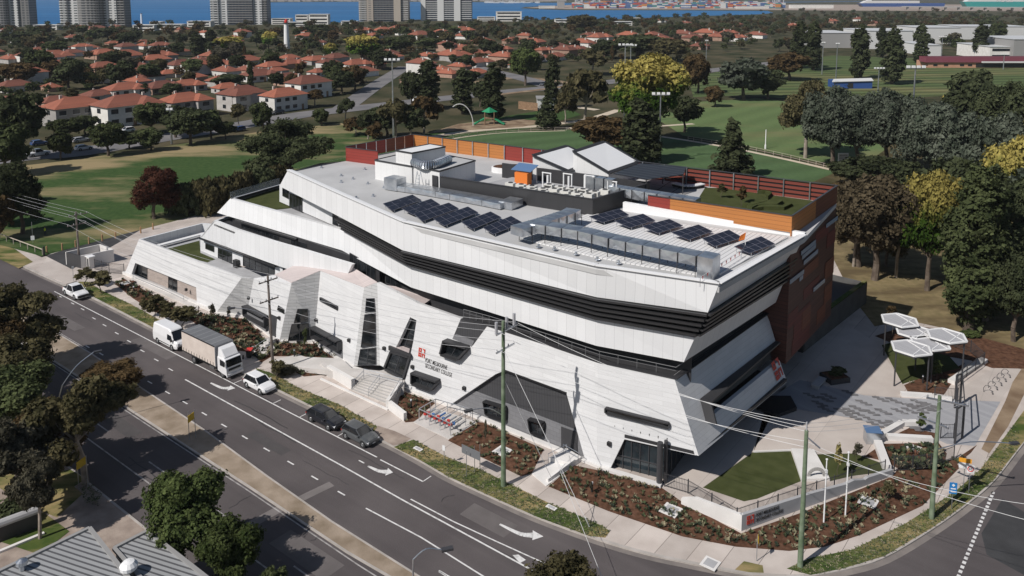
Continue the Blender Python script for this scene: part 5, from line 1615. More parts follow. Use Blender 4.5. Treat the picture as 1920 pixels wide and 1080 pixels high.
A1a=arm(p1,b1p,h1-.6,E2,3.0,off=.3);A1b=arm(p1,b1p,h1-2.2,E2,3.0)
p2,b2p,h2,t2p=pole('dark timber power pole with two crossarms in front of the folded brick facade',512.3,697.6,518,'pole_wood',lean=Vector((-.25,.1,0)))
A2a=arm(p2,b2p+Vector((-.22,.1,0)),h2-.6,E2,2.6);A2b=arm(p2,b2p+Vector((-.18,.07,0)),h2-3.0,E2,2.6)
lamp(p2,b2p+Vector((-.12,.05,6.6)),PX(440,577,b2p.y-.6))
p3,b3p,h3,t3p=pole('tallest green stained power pole, stayed by guy wires, on the nature strip',944,911,602,'pole_green',.24,.15)
A3a=arm(p3,b3p,h3-1.0,E2,3.0,'galv',.5);A3b=arm(p3,b3p,h3-2.7,E2,2.6,'galv',.3)
for k in(-1.0,.5,1.6):
 MB().tube(b3p+E2*k+Vector((0,0,h3-.9)),b3p+E2*k+Vector((0,0,h3+.2)),.14,n=8).build('fuse_holder','insulator',p3)
lamp(p3,b3p+Vector((0,0,6.9)),PX(885,768,b3p.y-1.2))
p4,b4p,h4,t4p=pole('green stained power pole rising in front of the lettered sign wall',1500.2,1062,807,'pole_green',.23,.15)
MB().tube(t4p,t4p+Vector((0,0,.7)),.06,n=6).build('top_pin','insulator',p4)
MB().bar(t4p-Vector((0,0,.5)),t4p+E1*1.1-Vector((0,0,1.1)),.09,.09).build('bracket','galv',p4)
p5,b5p,h5,t5p=pole('green stained power pole on the side street verge beside the blue sign',1746.3,972,742,'pole_green',.22,.14)
A5a=arm(p5,b5p,h5-.4,(E1+E2*.2).normalized(),3.2,'galv',.6);A5b=arm(p5,b5p,h5-2.6,(E1-E2*.2).normalized(),2.6,'galv',-.4)
lamp(p5,b5p+Vector((0,0,6.4)),PX(1895,831,b5p.y+1.0))
farL=ST(-185,-9,0)
def up(p,z):return Vector((p.x,p.y,p.z+z))
for i,f in enumerate((.05,.5,.95)):
 wn=['road side','middle','school side'][i]
 a1_,a2_,a3_=lerp(*A1a,f)+Vector((0,0,.3)),lerp(*A2a,f)+Vector((0,0,.3)),lerp(*A3a,f)+Vector((0,0,.3))
 wire(up(farL,9.3)+E2*(i-1),a1_,1.0,f'upper power wire, {wn}, leaving the driveway pole to the left',r=.018)
 wire(a1_,a2_,1.2,f'upper power wire, {wn}, driveway pole to folded facade pole',r=.018)
 wire(a2_,a3_,.9,f'upper power wire, {wn}, folded facade pole to tallest pole',r=.018)
 wire(a3_,t4p+Vector((0,0,.6-.35*i)),.9,f'upper power wire, {wn}, tallest pole to sign wall pole','wire_pale',r=.02)
 wire(t4p+Vector((0,0,.6-.35*i)),lerp(*A5a,f)+Vector((0,0,.3)),.6,f'upper power wire, {wn}, sign wall pole to side street pole',r=.016)
for i,f in enumerate((.05,.95)):
 wn=['road side','school side'][i]
 a1_,a2_,a3_=lerp(*A1b,f)+Vector((0,0,.3)),lerp(*A2b,f)+Vector((0,0,.3)),lerp(*A3b,f)+Vector((0,0,.3))
 wire(up(farL,7.4)+E2*(i-.5)*2,a1_,1.0,f'lower power wire, {wn}, leaving the driveway pole to the left',r=.018)
 wire(a1_,a2_,1.3,f'lower power wire, {wn}, driveway pole to folded facade pole',r=.018)
 wire(a2_,a3_,1.0,f'lower power wire, {wn}, folded facade pole to tallest pole',r=.018)
 wire(a3_,t4p-Vector((0,0,.9+.5*i)),1.1,f'lower power wire, {wn}, tallest pole to sign wall pole','wire_pale',r=.02)
 far_r=P(2080,1010,9.5)+Vector((0,i*3.0,0))
 wire(t4p-Vector((0,0,.9+.5*i)),far_r,.8,f'service wire crossing the side street from the sign wall pole, {"near" if i == 0 else "far"} one','wire_pale',r=.02)
wire(b3p+Vector((0,0,h3-2.6)),P(1105,988,.2),0.02,'steel guy wire from the tallest pole down to the tip of the nature strip','wire_pale',r=.03)
wire(b3p+Vector((0,0,h3-5.4)),P(1038,905,.2),0.02,'shorter steel guy wire from the tallest pole down beside the concrete side steps','wire_pale',r=.025)
wire(P(1028,880,.2)+Vector((0,0,3)),P(1140,1110,2.0),.1,'thin guy wire running down across the road in front of the corner bed','wire_pale',r=.022)
MB_=MB();MB_.tube(P(1098,970,1.2),P(1105,988,.14),.05,n=6);tag(MB_.build('guy_guard','wire_pale'),'pale plastic guard on the foot of the long guy wire','guy guard')
def street_lamp(label,base,top,head):
 t=thing('street_lamp',label,'street lamp',base)
 MB().tube(base,top,.10,.06,8).build('shaft','galv',t)
 lamp(t,top,head)
b=P(772,1262,.1);street_lamp('grey street lamp leaning in at the bottom edge over the near lanes',b,up(b,8.2)+Vector((.2,.2,0)),PX(829,1031,b.y+.8))
b=P(92,812,.1);street_lamp('grey street lamp with a long arm among the trees left of the median',b,PX(117,722,b.y),PX(176,660,b.y+1.6))
#   signs
mat('sign_yellow',(0.55,0.36,0.02),rough=.5);mat('sign_blue',(0.02,0.20,0.52),rough=.4);mat('sign_white',(0.80,0.80,0.80),rough=.5);mat('sign_orange',(0.80,0.36,0.03),rough=.5);mat('sign_red',(0.65,0.04,0.03),rough=.5);mat('sign_grey',(0.16,0.165,0.175),rough=.5)
def board(t,c,w,h,m,n,name='panel',th=.04):
 n=Vector(n).normalized();x=Vector((-n.y,n.x,0)).normalized()
 return MB().box(c,(w,th,h),ax=(x,n,Vector((0,0,1)))).build(name,m,t),x,n
def signpost(label,feet,ztop,panels,n,cat='sign',z0=.14,r=.035):
 base=P(*feet[0],z0)
 t=thing('road_sign',label,cat,base)
 for f in feet:
  p=P(*f,z0);MB().tube(p,up(p,ztop),r,n=7).build('post','galv',t)
 ctr=sum((P(*f,z0)for f in feet),Vector())/len(feet)
 nn=Vector(n).normalized()
 for(dx,z,w,h,m)in panels:
  x=Vector((-nn.y,nn.x,0))
  board(t,ctr+x*dx+Vector((0,0,z))+nn*.06,w,h,m,nn)
 return t,ctr,nn
toCam=Vector((-.3,-1,0))
t,c,n=signpost('yellow and black direction board on two posts standing in the median',[(355,824),(367,821)],3.1,[(0,2.3,.95,.75,'sign_yellow')],-E1+-E2*.4)
x=Vector((-n.y,n.x,0))
for k in range(5):MB().box(c+x*(-.3+.15*k)+n*.09+Vector((0,0,2.3)),(.08,.02,.3),ax=(x,n,Vector((0,0,1)))).build('dark_letter','trim_black',t)
t,c,n=signpost('yellow and black direction board on two posts under the gum on the near verge',[(148,917),(165,913)],3.1,[(0,2.45,1.1,.75,'sign_yellow')],-E1-E2*.4,z0=.1)
x=Vector((-n.y,n.x,0))
for k in range(5):MB().box(c+x*(-.32+.16*k)+n*.09+Vector((0,0,2.45)),(.09,.02,.3),ax=(x,n,Vector((0,0,1)))).build('dark_letter','trim_black',t)
t,c,n=signpost('blue and white information sign on one post by the side street',[(1784,955)],2.6,[(0,2.05,.62,1.05,'sign_blue')],(-.2,-1,0))
x=Vector((-n.y,n.x,0))
MB().box(c+n*.1+Vector((0,0,2.35)),(.2,.02,.2),ax=((x+Vector((0,0,1))).normalized(),n,(Vector((0,0,1))-x).normalized())).build('diamond_mark','sign_white',t)
for z in(2.02,1.75):MB().box(c+n*.1+Vector((0,0,z)),(.42,.02,.1),ax=(x,n,Vector((0,0,1)))).build('white_bar','sign_white',t)
t,c,n=signpost('orange and white school zone sign on a post behind the round speed sign',[(1806,915)],3.0,[(0,2.75,1.05,.42,'sign_orange'),(-.1,2.25,.8,.55,'sign_white')],(-.35,-1,0))
t,c,n=signpost('white speed sign with a red ring on the verge beside the side street',[(1816,924)],2.6,[(0,2.35,.62,.75,'sign_white')],(-.35,-1,0))
x=Vector((-n.y,n.x,0));rg=MB()
for k in range(20):
 a0,a1=2*math.pi*k/20,2*math.pi*(k+1)/20
 q=[c+n*.09+Vector((0,0,2.38))+x*(math.cos(a)*r)+Vector((0,0,math.sin(a)*r))for a,r in((a0,.26),(a1,.26),(a1,.19),(a0,.19))]
 rg.prism(q,n*.012)
rg.build('red_ring','sign_red',t)
text('40','letter_black',c+n*.09+x*-.15+Vector((0,0,2.27)),x,(0,0,1),.3,t,width=.28)
t,c,n=signpost('small yellow warning sign on a thin post at the kerb ramp by the corner',[(1418.5,1052)],2.3,[(0,1.95,.5,.5,'sign_yellow')],(1,-.25,0))
t,c,n=signpost('small white parking sign on a thin post beside the planted bed',[(833,873)],2.1,[(0,1.85,.3,.5,'sign_white')],(-.5,-1,0))
t,c,n=signpost('wide grey street board on three posts seen from behind at the nature strip',[(875,895),(890,886)],2.7,[(0.1,2.35,2.3,.85,'sign_grey')],-E2)
board(t,P(891,884,.14)+Vector((0,0,1.7)),.9,.5,'sign_grey',-E2)
mb=MB();p=P(900,879,.14);mb.tube(p,up(p,2.5),.035,n=7);mb.build('post','galv',t)
t,c,n=signpost('thin grey sign pole at the driveway edge beside the ute',[(138,528)],2.5,[(0,2.3,.3,.45,'sign_white')],(.8,-1,0))
t,c,n=signpost('thin pale pole by the park edge left of the driveway pole',[(62,456)],4.0,[(0,1.0,.6,.8,'sign_white')],(.3,-1,0))
#   lettered sign wall, flag poles, fences
wl0,wc,wr=P(1277,945,.15),P(1390,996,.15),P(1674,892,.15)
t=thing('sign_wall','pale grey concrete sign wall bent at the corner with red emblem and black lettering','sign wall',wc)
hw=1.45
d1_=(wl0-wc).normalized();d2_=(wr-wc).normalized()
def nrm(d):n=Vector((-d.y,d.x,0));return n if n.y>0 else-n
lw=[wl0,wc,up(wc,hw),up(lerp(wc,wl0,.75),hw*.82),up(wl0,.55)]
MB().prism(lw,nrm(d1_)*.3).build('wall_panel','white_concrete',t)
rwpts=[wc,wr,up(wr,.62),up(lerp(wc,wr,.82),.72),up(lerp(wc,wr,.80),.60),up(lerp(wc,wr,.72),.95),up(lerp(wc,wr,.66),.85),up(lerp(wc,wr,.45),1.15),up(wc,hw)]
MB().prism(rwpts,nrm(d2_)*.3).build('wall_panel','grey_concrete',t)
nf=-nrm(d2_)
emblem(wc+d2_*.55+nf*.02+Vector((0,0,.42)),d2_,Vector((0,0,1)),.78,t)
text('PORT MELBOURNE','letter_black',wc+d2_*1.55+nf*.03+Vector((0,0,.86)),d2_,(0,0,1),.46,t,width=2.55)
text('SECONDARY COLLEGE','letter_black',wc+d2_*1.55+nf*.03+Vector((0,0,.40)),d2_,(0,0,1),.46,t,width=3.05)
for i,(u,v,vt)in enumerate(((1544.5,979,862),(1585,966,849))):
 p=P(u,v,.15);h=hgt(u,v,vt,.15)
 t=thing('flag_pole',['bare white flag pole nearer the sign wall pole','bare white flag pole farther from the sign wall pole'][i],'flag pole',p)
 MB().tube(p,up(p,h),.07,.05,8).build('shaft','white_steel',t)
 MB().tube(up(p,h),up(p,h+.08),.10,n=8).build('cap','white_steel',t)
 MB().box(up(p,h*.82),(.18,.18,.3)).build('cleat_box','white_steel',t)
def picket_fence(label,pts,h,gap=.14,m='steel_frame',r=.014,rail=True):
 t=thing('picket_fence',label,'fence',pts[0])
 for a,b in zip(pts[:-1],pts[1:]):
  L=(b-a).length;nb=max(1,round(L/2.4))
  for k in range(nb):
   p,q=lerp(a,b,k/nb),lerp(a,b,(k+1)/nb)
   mb=MB();n=max(2,int((q-p).length/gap))
   for j in range(n):
    x=lerp(p,q,(j+.5)/n);mb.tube(x,up(x,h),r,n=4,cap=False)
   for z in(.12,h-.1):mb.bar(up(p,z),up(q,z),.035,.035)
   mb.build('fence_panel',m,t)
   MB().box(up(p,h*.52),(.07,.07,h*1.06)).build('fence_post',m,t)
 p=pts[-1];MB().box(up(p,h*.52),(.07,.07,h*1.06)).build('fence_post',m,t)
 return t
picket_fence('black picket fence from the glazed corner round the top of the sign wall',[P(1246,912,.15),P(1290,925,.15),wc+nrm(d2_)*.6+Vector((0,0,.4)),lerp(wc,wr,.5)+nrm(d2_)*.6+Vector((0,0,.3)),lerp(wc,wr,.98)+nrm(d2_)*.6],1.35)
picket_fence('black picket fence along the garden beds up to the tall gate frame',[P(1676,884,.15),P(1745,878,.15),P(1788,862,.15)],1.5)
picket_fence('short black picket fence inside the tall gate frame',[P(1763,822,.15),P(1788,822,.15)],1.6)
picket_fence('black picket fence behind the gate beside the bike hoops',[P(1752,748,.15),P(1795,752,.15)],1.5)
picket_fence('black picket fence on the pale kerb wall beside the shade canopies',[P(1795,720,.45),P(1845,683,.45),P(1820,660,.45),P(1790,650,.3)],1.5)
picket_fence('black picket fence and gate at the west end of the brick wing',[P(178,505,.15),P(205,512,.15),P(233,514,.15)],1.7)
MB__=MB();q=[P(1790,722,.14),P(1852,680,.14)];d_=(q[1]-q[0]).normalized()
MB__.prism([q[0],q[1],up(q[1],.45),up(q[0],.45)],nrm(d_)*.8);tag(MB__.build('kerb_wall','white_concrete'),'pale concrete kerb wall under the fence by the bike hoops','low wall')
t=thing('entrance_gate','tall black steel gate frame standing open at the paved forecourt','gate',P(1797,826,.15))
gp=[P(1790,832,.15),P(1804,822,.15),P(1800,760,.15),P(1790,765,.15)]
for p in gp:MB().box(up(p,1.9),(.16,.16,3.8)).build('post','steel_frame',t)
for a,b in((0,1),(2,3)):
 MB().bar(up(gp[a],3.75),up(gp[b],3.75),.12,.12).build('top_bar','steel_frame',t)
 mb=MB()
 for k in range(7):x=lerp(gp[a],gp[b],(k+.5)/7);mb.tube(up(x,.2),up(x,3.7),.018,n=4)
 mb.build('leaf_bars','steel_frame',t)
for a,b in((1,2),(0,3)):MB().bar(up(gp[a],3.9),up(gp[b],3.9),.1,.14).build('side_bar','steel_frame',t)
#   shade canopies
mat_lines('shade_mesh',(0.44,0.44,0.46),(0.34,0.34,0.35),.22,.05,'x',ang=R(25),rough=.6,var=.05)
lab=['hexagonal white edged shade canopy farthest back, beside the dry grass','hexagonal white edged shade canopy second from the back','hexagonal white edged shade canopy on the right, nearest the picket fence','hexagonal white edged shade canopy in the middle, touching two others','hexagonal white edged shade canopy at the front left over the turf']
for i,(u,v,z)in enumerate(((1687,600.5,4.6),(1714.7,622,4.2),(1775,629.5,4.6),(1743.6,643,4.2),(1708.7,652.5,4.6))):
 c=P(u,v,z);RR=2.25
 t=thing('shade_canopy',lab[i],'shade canopy',atz(c,.15),group='hexagonal shade canopies')
 vx=[c+Vector((RR*math.cos(R(60*k+12)),RR*math.sin(R(60*k+12)),0))for k in range(6)]
 MB().prism([lerp(p,c,.06)for p in vx],(0,0,-.05)).build('mesh_top','shade_mesh',t)
 mb=MB()
 for a,b in zip(vx,vx[1:]+vx[:1]):mb.bar(a,b,.22,.16)
 for k in(0,1):mb.bar(lerp(vx[k],vx[k+1],.1)+Vector((0,0,.02)),lerp(vx[(k+4)%6],vx[(k+3)%6],.1)+Vector((0,0,.02)),.10,.08)
 mb.build('rim_frame','white_steel',t)
 mb=MB()
 for a,b in zip(vx,vx[1:]+vx[:1]):mb.bar(lerp(a,c,.02)-Vector((0,0,.17)),lerp(b,c,.02)-Vector((0,0,.17)),.12,.2)
 mb.build('under_frame','steel_frame',t)
 for k in((3,5)if i%2==0 else(4,)):
  p=lerp(vx[k],c,.12);MB().tube(Vector((p.x,p.y,.15)),p-Vector((0,0,.1)),.09,n=8).build('post','steel_frame',t)
#   entrance steps, ramps, low walls
ZT=1.05
t=thing('entrance_stairs','wide pale concrete entrance steps between white side walls','stairs',P(695,740,.15))
sA,sB,sC,sD=P(680,709.6,ZT),P(752.5,726.5,ZT),P(733,761,.15),P(657.8,731,.15)
mat('step_grey',(0.36,0.35,0.335),rough=.8)
for k in range(6):
 f0,f1=k/6,(k+1)/6;z=lerp(Vector((0,0,ZT)),Vector((0,0,.15)),f0).z
 q=[lerp(sA,sD,f0),lerp(sB,sC,f0),lerp(sB,sC,f1),lerp(sA,sD,f1)]
 o=MB().slab([(p.x,p.y)for p in q],.10,z).build('step','concrete',t)
 MB().bar(atz(lerp(q[3],q[0],.12),z+.01),atz(lerp(q[2],q[1],.12),z+.01),.09,.02).build('nosing','step_grey',o)
mb=MB();ld=pxs([(600,680),(640,672),(660,690),(711,695),(735,690),(760,700),(757,727),(753,727),(680,709),(614,694)],ZT)
tag(mb.slab([(p.x,p.y)for p in ld],.10,ZT).build('entrance_landing','concrete'),'raised pale concrete landing in front of the glazed entrance','landing')
mb=MB();q=[P(516,684,.17),P(548,668,.17),P(640,672,ZT-.01),P(614,694,ZT-.01)]
mb.prism(q,(0,0,-.6));tag(mb.build('entrance_ramp','concrete'),'long pale concrete ramp rising from the footpath to the entrance landing','ramp')
def lowwall(label,pts,h0,h1,th=.35,m='white_concrete',z0=.14):
 mb=MB();n=len(pts)-1
 for i,(a,b)in enumerate(zip(pts[:-1],pts[1:])):
  d=(b-a).normalized();ha,hb=lerp(Vector((h0,0,0)),Vector((h1,0,0)),i/n).x,lerp(Vector((h0,0,0)),Vector((h1,0,0)),(i+1)/n).x
  e=d*.003*i
  mb.prism([a+e,b+e,up(b,hb)+e,up(a,ha)+e],nrm(d)*(th+.002*i))
 return tag(mb.build('low_wall',m),label,'low wall')
lowwall('white concrete side wall left of the entrance steps',[P(613,703,.14),P(659,731,.14)],1.15,1.25,.5)
lowwall('white concrete wall right of the entrance steps, bent round the mulch bed',[P(728,768,.14),P(757,790,.14)],.95,.9,.4)
lowwall('white concrete wall sloping up beside the entrance steps to the brick wall',[P(730,766,.14),P(755,734,.14)],.95,1.3,.4)
lowwall('low pale kerb beside the footpath in front of the entrance steps',[P(600,712,.14),P(726,770,.14)],.14,.14,.25)
lowwall('pale garden wall from the silver box towards the forecourt tree',[P(1648,828,.14),P(1696,800,.14),P(1722,800,.14)],.5,.5,.6)
lowwall('long pale garden wall between the tree bed and the planted bed',[P(1665,826,.14),P(1750,831,.14)],.5,.5,.6)
lowwall('pale garden wall running down beside the small turf',[P(1653,834,.14),P(1671,882,.14)],.5,.5,.8)
lowwall('pale low wall edging the forecourt beside the shade garden',[P(1690,744,.14),P(1750,748,.14),P(1785,754,.14)],.45,.45,.5)
lowwall('pale concrete edge along the back of the large turf',[P(1413,849,.14),P(1484,846,.14)],.12,.12,.2)
mb=MB();q=pxs([(1483,845),(1526,847),(1556,902),(1502,903)],.15);mb.slab([(p.x,p.y)for p in q],.14,.42)
tag(mb.build('seating_slab','white_concrete'),'long pale concrete slab between the two turf patches','slab seat')
mb=MB();rc_=P(1531,893,.42)
for k in range(10):
 a0,a1=math.pi*k/10,math.pi*(k+1)/10
 mb.bar(rc_+Vector((.75*math.cos(a0),0,.75*math.sin(a0))),rc_+Vector((.75*math.cos(a1),0,.75*math.sin(a1))),.3,.1,up=Vector((0,1,0)))
tag(mb.build('arch_seat','step_grey'),'small round grey arch at the near end of the concrete slab','arch')
lowwall('pale concrete side steps and ramp wall leading to the charcoal door',[P(1028,905,.14),P(1078,872,.14)],.35,.6,.3)
mb=MB();q=pxs([(997,889),(1024,912),(1078,872),(1058,858),(1030,868)],.15);mb.slab([(p.x,p.y)for p in q],.14,.20)
tag(mb.build('side_ramp','white_concrete'),'pale concrete side ramp from the footpath to the charcoal door','ramp')
mb=MB();q=pxs([(1030,866),(1062,848),(1090,865),(1072,876)],.15);mb.slab([(p.x,p.y)for p in q],.14,.62)
tag(mb.build('side_landing','white_concrete'),'small pale landing in front of the charcoal door','landing')
mb=MB();q=pxs([(472,652),(510,645),(516,655),(500,668),(480,668)],.15);mb.slab([(p.x,p.y)for p in q],.14,.35)
for k in range(3):
 q2=pxs([(488+k*6,652-k*3),(508+k*3,646-k*3),(512+k*3,651-k*3),(492+k*6,658-k*3)],.15);mb.slab([(p.x,p.y)for p in q2],.14,.5+.2*k)
tag(mb.build('small_steps','concrete'),'small pale steps behind the truck cab up to the bay window','steps')
def handrail(label,pts,h=.95,m='galv'):
 t=thing('handrail',label,'handrail',pts[0])
 MB().path([pts[0]]+[up(p,h)for p in pts]+[pts[-1]],.028,6).build('top_tube',m,t)
 MB().path([up(p,h*.5)for p in pts],.022,6).build('mid_tube',m,t)
for i,f in enumerate((.03,.45,.97)):
 handrail(['left','middle','right'][i]+' bent steel handrail on the wide entrance steps',[lerp(sA,sB,f)+Vector((0,0,.02)),lerp(sD,sC,f)])
handrail('steel handrail along the edge of the entrance landing',[P(682,706,ZT),P(755,725,ZT)])
handrail('steel handrail along the brick wing ramp beside the beige recess',[P(250,524,.3),P(300,545,.3),P(345,566,.3)])
handrail('steel handrail on the small steps behind the truck cab',[P(470,668,.2),P(505,645,.5)])
handrail('steel handrail beside the charcoal door ramp, wall side',[P(1056,850,.6),P(1084,866,.6)])
handrail('steel handrail beside the charcoal door ramp, footpath side',[P(1028,868,.2),P(1062,850,.6)])
t=thing('pipe_cage','galvanised pipe cage with red valves and blue meters on a concrete pad','pipe cage',P(815,790,.15))
cg_=pxs([(786,789),(845,817),(886,790),(817,770)],.15)
mb=MB();mb.slab([(p.x,p.y)for p in pxs([(775,792),(842,824),(895,792),(815,765)],.15)],.14,.19);mb.build('pad','concrete',t)
hc=1.35
for k in range(4):
 a,b=cg_[k],cg_[(k+1)%4]
 MB().bar(up(a,0),up(a,hc),.07,.07,up=Vector((1,0,0))).build('post','galv',t)
 MB().bar(up(a,hc),up(b,hc),.07,.07).build('top_rail','galv',t)
 for f in(.33,.67):
  p=lerp(a,b,f);MB().bar(p,up(p,hc),.05,.05,up=Vector((1,0,0))).build('post','galv',t)
for f in(.25,.5,.75):MB().bar(up(lerp(cg_[0],cg_[1],f),hc),up(lerp(cg_[3],cg_[2],f),hc),.05,.05).build('roof_bar','galv',t)
mat('pipe_red',(0.55,0.035,0.025),rough=.4);mat('pipe_blue',(0.05,0.16,0.42),rough=.4)
rn=random.Random(2)
for k in range(6):
 f=(k+.6)/6.6;p,q=lerp(cg_[0],cg_[1],f)*.8+lerp(cg_[3],cg_[2],f)*.2,lerp(cg_[0],cg_[1],f)*.25+lerp(cg_[3],cg_[2],f)*.75
 MB().tube(up(p,.55),up(q,.55),.10,n=9).build('pipe','pipe_blue' if k in(2,3)else 'galv',t)
 MB().tube(p,up(p,.62),.09,n=9).build('riser','galv',t)
 MB().tube(up(p,.62),up(p,.78),.2,n=12).build('valve_wheel','pipe_red',t)
 MB().box(up(lerp(p,q,.3),.58),(.3,.26,.34)).build('valve_body','pipe_red' if k%2==0 else 'pipe_blue',t)
def bollard(label,u,v):
 p=P(u,v,.15);t=thing('bollard_light',label,'bollard light',p,group='bollard lights')
 MB().tube(p,up(p,.8),.09,n=9).build('shaft','trim_black',t);MB().tube(up(p,.8),up(p,.95),.10,n=9).build('lens','lamp_lens',t)
for lab_,u,v in(('black bollard light in the bed beside the entrance ramp',552,669),('black bollard light in the mulch bed right of the entrance steps',771,764),('black bollard light beside the shade turf',1730,718),('white topped bollard light in the bed near the brick wing',251,548),('white topped bollard light in the corner mulch bed',1110,922)):bollard(lab_,u,v)
for lab_,u,v,w in(('pale square pit lid in the bed behind the tallest pole',942,846,1.5),('pale square pit lid in the corner mulch bed',1258,957,1.6),('pale square pit lid behind the flag poles',1628,941,1.5),('pale square pit lid behind the truck cab',498,647,1.6),('pale square pit lid in the bed by the brick wing',235,531,1.4),('pale square pit lid in the fenced garden bed',1713,841,1.3),('pale oblong pit lid on the verge by the planted bed',784,842,1.0),('pale oblong pit lid on the verge near the guy wire',1034,952,1.0),('grey grated kerb pit at the bottom of the corner',1332,1057,1.3)):
 p=P(u,v,.156);t=thing('pit_lid',lab_,'pit lid',p)
 MB().box(up(p,.03),(w,w*(1 if w>1.05 and 'oblong' not in lab_ else .45),.06),rz=A0).build('collar','white_concrete',t)
 MB().box(up(p,.066),(w*.68,w*.68*(1 if 'oblong' not in lab_ else .4),.02),rz=A0).build('lid','grey_concrete',t)
p=P(1634,828,.15);t=thing('silver_cabinet','brushed steel cabinet with a sloping blue top at the garden corner','cabinet',p)
MB().prism([p+Vector((-.75,-.5,0)),p+Vector((.75,-.5,0)),p+Vector((.75,-.5,1.15)),p+Vector((-.75,-.5,1.25))],(.1,1.0,0)).build('body','galv',t)
MB().prism([p+Vector((-.82,-.58,1.27)),p+Vector((.82,-.58,1.17)),p+Vector((.94,.58,1.30)),p+Vector((-.7,.58,1.42))],(0,0,.06)).build('lid','blue_sheet',t)
for k in range(5):
 p=lerp(P(1853,737,.155),P(1886,706,.155),k/4);t=thing('bike_hoop',f'black curled bike hoop on the pale paving, {["nearest the forecourt", "second from the forecourt", "middle one", "fourth from the forecourt", "farthest from the forecourt"][k]}','bike hoop',p,group='bike hoops')
 d_=Vector((.8,-.6,0))
 MB().path([p-d_*.45,p-d_*.5+Vector((0,0,.5)),p-d_*.3+Vector((0,0,.85)),p+Vector((0,0,.9)),p+d_*.25+Vector((0,0,.7)),p+d_*.1+Vector((0,0,.45)),p+d_*.4+Vector((0,0,.3)),p+d_*.45],.03,6).build('tube','steel_frame',t)
 MB().box(p+d_*.45+Vector((0,0,.01)),(.18,.18,.02)).build('foot_plate','steel_frame',t)
p=P(468,670,.15);t=thing('wheelie_bin','dark wheelie bin with a red lid on the path behind the truck cab','bin',p)
MB().mesh([p+Vector(q)for q in((-.28,-.3,.08),(.28,-.3,.08),(.28,.3,.08),(-.28,.3,.08),(-.33,-.36,1.0),(.33,-.36,1.0),(.33,.36,1.0),(-.33,.36,1.0))],[(3,2,1,0),(4,5,6,7),(0,1,5,4),(1,2,6,5),(2,3,7,6),(3,0,4,7)]).build('body','trim_black',t)
MB().prism([p+Vector((-.36,-.4,1.0)),p+Vector((.36,-.4,1.0)),p+Vector((.36,.4,1.06)),p+Vector((-.36,.4,1.06))],(0,0,.06)).build('lid','pipe_red',t)
for s_ in(-.3,.3):MB().tube(p+Vector((s_,.32,.12)),p+Vector((s_+.06,.32,.12)),.12,n=10).build('wheel','tyre',t)
t=thing('utility_enclosure','roofless grey rendered enclosure beside the driveway','enclosure',P(151,500,.15))
HE=2.3;eq=[P(122.5,472.5,HE),P(187.5,457.5,HE),P(213,467.5,HE),P(151,480,HE)]
for i in range(4):
 a,b=atz(eq[i],.1),atz(eq[(i+1)%4],.1);n=Vector((-(b-a).y,(b-a).x,0)).normalized();c=sum(eq,Vector())/4;n=n if n.dot(c-a)>0 else-n
 MB().prism([a,b,atz(b,HE-.002*i),atz(a,HE-.002*i)],n*.22).build('wall','charcoal_rib' if i==3 else 'white_concrete',t)
p=P(170,502,.15);t=thing('hooded_cabinet','white hooded service cabinet in front of the grey enclosure','cabinet',p)
MB().box(up(p,.95),(.9,.8,1.9),rz=A0).build('body','white_concrete',t)
MB().box(up(p,1.98),(1.5,1.1,.14),rz=A0).build('hood','white_steel',t)
MB().box(up(p,.9)-E2*.405,(.6,.02,1.5),rz=A0).build('door','grille',t)
t=thing('guard_rail','timber guard rail along the park edge at the far left','guard rail',P(80,478,.15))
ga,gb=P(0,448,.15),P(80,478,.15)
mat('pale_timber',(0.36,0.31,0.26),(0.46,0.40,0.34),scale=1.5,rough=.8)
MB().tube(up(ga,1.0),up(gb,1.0),.09,n=7).build('rail','pale_timber',t)
for k in range(7):p=lerp(ga,gb,k/6);MB().tube(p,up(p,1.0),.08,n=7).build('post','pale_timber',t)
p=P(83,479,.15);t=thing('gate_bollard','thick dark post at the end of the guard rail','bollard',p);MB().tube(p,up(p,1.5),.16,.14,10).build('shaft','trim_black',t);MB().tube(up(p,1.5),up(p,1.58),.18,n=10).build('cap','trim_black',t)
mat('orange_timber',(0.36,0.20,0.10),(0.45,0.27,0.15),scale=2,rough=.8)
bw_=['nearest the guard rail','second from the guard rail','left of the grey enclosure','behind the power pole','behind the grey enclosure','right of the grey enclosure','left of the brick wing corner','behind the brick wing parapet']
for(u,v),w_ in zip(((88,474),(117,469),(142,463),(167,457),(192,452),(217,447),(264,437),(287,430)),bw_):
 p=P(u,v,.16);t=thing('timber_bollard','short timber bollard on the park edge, '+w_,'bollard',p,group='timber bollards along the park edge')
 MB().tube(p,up(p,1.15),.14,.13,9).build('shaft','orange_timber',t);MB().lathe(up(p,1.15),[(.13,0),(.10,.08),(.03,.11)],9).build('cap','orange_timber',t)
p=P(1565,712,.15);t=thing('court_planter','dark square planter with a small tree in the shaded court','planter',p)
MB().box(up(p,.3),(2.6,2.2,.6),rz=R(15)).build('tub','charcoal',t);MB().box(up(p,.62),(2.3,1.9,.06),rz=R(15)).build('soil','mulch',t)
p=P(1535,722,.15);t=thing('court_bench','grey slab bench with three round holes beside the dark planter','bench',p)
MB().box(up(p,.42),(2.6,.9,.16),rz=R(50)).build('seat','grey_concrete',t)
for k in(-1,1):MB().box(up(p,.17)+Vector((math.cos(R(50)),math.sin(R(50)),0))*k,(.3,.8,.34),rz=R(50)).build('leg','grey_concrete',t)
p=P(1460,770,.15);t=thing('court_platform','black angular timber platform in the shade below the lettered end wall','platform',p)
MB().slab([(q.x,q.y)for q in pxs([(1418,768),(1440,748),(1482,748),(1494,770),(1456,784)],.15)],.14,.55).build('top','black_metal',t)
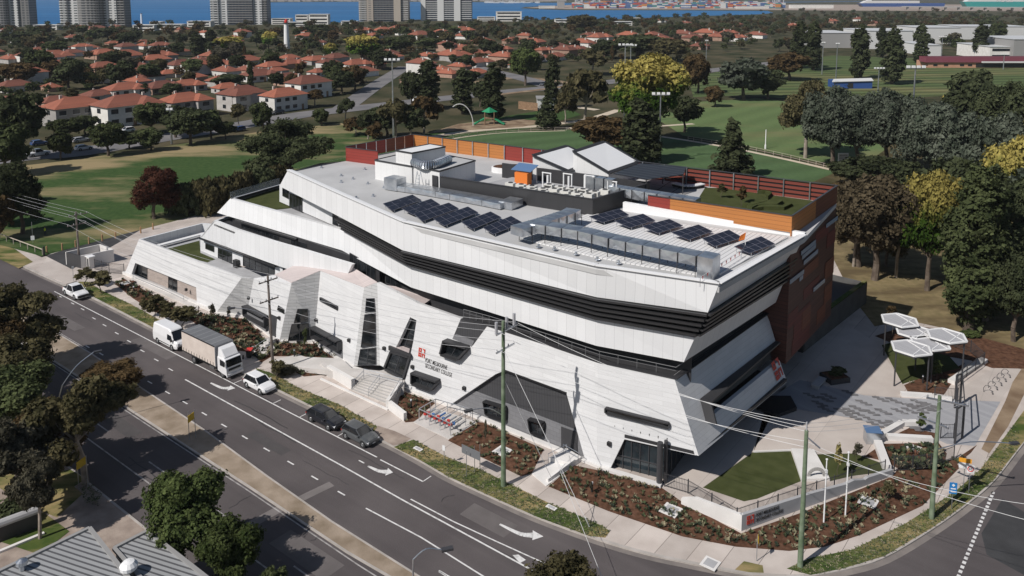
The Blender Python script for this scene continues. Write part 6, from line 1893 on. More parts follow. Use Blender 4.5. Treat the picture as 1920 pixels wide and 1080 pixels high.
#   vegetation
mat_leaf('leaf_dark',(0.032,0.040,0.021),(0.080,0.092,0.046))
mat_leaf('leaf_green',(0.038,0.050,0.022),(0.105,0.122,0.054))
mat_leaf('leaf_bright',(0.036,0.052,0.018),(0.105,0.130,0.048))
mat_leaf('leaf_olive',(0.050,0.048,0.024),(0.125,0.108,0.056),(0.14,0.11,0.05))
mat_leaf('leaf_brown',(0.055,0.038,0.020),(0.125,0.086,0.042),(0.15,0.11,0.05))
mat_leaf('leaf_umber',(0.045,0.036,0.022),(0.115,0.092,0.058),(0.17,0.14,0.09))
mat_leaf('leaf_copper',(0.035,0.014,0.010),(0.095,0.042,0.028),rnd=.1)
mat_leaf('leaf_silver',(0.045,0.058,0.040),(0.135,0.150,0.115),(0.34,0.36,0.32))
mat_leaf('leaf_grey',(0.040,0.038,0.026),(0.13,0.12,0.085),(0.19,0.175,0.13))
mat_leaf('leaf_yellow',(0.028,0.060,0.010),(0.080,0.135,0.024),top=(0.34,0.285,0.085))
mat_leaf('leaf_yellow_thin',(0.16,0.14,0.05),(0.38,0.33,0.15))
mat('bark',(0.075,0.055,0.042),(0.14,0.11,0.085),scale=2,detail=5,rough=.95)
mat('bark_pale',(0.20,0.165,0.135),(0.36,0.31,0.26),scale=1.5,detail=5,rough=.9)
def leafmesh(name,lobes,nclu,nleaf,lsize,crad,seed,mat_,up=0.35,hang=0.0,shell=.62,elong=1.5):
 rg=np.random.default_rng(seed)
 L=np.array(lobes,float)
 wgt=(L[:,3]*L[:,4]+L[:,4]*L[:,5]+L[:,3]*L[:,5]);wgt/=wgt.sum()
 li=rg.choice(len(L),nclu,p=wgt)
 d=rg.normal(size=(nclu,3));d/=np.linalg.norm(d,axis=1)[:,None]
 rr=shell+(1-shell)*rg.random(nclu)**.6
 cl=L[li,:3]+d*L[li,3:6]*rr[:,None]
 keep=np.ones(nclu,bool)
 for k in range(len(L)):
  q=((cl-L[k,:3])/L[k,3:6]);inside=(q**2).sum(1)<.34
  keep&=~(inside&(li!=k))
 cl,d=cl[keep],d[keep]
 n=len(cl)*nleaf
 c=np.repeat(cl,nleaf,0);dd=np.repeat(d,nleaf,0)
 off=rg.normal(size=(n,3));off/=np.linalg.norm(off,axis=1)[:,None]
 off*=(rg.random(n)**.5)[:,None]*crad*np.repeat(rg.uniform(.6,1.3,len(cl)),nleaf)[:,None]
 off[:,2]*=.75
 if hang:off[:,2]=-np.abs(rg.random(n))*hang
 p=c+off
 nrm_=dd*.7+off/(np.linalg.norm(off,axis=1)[:,None]+1e-6)*.5+rg.normal(size=(n,3))*.55
 nrm_[:,2]+=up
 nrm_/=np.linalg.norm(nrm_,axis=1)[:,None]
 a=np.cross(nrm_,rg.normal(size=(n,3)));a/=np.linalg.norm(a,axis=1)[:,None]
 if hang:a=np.tile(np.array([0,0,1.0]),(n,1))+rg.normal(size=(n,3))*.15
 b=np.cross(nrm_,a);b/=np.linalg.norm(b,axis=1)[:,None]
 s=lsize*np.exp(rg.normal(0,.42,n))[:,None]
 V=np.stack([p-a*s*elong*.5,p+b*s*.5,p+a*s*elong*.5,p-b*s*.5],1).reshape(-1,3)
 me=bpy.data.meshes.new(name)
 me.vertices.add(len(V));me.vertices.foreach_set('co',V.ravel())
 me.loops.add(len(V));me.loops.foreach_set('vertex_index',np.arange(len(V),dtype=np.int32))
 me.polygons.add(n);me.polygons.foreach_set('loop_start',np.arange(0,len(V),4,dtype=np.int32));me.polygons.foreach_set('loop_total',np.full(n,4,np.int32))
 me.materials.append(MATS[mat_]);me.update();me.validate()
 return me
def lobes_for(shape,rg):
 L=[]
 if shape=='round':
  L.append((0,0,6.0,2.9,2.9,2.7))
  for k in range(11):
   a=rg.uniform(0,6.28);z=rg.uniform(3.6,8.3);q=(1-((z-6)/4.2)**2)**.5
   L.append((math.cos(a)*2.7*q,math.sin(a)*2.7*q,z,rg.uniform(1.1,1.9),rg.uniform(1.1,1.9),rg.uniform(.9,1.6)))
  L.append((rg.uniform(-.6,.6),rg.uniform(-.6,.6),8.7,1.4,1.4,1.2))
 elif shape=='gum':
  for k in range(18):
   a=6.28*k/18*2.4+rg.uniform(-.5,.5);r=rg.uniform(.4,3.7);z=8.9-r*.8+rg.uniform(-2.4,.6)
   L.append((math.cos(a)*r,math.sin(a)*r,z,rg.uniform(.9,1.7),rg.uniform(.9,1.7),rg.uniform(.55,1.0)))
 elif shape=='poplar':
  for k in range(16):
   z=1.4+8.0*k/15;q=max(.3,min(1,(10.4-z)/2.6,.6+z/5));a=rg.uniform(0,6.28)
   L.append((math.cos(a)*.45*q,math.sin(a)*.45*q,z,1.0*q*rg.uniform(.8,1.15),1.0*q*rg.uniform(.8,1.15),1.15*(.6+.4*q)))
 elif shape=='conifer':
  for k in range(20):
   z=.9+8.6*k/19;q=(10.4-z)/9.5;a=k*2.4;r=1.9*q
   L.append((math.cos(a)*r*.75,math.sin(a)*r*.75,z,max(.35,1.5*q),max(.35,1.5*q),.9))
 elif shape=='spread':
  for k in range(22):
   a=rg.uniform(0,6.28);r=rg.uniform(.4,5.0);z=7.7-r*.50+rg.uniform(-3.4,1.2)
   L.append((math.cos(a)*r,math.sin(a)*r,z,rg.uniform(1.3,2.3),rg.uniform(1.3,2.3),rg.uniform(.7,1.15)))
 elif shape=='willow':
  for k in range(14):
   a=rg.uniform(0,6.28);r=rg.uniform(0,3.0);z=8.6-r*.7+rg.uniform(-.8,.5)
   L.append((math.cos(a)*r,math.sin(a)*r,z,1.3,1.3,.9))
   L.append((math.cos(a)*r*1.15,math.sin(a)*r*1.15,z-2.6,1.2,1.2,1.6))
 elif shape=='young':
  for k in range(7):
   a=rg.uniform(0,6.28);r=rg.uniform(0,1.6);z=rg.uniform(4.2,9.2)
   L.append((math.cos(a)*r,math.sin(a)*r,z,rg.uniform(.7,1.3),rg.uniform(.7,1.3),rg.uniform(.7,1.2)))
 elif shape=='shrub':
  for k in range(6):
   a=rg.uniform(0,6.28);r=rg.uniform(0,3.0)
   L.append((math.cos(a)*r,math.sin(a)*r,rg.uniform(2.5,6),rg.uniform(2,3),rg.uniform(2,3),rg.uniform(2,3.4)))
 return L
WID={'round':8.2,'gum':9.6,'poplar':3.7,'conifer':5.8,'spread':12.0,'willow':8.0,'young':4.6,'shrub':10.0}
def trunkmesh(name,shape,lobes,rg,m):
 mb=MB()
 if shape in('poplar','conifer'):
  mb.tube((0,0,0),(0,0,7),.28,.08,8)
 elif shape=='shrub':
  for k in range(4):mb.tube((0,0,0),(math.cos(k*1.6)*1.5,math.sin(k*1.6)*1.5,3),.25,.1,5)
 else:
  r0={'gum':.26,'young':.10}.get(shape,.32);hz={'gum':3.8,'young':3.4,'spread':2.2}.get(shape,2.8)
  mid=Vector((rg.uniform(-.25,.25),rg.uniform(-.25,.25),hz*.55));top=Vector((rg.uniform(-.4,.4),rg.uniform(-.4,.4),hz))
  mb.tube((0,0,-.1),mid,r0*1.15,r0*.95,8);mb.tube(mid,top,r0*.95,r0*.8,8)
  for l in lobes:
   e=Vector(l[:3]);m1=lerp(top,e,.5)+Vector((rg.uniform(-.3,.3),rg.uniform(-.3,.3),-.25))
   mb.tube(top,m1,r0*.5,r0*.30,6);mb.tube(m1,e,r0*.30,r0*.10,5)
 me=bpy.data.meshes.new(name);me.from_pydata(mb.v,[],mb.f);me.materials.append(MATS[m]);me.update()
 return me
PROTO={}
LOD={'near':(720,44,.185,.74),'mid':(330,22,.42,.86),'far':(130,9,.95,1.0)}
def proto(shape,leaf,lod,var):
 k=(shape,leaf,lod,var)
 if k in PROTO:return PROTO[k]
 rg=random.Random(hash((shape,var))%1000 if False else(len(shape)*31+var*7+ord(shape[0])))
 lob=lobes_for(shape,rg)
 nc,nl,ls,cr=LOD[lod]
 f={'poplar':1.1,'conifer':.8,'young':.28,'spread':1.25,'willow':1.3,'shrub':.7,'gum':1.25}.get(shape,1)
 sz={'poplar':.62,'conifer':.75,'young':.8,'shrub':1.3}.get(shape,1)
 crd={'poplar':.55,'conifer':.7,'young':.7,'gum':.85,'shrub':1.2}.get(shape,1)
 cm=leafmesh('crown',lob,int(nc*f),nl,ls*sz,cr*crd,var*13+5,leaf,hang=(2.2 if shape=='willow' else 0),elong=(2.2 if shape=='willow' else 1.5),shell=.45 if shape in('gum','young','spread')else .66)
 tm=trunkmesh('trunk',shape,lob,rg,'bark_pale' if shape=='gum' else 'bark')
 PROTO[k]=(cm,tm)
 return PROTO[k]
TREES=[]
trn=random.Random(11)
DESC={'leaf_dark':'dark green','leaf_green':'mid green','leaf_bright':'bright green','leaf_olive':'olive green','leaf_brown':'brownish','leaf_umber':'umber brown','leaf_copper':'copper red','leaf_silver':'silvery green','leaf_grey':'grey green','leaf_yellow':'yellow flowering','leaf_yellow_thin':'pale yellow'}
SHP={'round':'round tree','gum':'open gum tree','poplar':'narrow poplar','conifer':'conical conifer','spread':'wide spreading cypress','willow':'weeping tree','young':'young street tree','shrub':'low shrub'}
NAME={'round':'broadleaf_tree','gum':'gum_tree','poplar':'poplar_tree','conifer':'conifer_tree','spread':'cypress_tree','willow':'weeping_tree','young':'young_tree','shrub':'shrub'}
def tree(u,vb,w,vt,shape,leaf,region,lod='mid',z=0.0,label=None,hmax=None):
 p=P(u,vb,z);h=hgt(u,vb,vt,z)
 if hmax:h=min(h,hmax)
 cm,tm=proto(shape,leaf,lod,trn.randrange(3))
 wid=w*p.y/F
 top=10.2
 t=thing(NAME[shape],'','shrub' if shape=='shrub' else 'tree',p)
 t.matrix_basis=Matrix.Translation(p)@Matrix.Rotation(trn.uniform(0,6.28),4,'Z')@Matrix.Diagonal((wid/WID[shape],wid/WID[shape],h/top,1))
 for nm,me in(('crown',cm),('trunk',tm)):
  o=bpy.data.objects.new(nm,me);COL.objects.link(o);o.parent=t
 TREES.append([t,u,SHP[shape],DESC[leaf],region,label])
 return t
G='leaf_green';D_='leaf_dark';B_='leaf_bright';O_='leaf_olive';N_='leaf_brown';S_='leaf_silver';Y_='leaf_yellow';GY='leaf_grey'
nv='on the near verge'
tree(345,1075,172,893,'round',B_,nv,'near',.1)
tree(432,1100,130,968,'round',B_,nv,'near',.1)
tree(160,905,215,690,'gum',O_,nv,'near',.1,label='leaning brownish gum tree whose crown hangs over the near lanes')
tree(95,880,150,745,'gum',N_,nv,'near',.1)
tree(28,965,190,770,'gum',GY,nv,'near',.1)
tree(75,1010,120,850,'gum',GY,nv,'near',.1)
tree(5,830,190,690,'round',G,nv,'near',.1)
tree(20,700,190,520,'gum',O_,nv,'near',.1);tree(25,775,150,628,'round',O_,nv,'near',.1)
tree(-40,740,150,560,'gum',N_,nv,'near',.1)
tree(1050,1180,150,1045,'round',O_,nv,'near',.1,label='brown topped round tree peeping in at the bottom edge of the picture')
tree(515,1130,60,1068,'round',G,nv,'mid',.1)
tree(210,740,110,682,'round',N_,'in the median strip','near',.1,label='low brown bushy tree in the median strip left of the lane arrow')
tree(20,985,90,935,'shrub',D_,nv,'mid',.1)
fs='on the footpath'
for u,vb,w,vt,lf in((161,537,44,497,O_),(190,549,44,505,O_),(273,595,26,556,O_),(290,605,40,548,O_),(312,612,44,560,O_),(343,618,60,572,O_)):
 tree(u,vb,w,vt,'young',lf,fs,'mid',.15)
tree(538,700,60,680,'shrub',GY,'beside the entrance ramp','near',.15)
tree(520,712,34,672,'young',O_,'beside the timber pole at the entrance ramp','mid',.15)
pe_='along the park street'
for u,vb,w,vt,s,lf in((42,300,95,165,'round',D_),(12,330,80,230,'round',G),(115,300,46,247,'round',G),(203,293,66,226,'round',G),(243,279,40,250,'round',G),(283,283,52,238,'round',G),(285,252,70,190,'round',G),(330,258,60,195,'round',D_),(358,272,78,200,'round',D_),(397,262,50,205,'round',G),(423,262,38,226,'round',G),(448,238,34,190,'gum',O_),(493,247,46,190,'round',G),(603,236,32,203,'round',G),(648,228,40,178,'gum',D_),(160,252,50,215,'round',D_),(120,262,60,222,'round',G),(590,200,50,165,'gum',N_)):
 tree(u,vb,w,vt,s,lf,pe_)
pk='in the park left of the school'
tree(42,440,98,303,'round',D_,pk,'near',label='large dark round tree at the left edge above the guard rail')
tree(-10,455,70,355,'round',N_,pk,'mid')
tree(8,425,70,365,'round',D_,pk,'mid')
tree(20,385,60,330,'round',D_,pk,'mid')
tree(290,412,90,312,'round','leaf_copper',pk,'near',label='copper leaved round tree standing alone on the park lawn')
tree(545,335,175,213,'spread',D_,pk,'near',label='huge dark spreading cypress behind the upper roof terrace')
for u,vb,w,vt,lf in((352,402,70,338,D_),(385,400,80,328,O_),(420,392,80,326,O_),(455,378,84,318,O_),(490,366,80,312,D_),(520,352,70,305,O_)):
 tree(u,vb,w,vt,'willow',lf,'in the weeping row')
ov='around the green ovals'
for u,vb,w,vt,s,lf in((690,262,50,205,'gum',D_),(668,255,50,215,'gum',N_),(705,268,44,225,'gum',N_),(742,262,74,172,'gum',O_),(795,252,74,172,'gum',N_),(770,262,60,190,'gum',D_),(725,258,70,195,'round',D_),(803,205,54,112,'poplar',D_),(772,205,40,130,'round',D_),(868,214,48,128,'poplar',D_),(925,226,54,118,'poplar',D_),(900,200,40,150,'round',D_),(1035,205,32,108,'poplar',D_),(1025,242,54,176,'conifer',D_),(1095,238,100,118,'gum',O_),(1060,232,50,165,'gum',O_),(1130,292,108,216,'round',N_),(1197,306,74,185,'poplar',D_),(1223,306,50,215,'poplar',D_),(1372,335,92,222,'conifer',D_),(1283,248,62,178,'round',D_),(1308,175,56,100,'round',N_),(1395,188,92,107,'round',S_),(1440,185,60,130,'round',D_),(1480,150,74,97,'round',N_),(1498,128,40,42,'poplar',D_),(1525,132,40,42,'poplar',D_),(1610,148,42,46,'poplar',D_),(1672,158,50,54,'poplar',D_),(1652,108,26,50,'poplar',D_),(1725,118,34,45,'poplar',D_),(1838,108,34,42,'poplar',D_),(1870,80,30,40,'round',G),(1340,200,40,160,'round',N_),(880,165,40,130,'round',D_),(600,232,30,205,'round',D_)):
 tree(u,vb,w,vt,s,lf,ov)
tree(1215,275,150,97,'round',Y_,ov,'near',label='largest yellow flowering tree, beside the floodlight poles')
tree(985,160,56,86,'round',B_,ov)
gr='in the grove right of the school'
for u,vb,w,vt,s,lf,ld in((1510,295,125,128,'gum',O_,'near'),(1560,315,110,158,'round',S_,'near'),(1605,318,100,175,'round',S_,'near'),(1660,322,105,162,'round',S_,'near'),(1715,335,110,182,'round',S_,'near'),(1640,360,110,290,'round',D_,'mid'),(1760,360,120,190,'round',S_,'near'),(1815,300,110,160,'round',D_,'mid'),(1830,260,100,130,'round',D_,'mid'),(1800,250,80,172,'round',Y_,'mid'),(1880,330,130,150,'round',D_,'near'),(1870,420,120,205,'round',S_,'near'),(1935,400,120,220,'round',Y_,'near'),(1640,525,165,322,'round','leaf_umber','near'),(1600,500,90,380,'gum',N_,'near'),(1680,520,110,330,'gum',O_,'near'),(1738,545,118,313,'round',Y_,'near'),(1815,622,135,302,'poplar',G,'near'),(1845,600,120,315,'poplar',D_,'near'),(1900,560,150,330,'round',D_,'near'),(1960,600,160,400,'round',D_,'mid'),(1700,400,100,300,'round',D_,'mid'),(1790,420,110,290,'round',D_,'mid'),(1900,470,130,250,'round',Y_,'near'),(1585,250,60,215,'round',N_,'mid'),(1610,500,120,335,'round','leaf_umber','near'),(1575,420,80,335,'gum',N_,'near'),(1662,500,80,400,'round',O_,'near'),(1590,350,80,300,'round',D_,'mid'),(1980,520,170,300,'round',S_,'mid'),(1690,368,130,298,'spread',D_,'near'),(1900,640,110,470,'round',D_,'near')):
 tree(u,vb,w,vt,s,lf,gr,ld,.14)
for u,vb,w,vt,s,lf in((1568,712,40,688,'young',G),(1757,714,22,672,'young',B_),(1725,812,22,770,'young',B_),(1570,895,20,822,'young','leaf_yellow_thin'),(1605,868,18,825,'young',GY),(1663,940,26,898,'young',O_),(1672,632,30,565,'young',N_),(1820,632,34,615,'shrub',B_),(400,600,14,565,'young',GY),(430,598,12,572,'young',GY),(573,662,12,612,'young',G),(1108,928,8,900,'young',GY),(910,840,8,780,'young',GY)):
 tree(u,vb,w,vt,s,lf,'in the garden beds','mid',.15)
tree(1390,388,22,340,'young',N_,'on the roof turf','mid',ROOFZ,hmax=3.0);tree(1352,372,20,340,'young',O_,'on the roof turf','mid',ROOFZ,hmax=2.5)
for u,vb,w,vt in((433,103,54,66),(504,92,32,58),(680,118,60,62),(620,110,26,80),(168,165,38,135)):
 tree(u,vb,w,vt,'round',Y_,'among the red-roofed houses')
for u,vb,w,vt,s,lf in((80,148,54,92,'round',G),(130,168,60,108,'round',D_),(232,168,52,112,'round',D_),(280,153,42,118,'round',G),(360,142,42,110,'round',G),(35,165,70,115,'round',N_),(425,165,60,138,'round',D_),(505,128,40,96,'round',G),(40,88,46,70,'round',D_),(105,102,44,75,'round',G),(66,80,50,58,'round',D_),(240,85,36,60,'round',D_),(202,75,40,50,'round',D_),(335,85,30,62,'round',D_),(372,105,36,60,'poplar',D_),(395,90,30,55,'poplar',D_),(600,70,50,45,'round',D_),(690,95,50,70,'round',D_),(750,100,60,68,'round',G),(715,130,52,92,'round',D_),(800,95,50,70,'round',G),(912,105,36,72,'round',D_),(985,118,34,78,'round',D_),(1110,140,66,85,'gum',O_),(1140,110,60,75,'round',D_),(1195,110,90,62,'round',D_),(1250,115,70,70,'round',O_),(1090,60,56,26,'round',O_),(272,190,24,155,'round',D_),(135,190,30,165,'poplar',O_),(320,180,40,155,'round',D_),(560,185,40,165,'round',D_),(625,150,40,112,'round',D_),(640,175,50,130,'round',D_)):
 tree(u,vb,w,vt,s,lf,'among the red-roofed houses')
#   houses of the suburb
mat_lines('roof_tile',(0.30,0.105,0.066),(0.19,0.064,0.042),.42,.10,'y',ang=0,rough=.85,var=.12)
rt=MATS['roof_tile'].node_tree
_b=rt.nodes['Principled BSDF'];_src=_b.inputs['Base Color'].links[0].from_socket
_oi=nd(rt,'ShaderNodeObjectInfo');_cr=nd(rt,'ShaderNodeValToRGB')
_cr.color_ramp.elements[0].color=(0.58,0.60,0.64,1);_cr.color_ramp.elements[1].color=(1.22,1.15,1.05,1)
rt.links.new(_oi.outputs['Random'],_cr.inputs[0])
_mx=nd(rt,'ShaderNodeMix',data_type='RGBA',blend_type='MULTIPLY');_mx.inputs[0].default_value=1
rt.links.new(_src,_mx.inputs[6]);rt.links.new(_cr.outputs[0],_mx.inputs[7]);rt.links.new(_mx.outputs[2],_b.inputs['Base Color'])
mat('house_white',(0.62,0.60,0.56),(0.72,0.70,0.67),scale=.5,rough=.8,rnd=.15)
mat('house_brick',(0.30,0.19,0.14),(0.38,0.25,0.19),scale=1.2,rough=.9,rnd=.2)
mat('house_grey',(0.36,0.34,0.32),(0.44,0.42,0.40),scale=.5,rough=.8,rnd=.2)
mat('house_glass',(0.02,0.024,0.03),rough=.15)
mat('chimney_render',(0.52,0.48,0.43),rough=.9)
mat('slate_roof',(0.17,0.16,0.16),(0.24,0.23,0.225),scale=.6,rough=.8)
def hip(mb,cx,cy,L,Wd,z,rise,o=.6):
 l,w=L/2+o,Wd/2+o;rl=max(L-Wd,.4)/2
 v=[(cx-l,cy-w,z),(cx+l,cy-w,z),(cx+l,cy+w,z),(cx-l,cy+w,z),(cx-rl,cy,z+rise),(cx+rl,cy,z+rise)]
 return mb.mesh(v,[(0,1,5,4),(1,2,5),(2,3,4,5),(3,0,4),(3,2,1,0)])
def hip_cross(mb,cx,cy,L,Wd,z,rise,o=.6):
 l,w=L/2+o,Wd/2+o;rl=max(Wd-L,.4)/2
 v=[(cx-l,cy-w,z),(cx+l,cy-w,z),(cx+l,cy+w,z),(cx-l,cy+w,z),(cx,cy-rl,z+rise),(cx,cy+rl,z+rise)]
 return mb.mesh(v,[(0,1,4),(1,2,5,4),(2,3,5),(3,0,4,5),(3,2,1,0)])
def house_proto(k,wm,storeys,detail):
 t=thing('house','x','house')
 h=2.9*storeys
 mb=MB();mb.box((0,0,h/2),(15,9.5,h))
 if k%3!=0:mb.box((4.0 if k%3==1 else-4.2,-4.2,h/2-.01),(6.2,5.5,h-.02))
 mb.build('wall',wm,t,local=True)
 rf=MB();hip(rf,0,0,15,9.5,h,2.7)
 if k%3!=0:hip_cross(rf,4.0 if k%3==1 else-4.2,-3.4,6.2,7.4,h+.02,2.1)
 r=rf.build('roof','roof_tile',t,local=True)
 MB().box((-3.2+k,1.6,h+2.2),(.75,.6,2.2)).build('chimney','chimney_render',r,local=True)
 if k%2:MB().box((5.6-k,-.8,h+1.9),(.7,.6,2.0)).build('chimney','chimney_render',r,local=True)
 if detail:
  for s_ in range(storeys):
   for x in(-5.6,-1.8,1.6 if k%3==0 else-9):
    if x<-8:continue
    if k%3==2 and x<-1:continue
    w=MB().box((x,-4.77,1.55+2.9*s_),(1.9,.08,1.35)).build('window','house_glass',t,local=True)
    MB().box((x,-4.80,.84+2.9*s_),(2.1,.14,.1)).build('sill','white_steel',w,local=True)
   xx=4.0 if k%3==1 else-4.2
   if k%3:MB().box((xx,-6.98,1.55+2.9*s_),(2.6,.08,1.4)).build('window','house_glass',t,local=True)
   for sg in(-1,1):MB().box((sg*7.52,0,1.55+2.9*s_),(.08,1.9,1.35)).build('window','house_glass',t,local=True)
  MB().box((5.2 if k%3!=1 else-.2,-4.78,1.05),(1.0,.08,2.1)).build('door','timber',t,local=True)
 return t
HP={}
for k in range(3):
 for wm in('house_white','house_brick','house_grey'):
  for det in(0,1):
   for st_n in(1,2):HP[(k,wm,det,st_n)]=None
def get_house(*key):
 if HP[key]is None:HP[key]=house_proto(key[0],key[1],key[3],key[2])
 return HP[key]
sA_,sB_=P(60,292),P(560,216)
SANG=math.atan2(sB_.y-sA_.y,sB_.x-sA_.x)
H=[]
W1,W2,W3='house_white','house_brick','house_grey'
front=[(131,236,100,W3,2),(228,234,108,W1,2),(338,220,84,W3,2),(448,206,80,W3,2),(527,208,78,W1,2)]
second=[(95,202,60,W2,1),(175,199,56,W3,2),(228,193,72,W1,2),(297,176,66,W2,1),(345,171,58,W3,1),(482,153,64,W1,1),(534,155,52,W2,1),(575,184,76,W1,2),(597,143,44,W1,1),(20,200,60,W2,1),(420,175,50,W3,1)]
third=[(420,143,52,W1,1),(313,146,42,W3,1),(193,156,38,W1,2),(88,172,40,W2,1),(187,136,54,W2,1),(335,131,50,W1,1),(285,121,52,W3,1),(407,131,52,W1,1),(457,124,58,W3,1),(400,114,52,W2,1),(294,113,52,W3,1),(230,116,60,W1,1),(187,110,54,W2,1),(130,106,40,W1,1),(47,119,40,W1,2),(95,116,60,W1,1),(13,119,44,W3,1),(542,128,46,W2,1),(150,150,44,W2,1),(50,150,48,W1,1),(120,136,44,W3,1),(370,122,44,W1,1),(500,118,40,W2,1),(240,152,44,W1,1),(460,140,46,W2,1),(20,140,44,W1,1),(330,104,40,W1,1),(430,104,40,W2,1),(70,102,40,W2,1),(515,140,40,W3,1),(580,118,36,W1,1),(250,140,44,W3,1),(360,152,40,W2,1)]
mid=[(665,130,52,W1,1),(676,144,56,W1,1),(780,124,30,W2,1),(823,138,40,W2,1),(838,146,44,W2,1),(892,145,46,W3,1),(846,114,62,W3,1),(895,125,50,W1,1),(943,115,50,W2,1),(937,100,40,W2,1),(1043,113,42,W1,1),(770,158,40,W2,1),(1018,100,34,W2,1),(970,128,34,W3,1),(740,112,30,W1,1),(700,128,40,W2,1),(800,112,40,W1,1),(860,132,40,W2,1),(925,108,38,W1,1),(985,106,38,W2,1),(1010,116,38,W1,1),(870,100,36,W2,1),(1120,106,36,W2,1)]
far_=[(108,95,30,W3,1),(164,96,34,W1,1),(64,88,28,W1,1),(208,86,26,W2,1),(265,85,28,W1,1),(408,79,24,W2,1),(572,74,36,W3,1),(680,62,30,W1,1),(717,64,36,W1,1),(745,60,34,W1,1),(787,73,46,W1,1),(827,69,44,W1,1),(866,64,44,W1,1),(700,72,30,W1,1),(760,66,36,W1,1),(905,85,40,W2,1),(960,82,36,W2,1),(1000,86,38,W2,1),(1045,95,44,W1,1),(1093,88,44,W1,1),(1128,93,44,W1,1),(1078,101,46,W2,1),(1123,78,46,W1,1),(1203,79,42,W2,1),(1242,82,44,W2,1),(1180,73,40,W2,1),(1300,78,44,W2,1),(1345,76,40,W2,1),(1382,77,36,W1,1),(1280,70,40,W2,1),(1325,69,40,W2,1),(1365,69,36,W2,1),(1420,72,36,W1,1),(1312,93,36,W2,1),(1105,71,30,W3,1),(340,60,26,W2,1),(180,58,30,W2,1),(150,56,26,W2,1),(215,56,26,W2,1),(590,66,30,W2,1),(615,60,26,W2,1),(1225,72,36,W2,1),(1160,84,34,W2,1),(985,72,30,W2,1),(1640,48,26,W2,1),(1560,44,24,W2,1),(1612,40,24,W1,1),(1490,52,24,W2,1),(1380,50,24,W2,1),(1100,45,26,W3,1),(1285,47,22,W1,1),(1240,42,20,W1,1)]
rows_=[(front,'in the front row by the park',1),(second,'in the second row',1),(third,'in the middle rows',0),(mid,'behind the park trees',0),(far_,'in the far rows',0)]
hrn=random.Random(21);HOUSES=[];EXTRA=[]
def blocked(p):
 return any((p-q).length<13.5*s for q,s in HOUSES)
def off_street(u,v):
 vs=292-(u-60)*.152 if u<560 else 216-(u-560)*.118
 return v<vs-22 and not(670<u<775 and v>118)and not(u>830 and v>118)and not(u>960 and v>108)
for lst,rname,det in rows_:
 lst=sorted(lst)
 cnt={}
 for(u,vb,w,wm,stn)in lst:
  k=hrn.randrange(3);key=(k,wm,det,stn)
  pr_=get_house(*key)
  p=P(u,vb,0);sc=max(.62,min(1.35,w*p.y/F/15.5))
  p=p+Vector((0,4.0,0))
  d={W1:'white walled',W2:'brown walled',W3:'grey walled'}[wm]
  cnt[d]=cnt.get(d,0)+1
  lab_=f'{d} red tiled house, {ordinal(cnt[d] - 1)} such from left {rname}'
  ang_=SANG+hrn.uniform(-.08,.08)+(hrn.choice((0,0,math.pi/2))if det==0 else 0)
  h=dup(pr_,p,ang_,(sc,sc,sc*hrn.uniform(.92,1.05)),label=lab_,group='red roofed houses of the suburb')
  HOUSES.append((p,sc))
cnt={};n_=0;tries=0
while n_<60 and tries<4000:
 tries+=1
 u=hrn.uniform(-260,1100);v=hrn.uniform(62,172)
 if not off_street(u,v)or(v<70 and u>900):continue
 p=P(u,v);sc=hrn.uniform(.75,.98)
 if blocked(p+Vector((0,4,0))):continue
 wm=hrn.choice((W1,W1,W2,W3));key=(hrn.randrange(3),wm,0,hrn.choice((1,1,2)))
 d={W1:'white walled',W2:'brown walled',W3:'grey walled'}[wm]
 EXTRA.append((u,d,dup(get_house(*key),p,SANG+hrn.choice((0,math.pi/2))+hrn.uniform(-.1,.1),(sc,sc,sc),group='red roofed houses of the suburb')));HOUSES.append((p,sc));n_+=1
for u,d,o in sorted(EXTRA,key=lambda e:e[0]):
 cnt[d]=cnt.get(d,0)+1;o['label']=f'{d} small tiled house between the rows, {ordinal(cnt[d] - 1)} such from left'
for t in HP.values():
 if t is not None:drop(t)
#   trees that fill the suburb
def clear_of_houses(p,r):
 return all((p-q).length>6.5*s+r for q,s in HOUSES)
fills=[((-200,700),(92,170),36,'among the red-roofed houses'),((-60,1000),(62,96),60,'below the bay'),((700,1290),(62,140),40,'behind the park trees'),((1290,1960),(44,100),42,'beyond the striped far field')]
frn=random.Random(31)
for(u0,u1),(v0,v1),n,reg in fills:
 made=0;tries=0
 while made<n and tries<3000:
  tries+=1
  u=frn.uniform(u0,u1);v=v0+(v1-v0)*frn.random()**.8
  p=P(u,v)
  if not clear_of_houses(p,3):continue
  if reg=='behind the park trees' and v>152-(u-950)*.13-12 and u>900:continue
  hm=frn.uniform(6.5,11.5);wm_=hm*frn.uniform(.75,1.1);sh=frn.choice(('round','round','round','gum','round','poplar' if frn.random()<.3 else 'round'))
  if sh=='poplar':wm_=hm*.35;hm*=1.25
  mp_x=F/p.y
  vt=v-hm*mp_x
  tree(u,v,wm_*mp_x,vt,sh,frn.choice((D_,D_,G,O_,N_,D_,O_,GY)),reg,'far' if v<100 else 'mid')
  made+=1
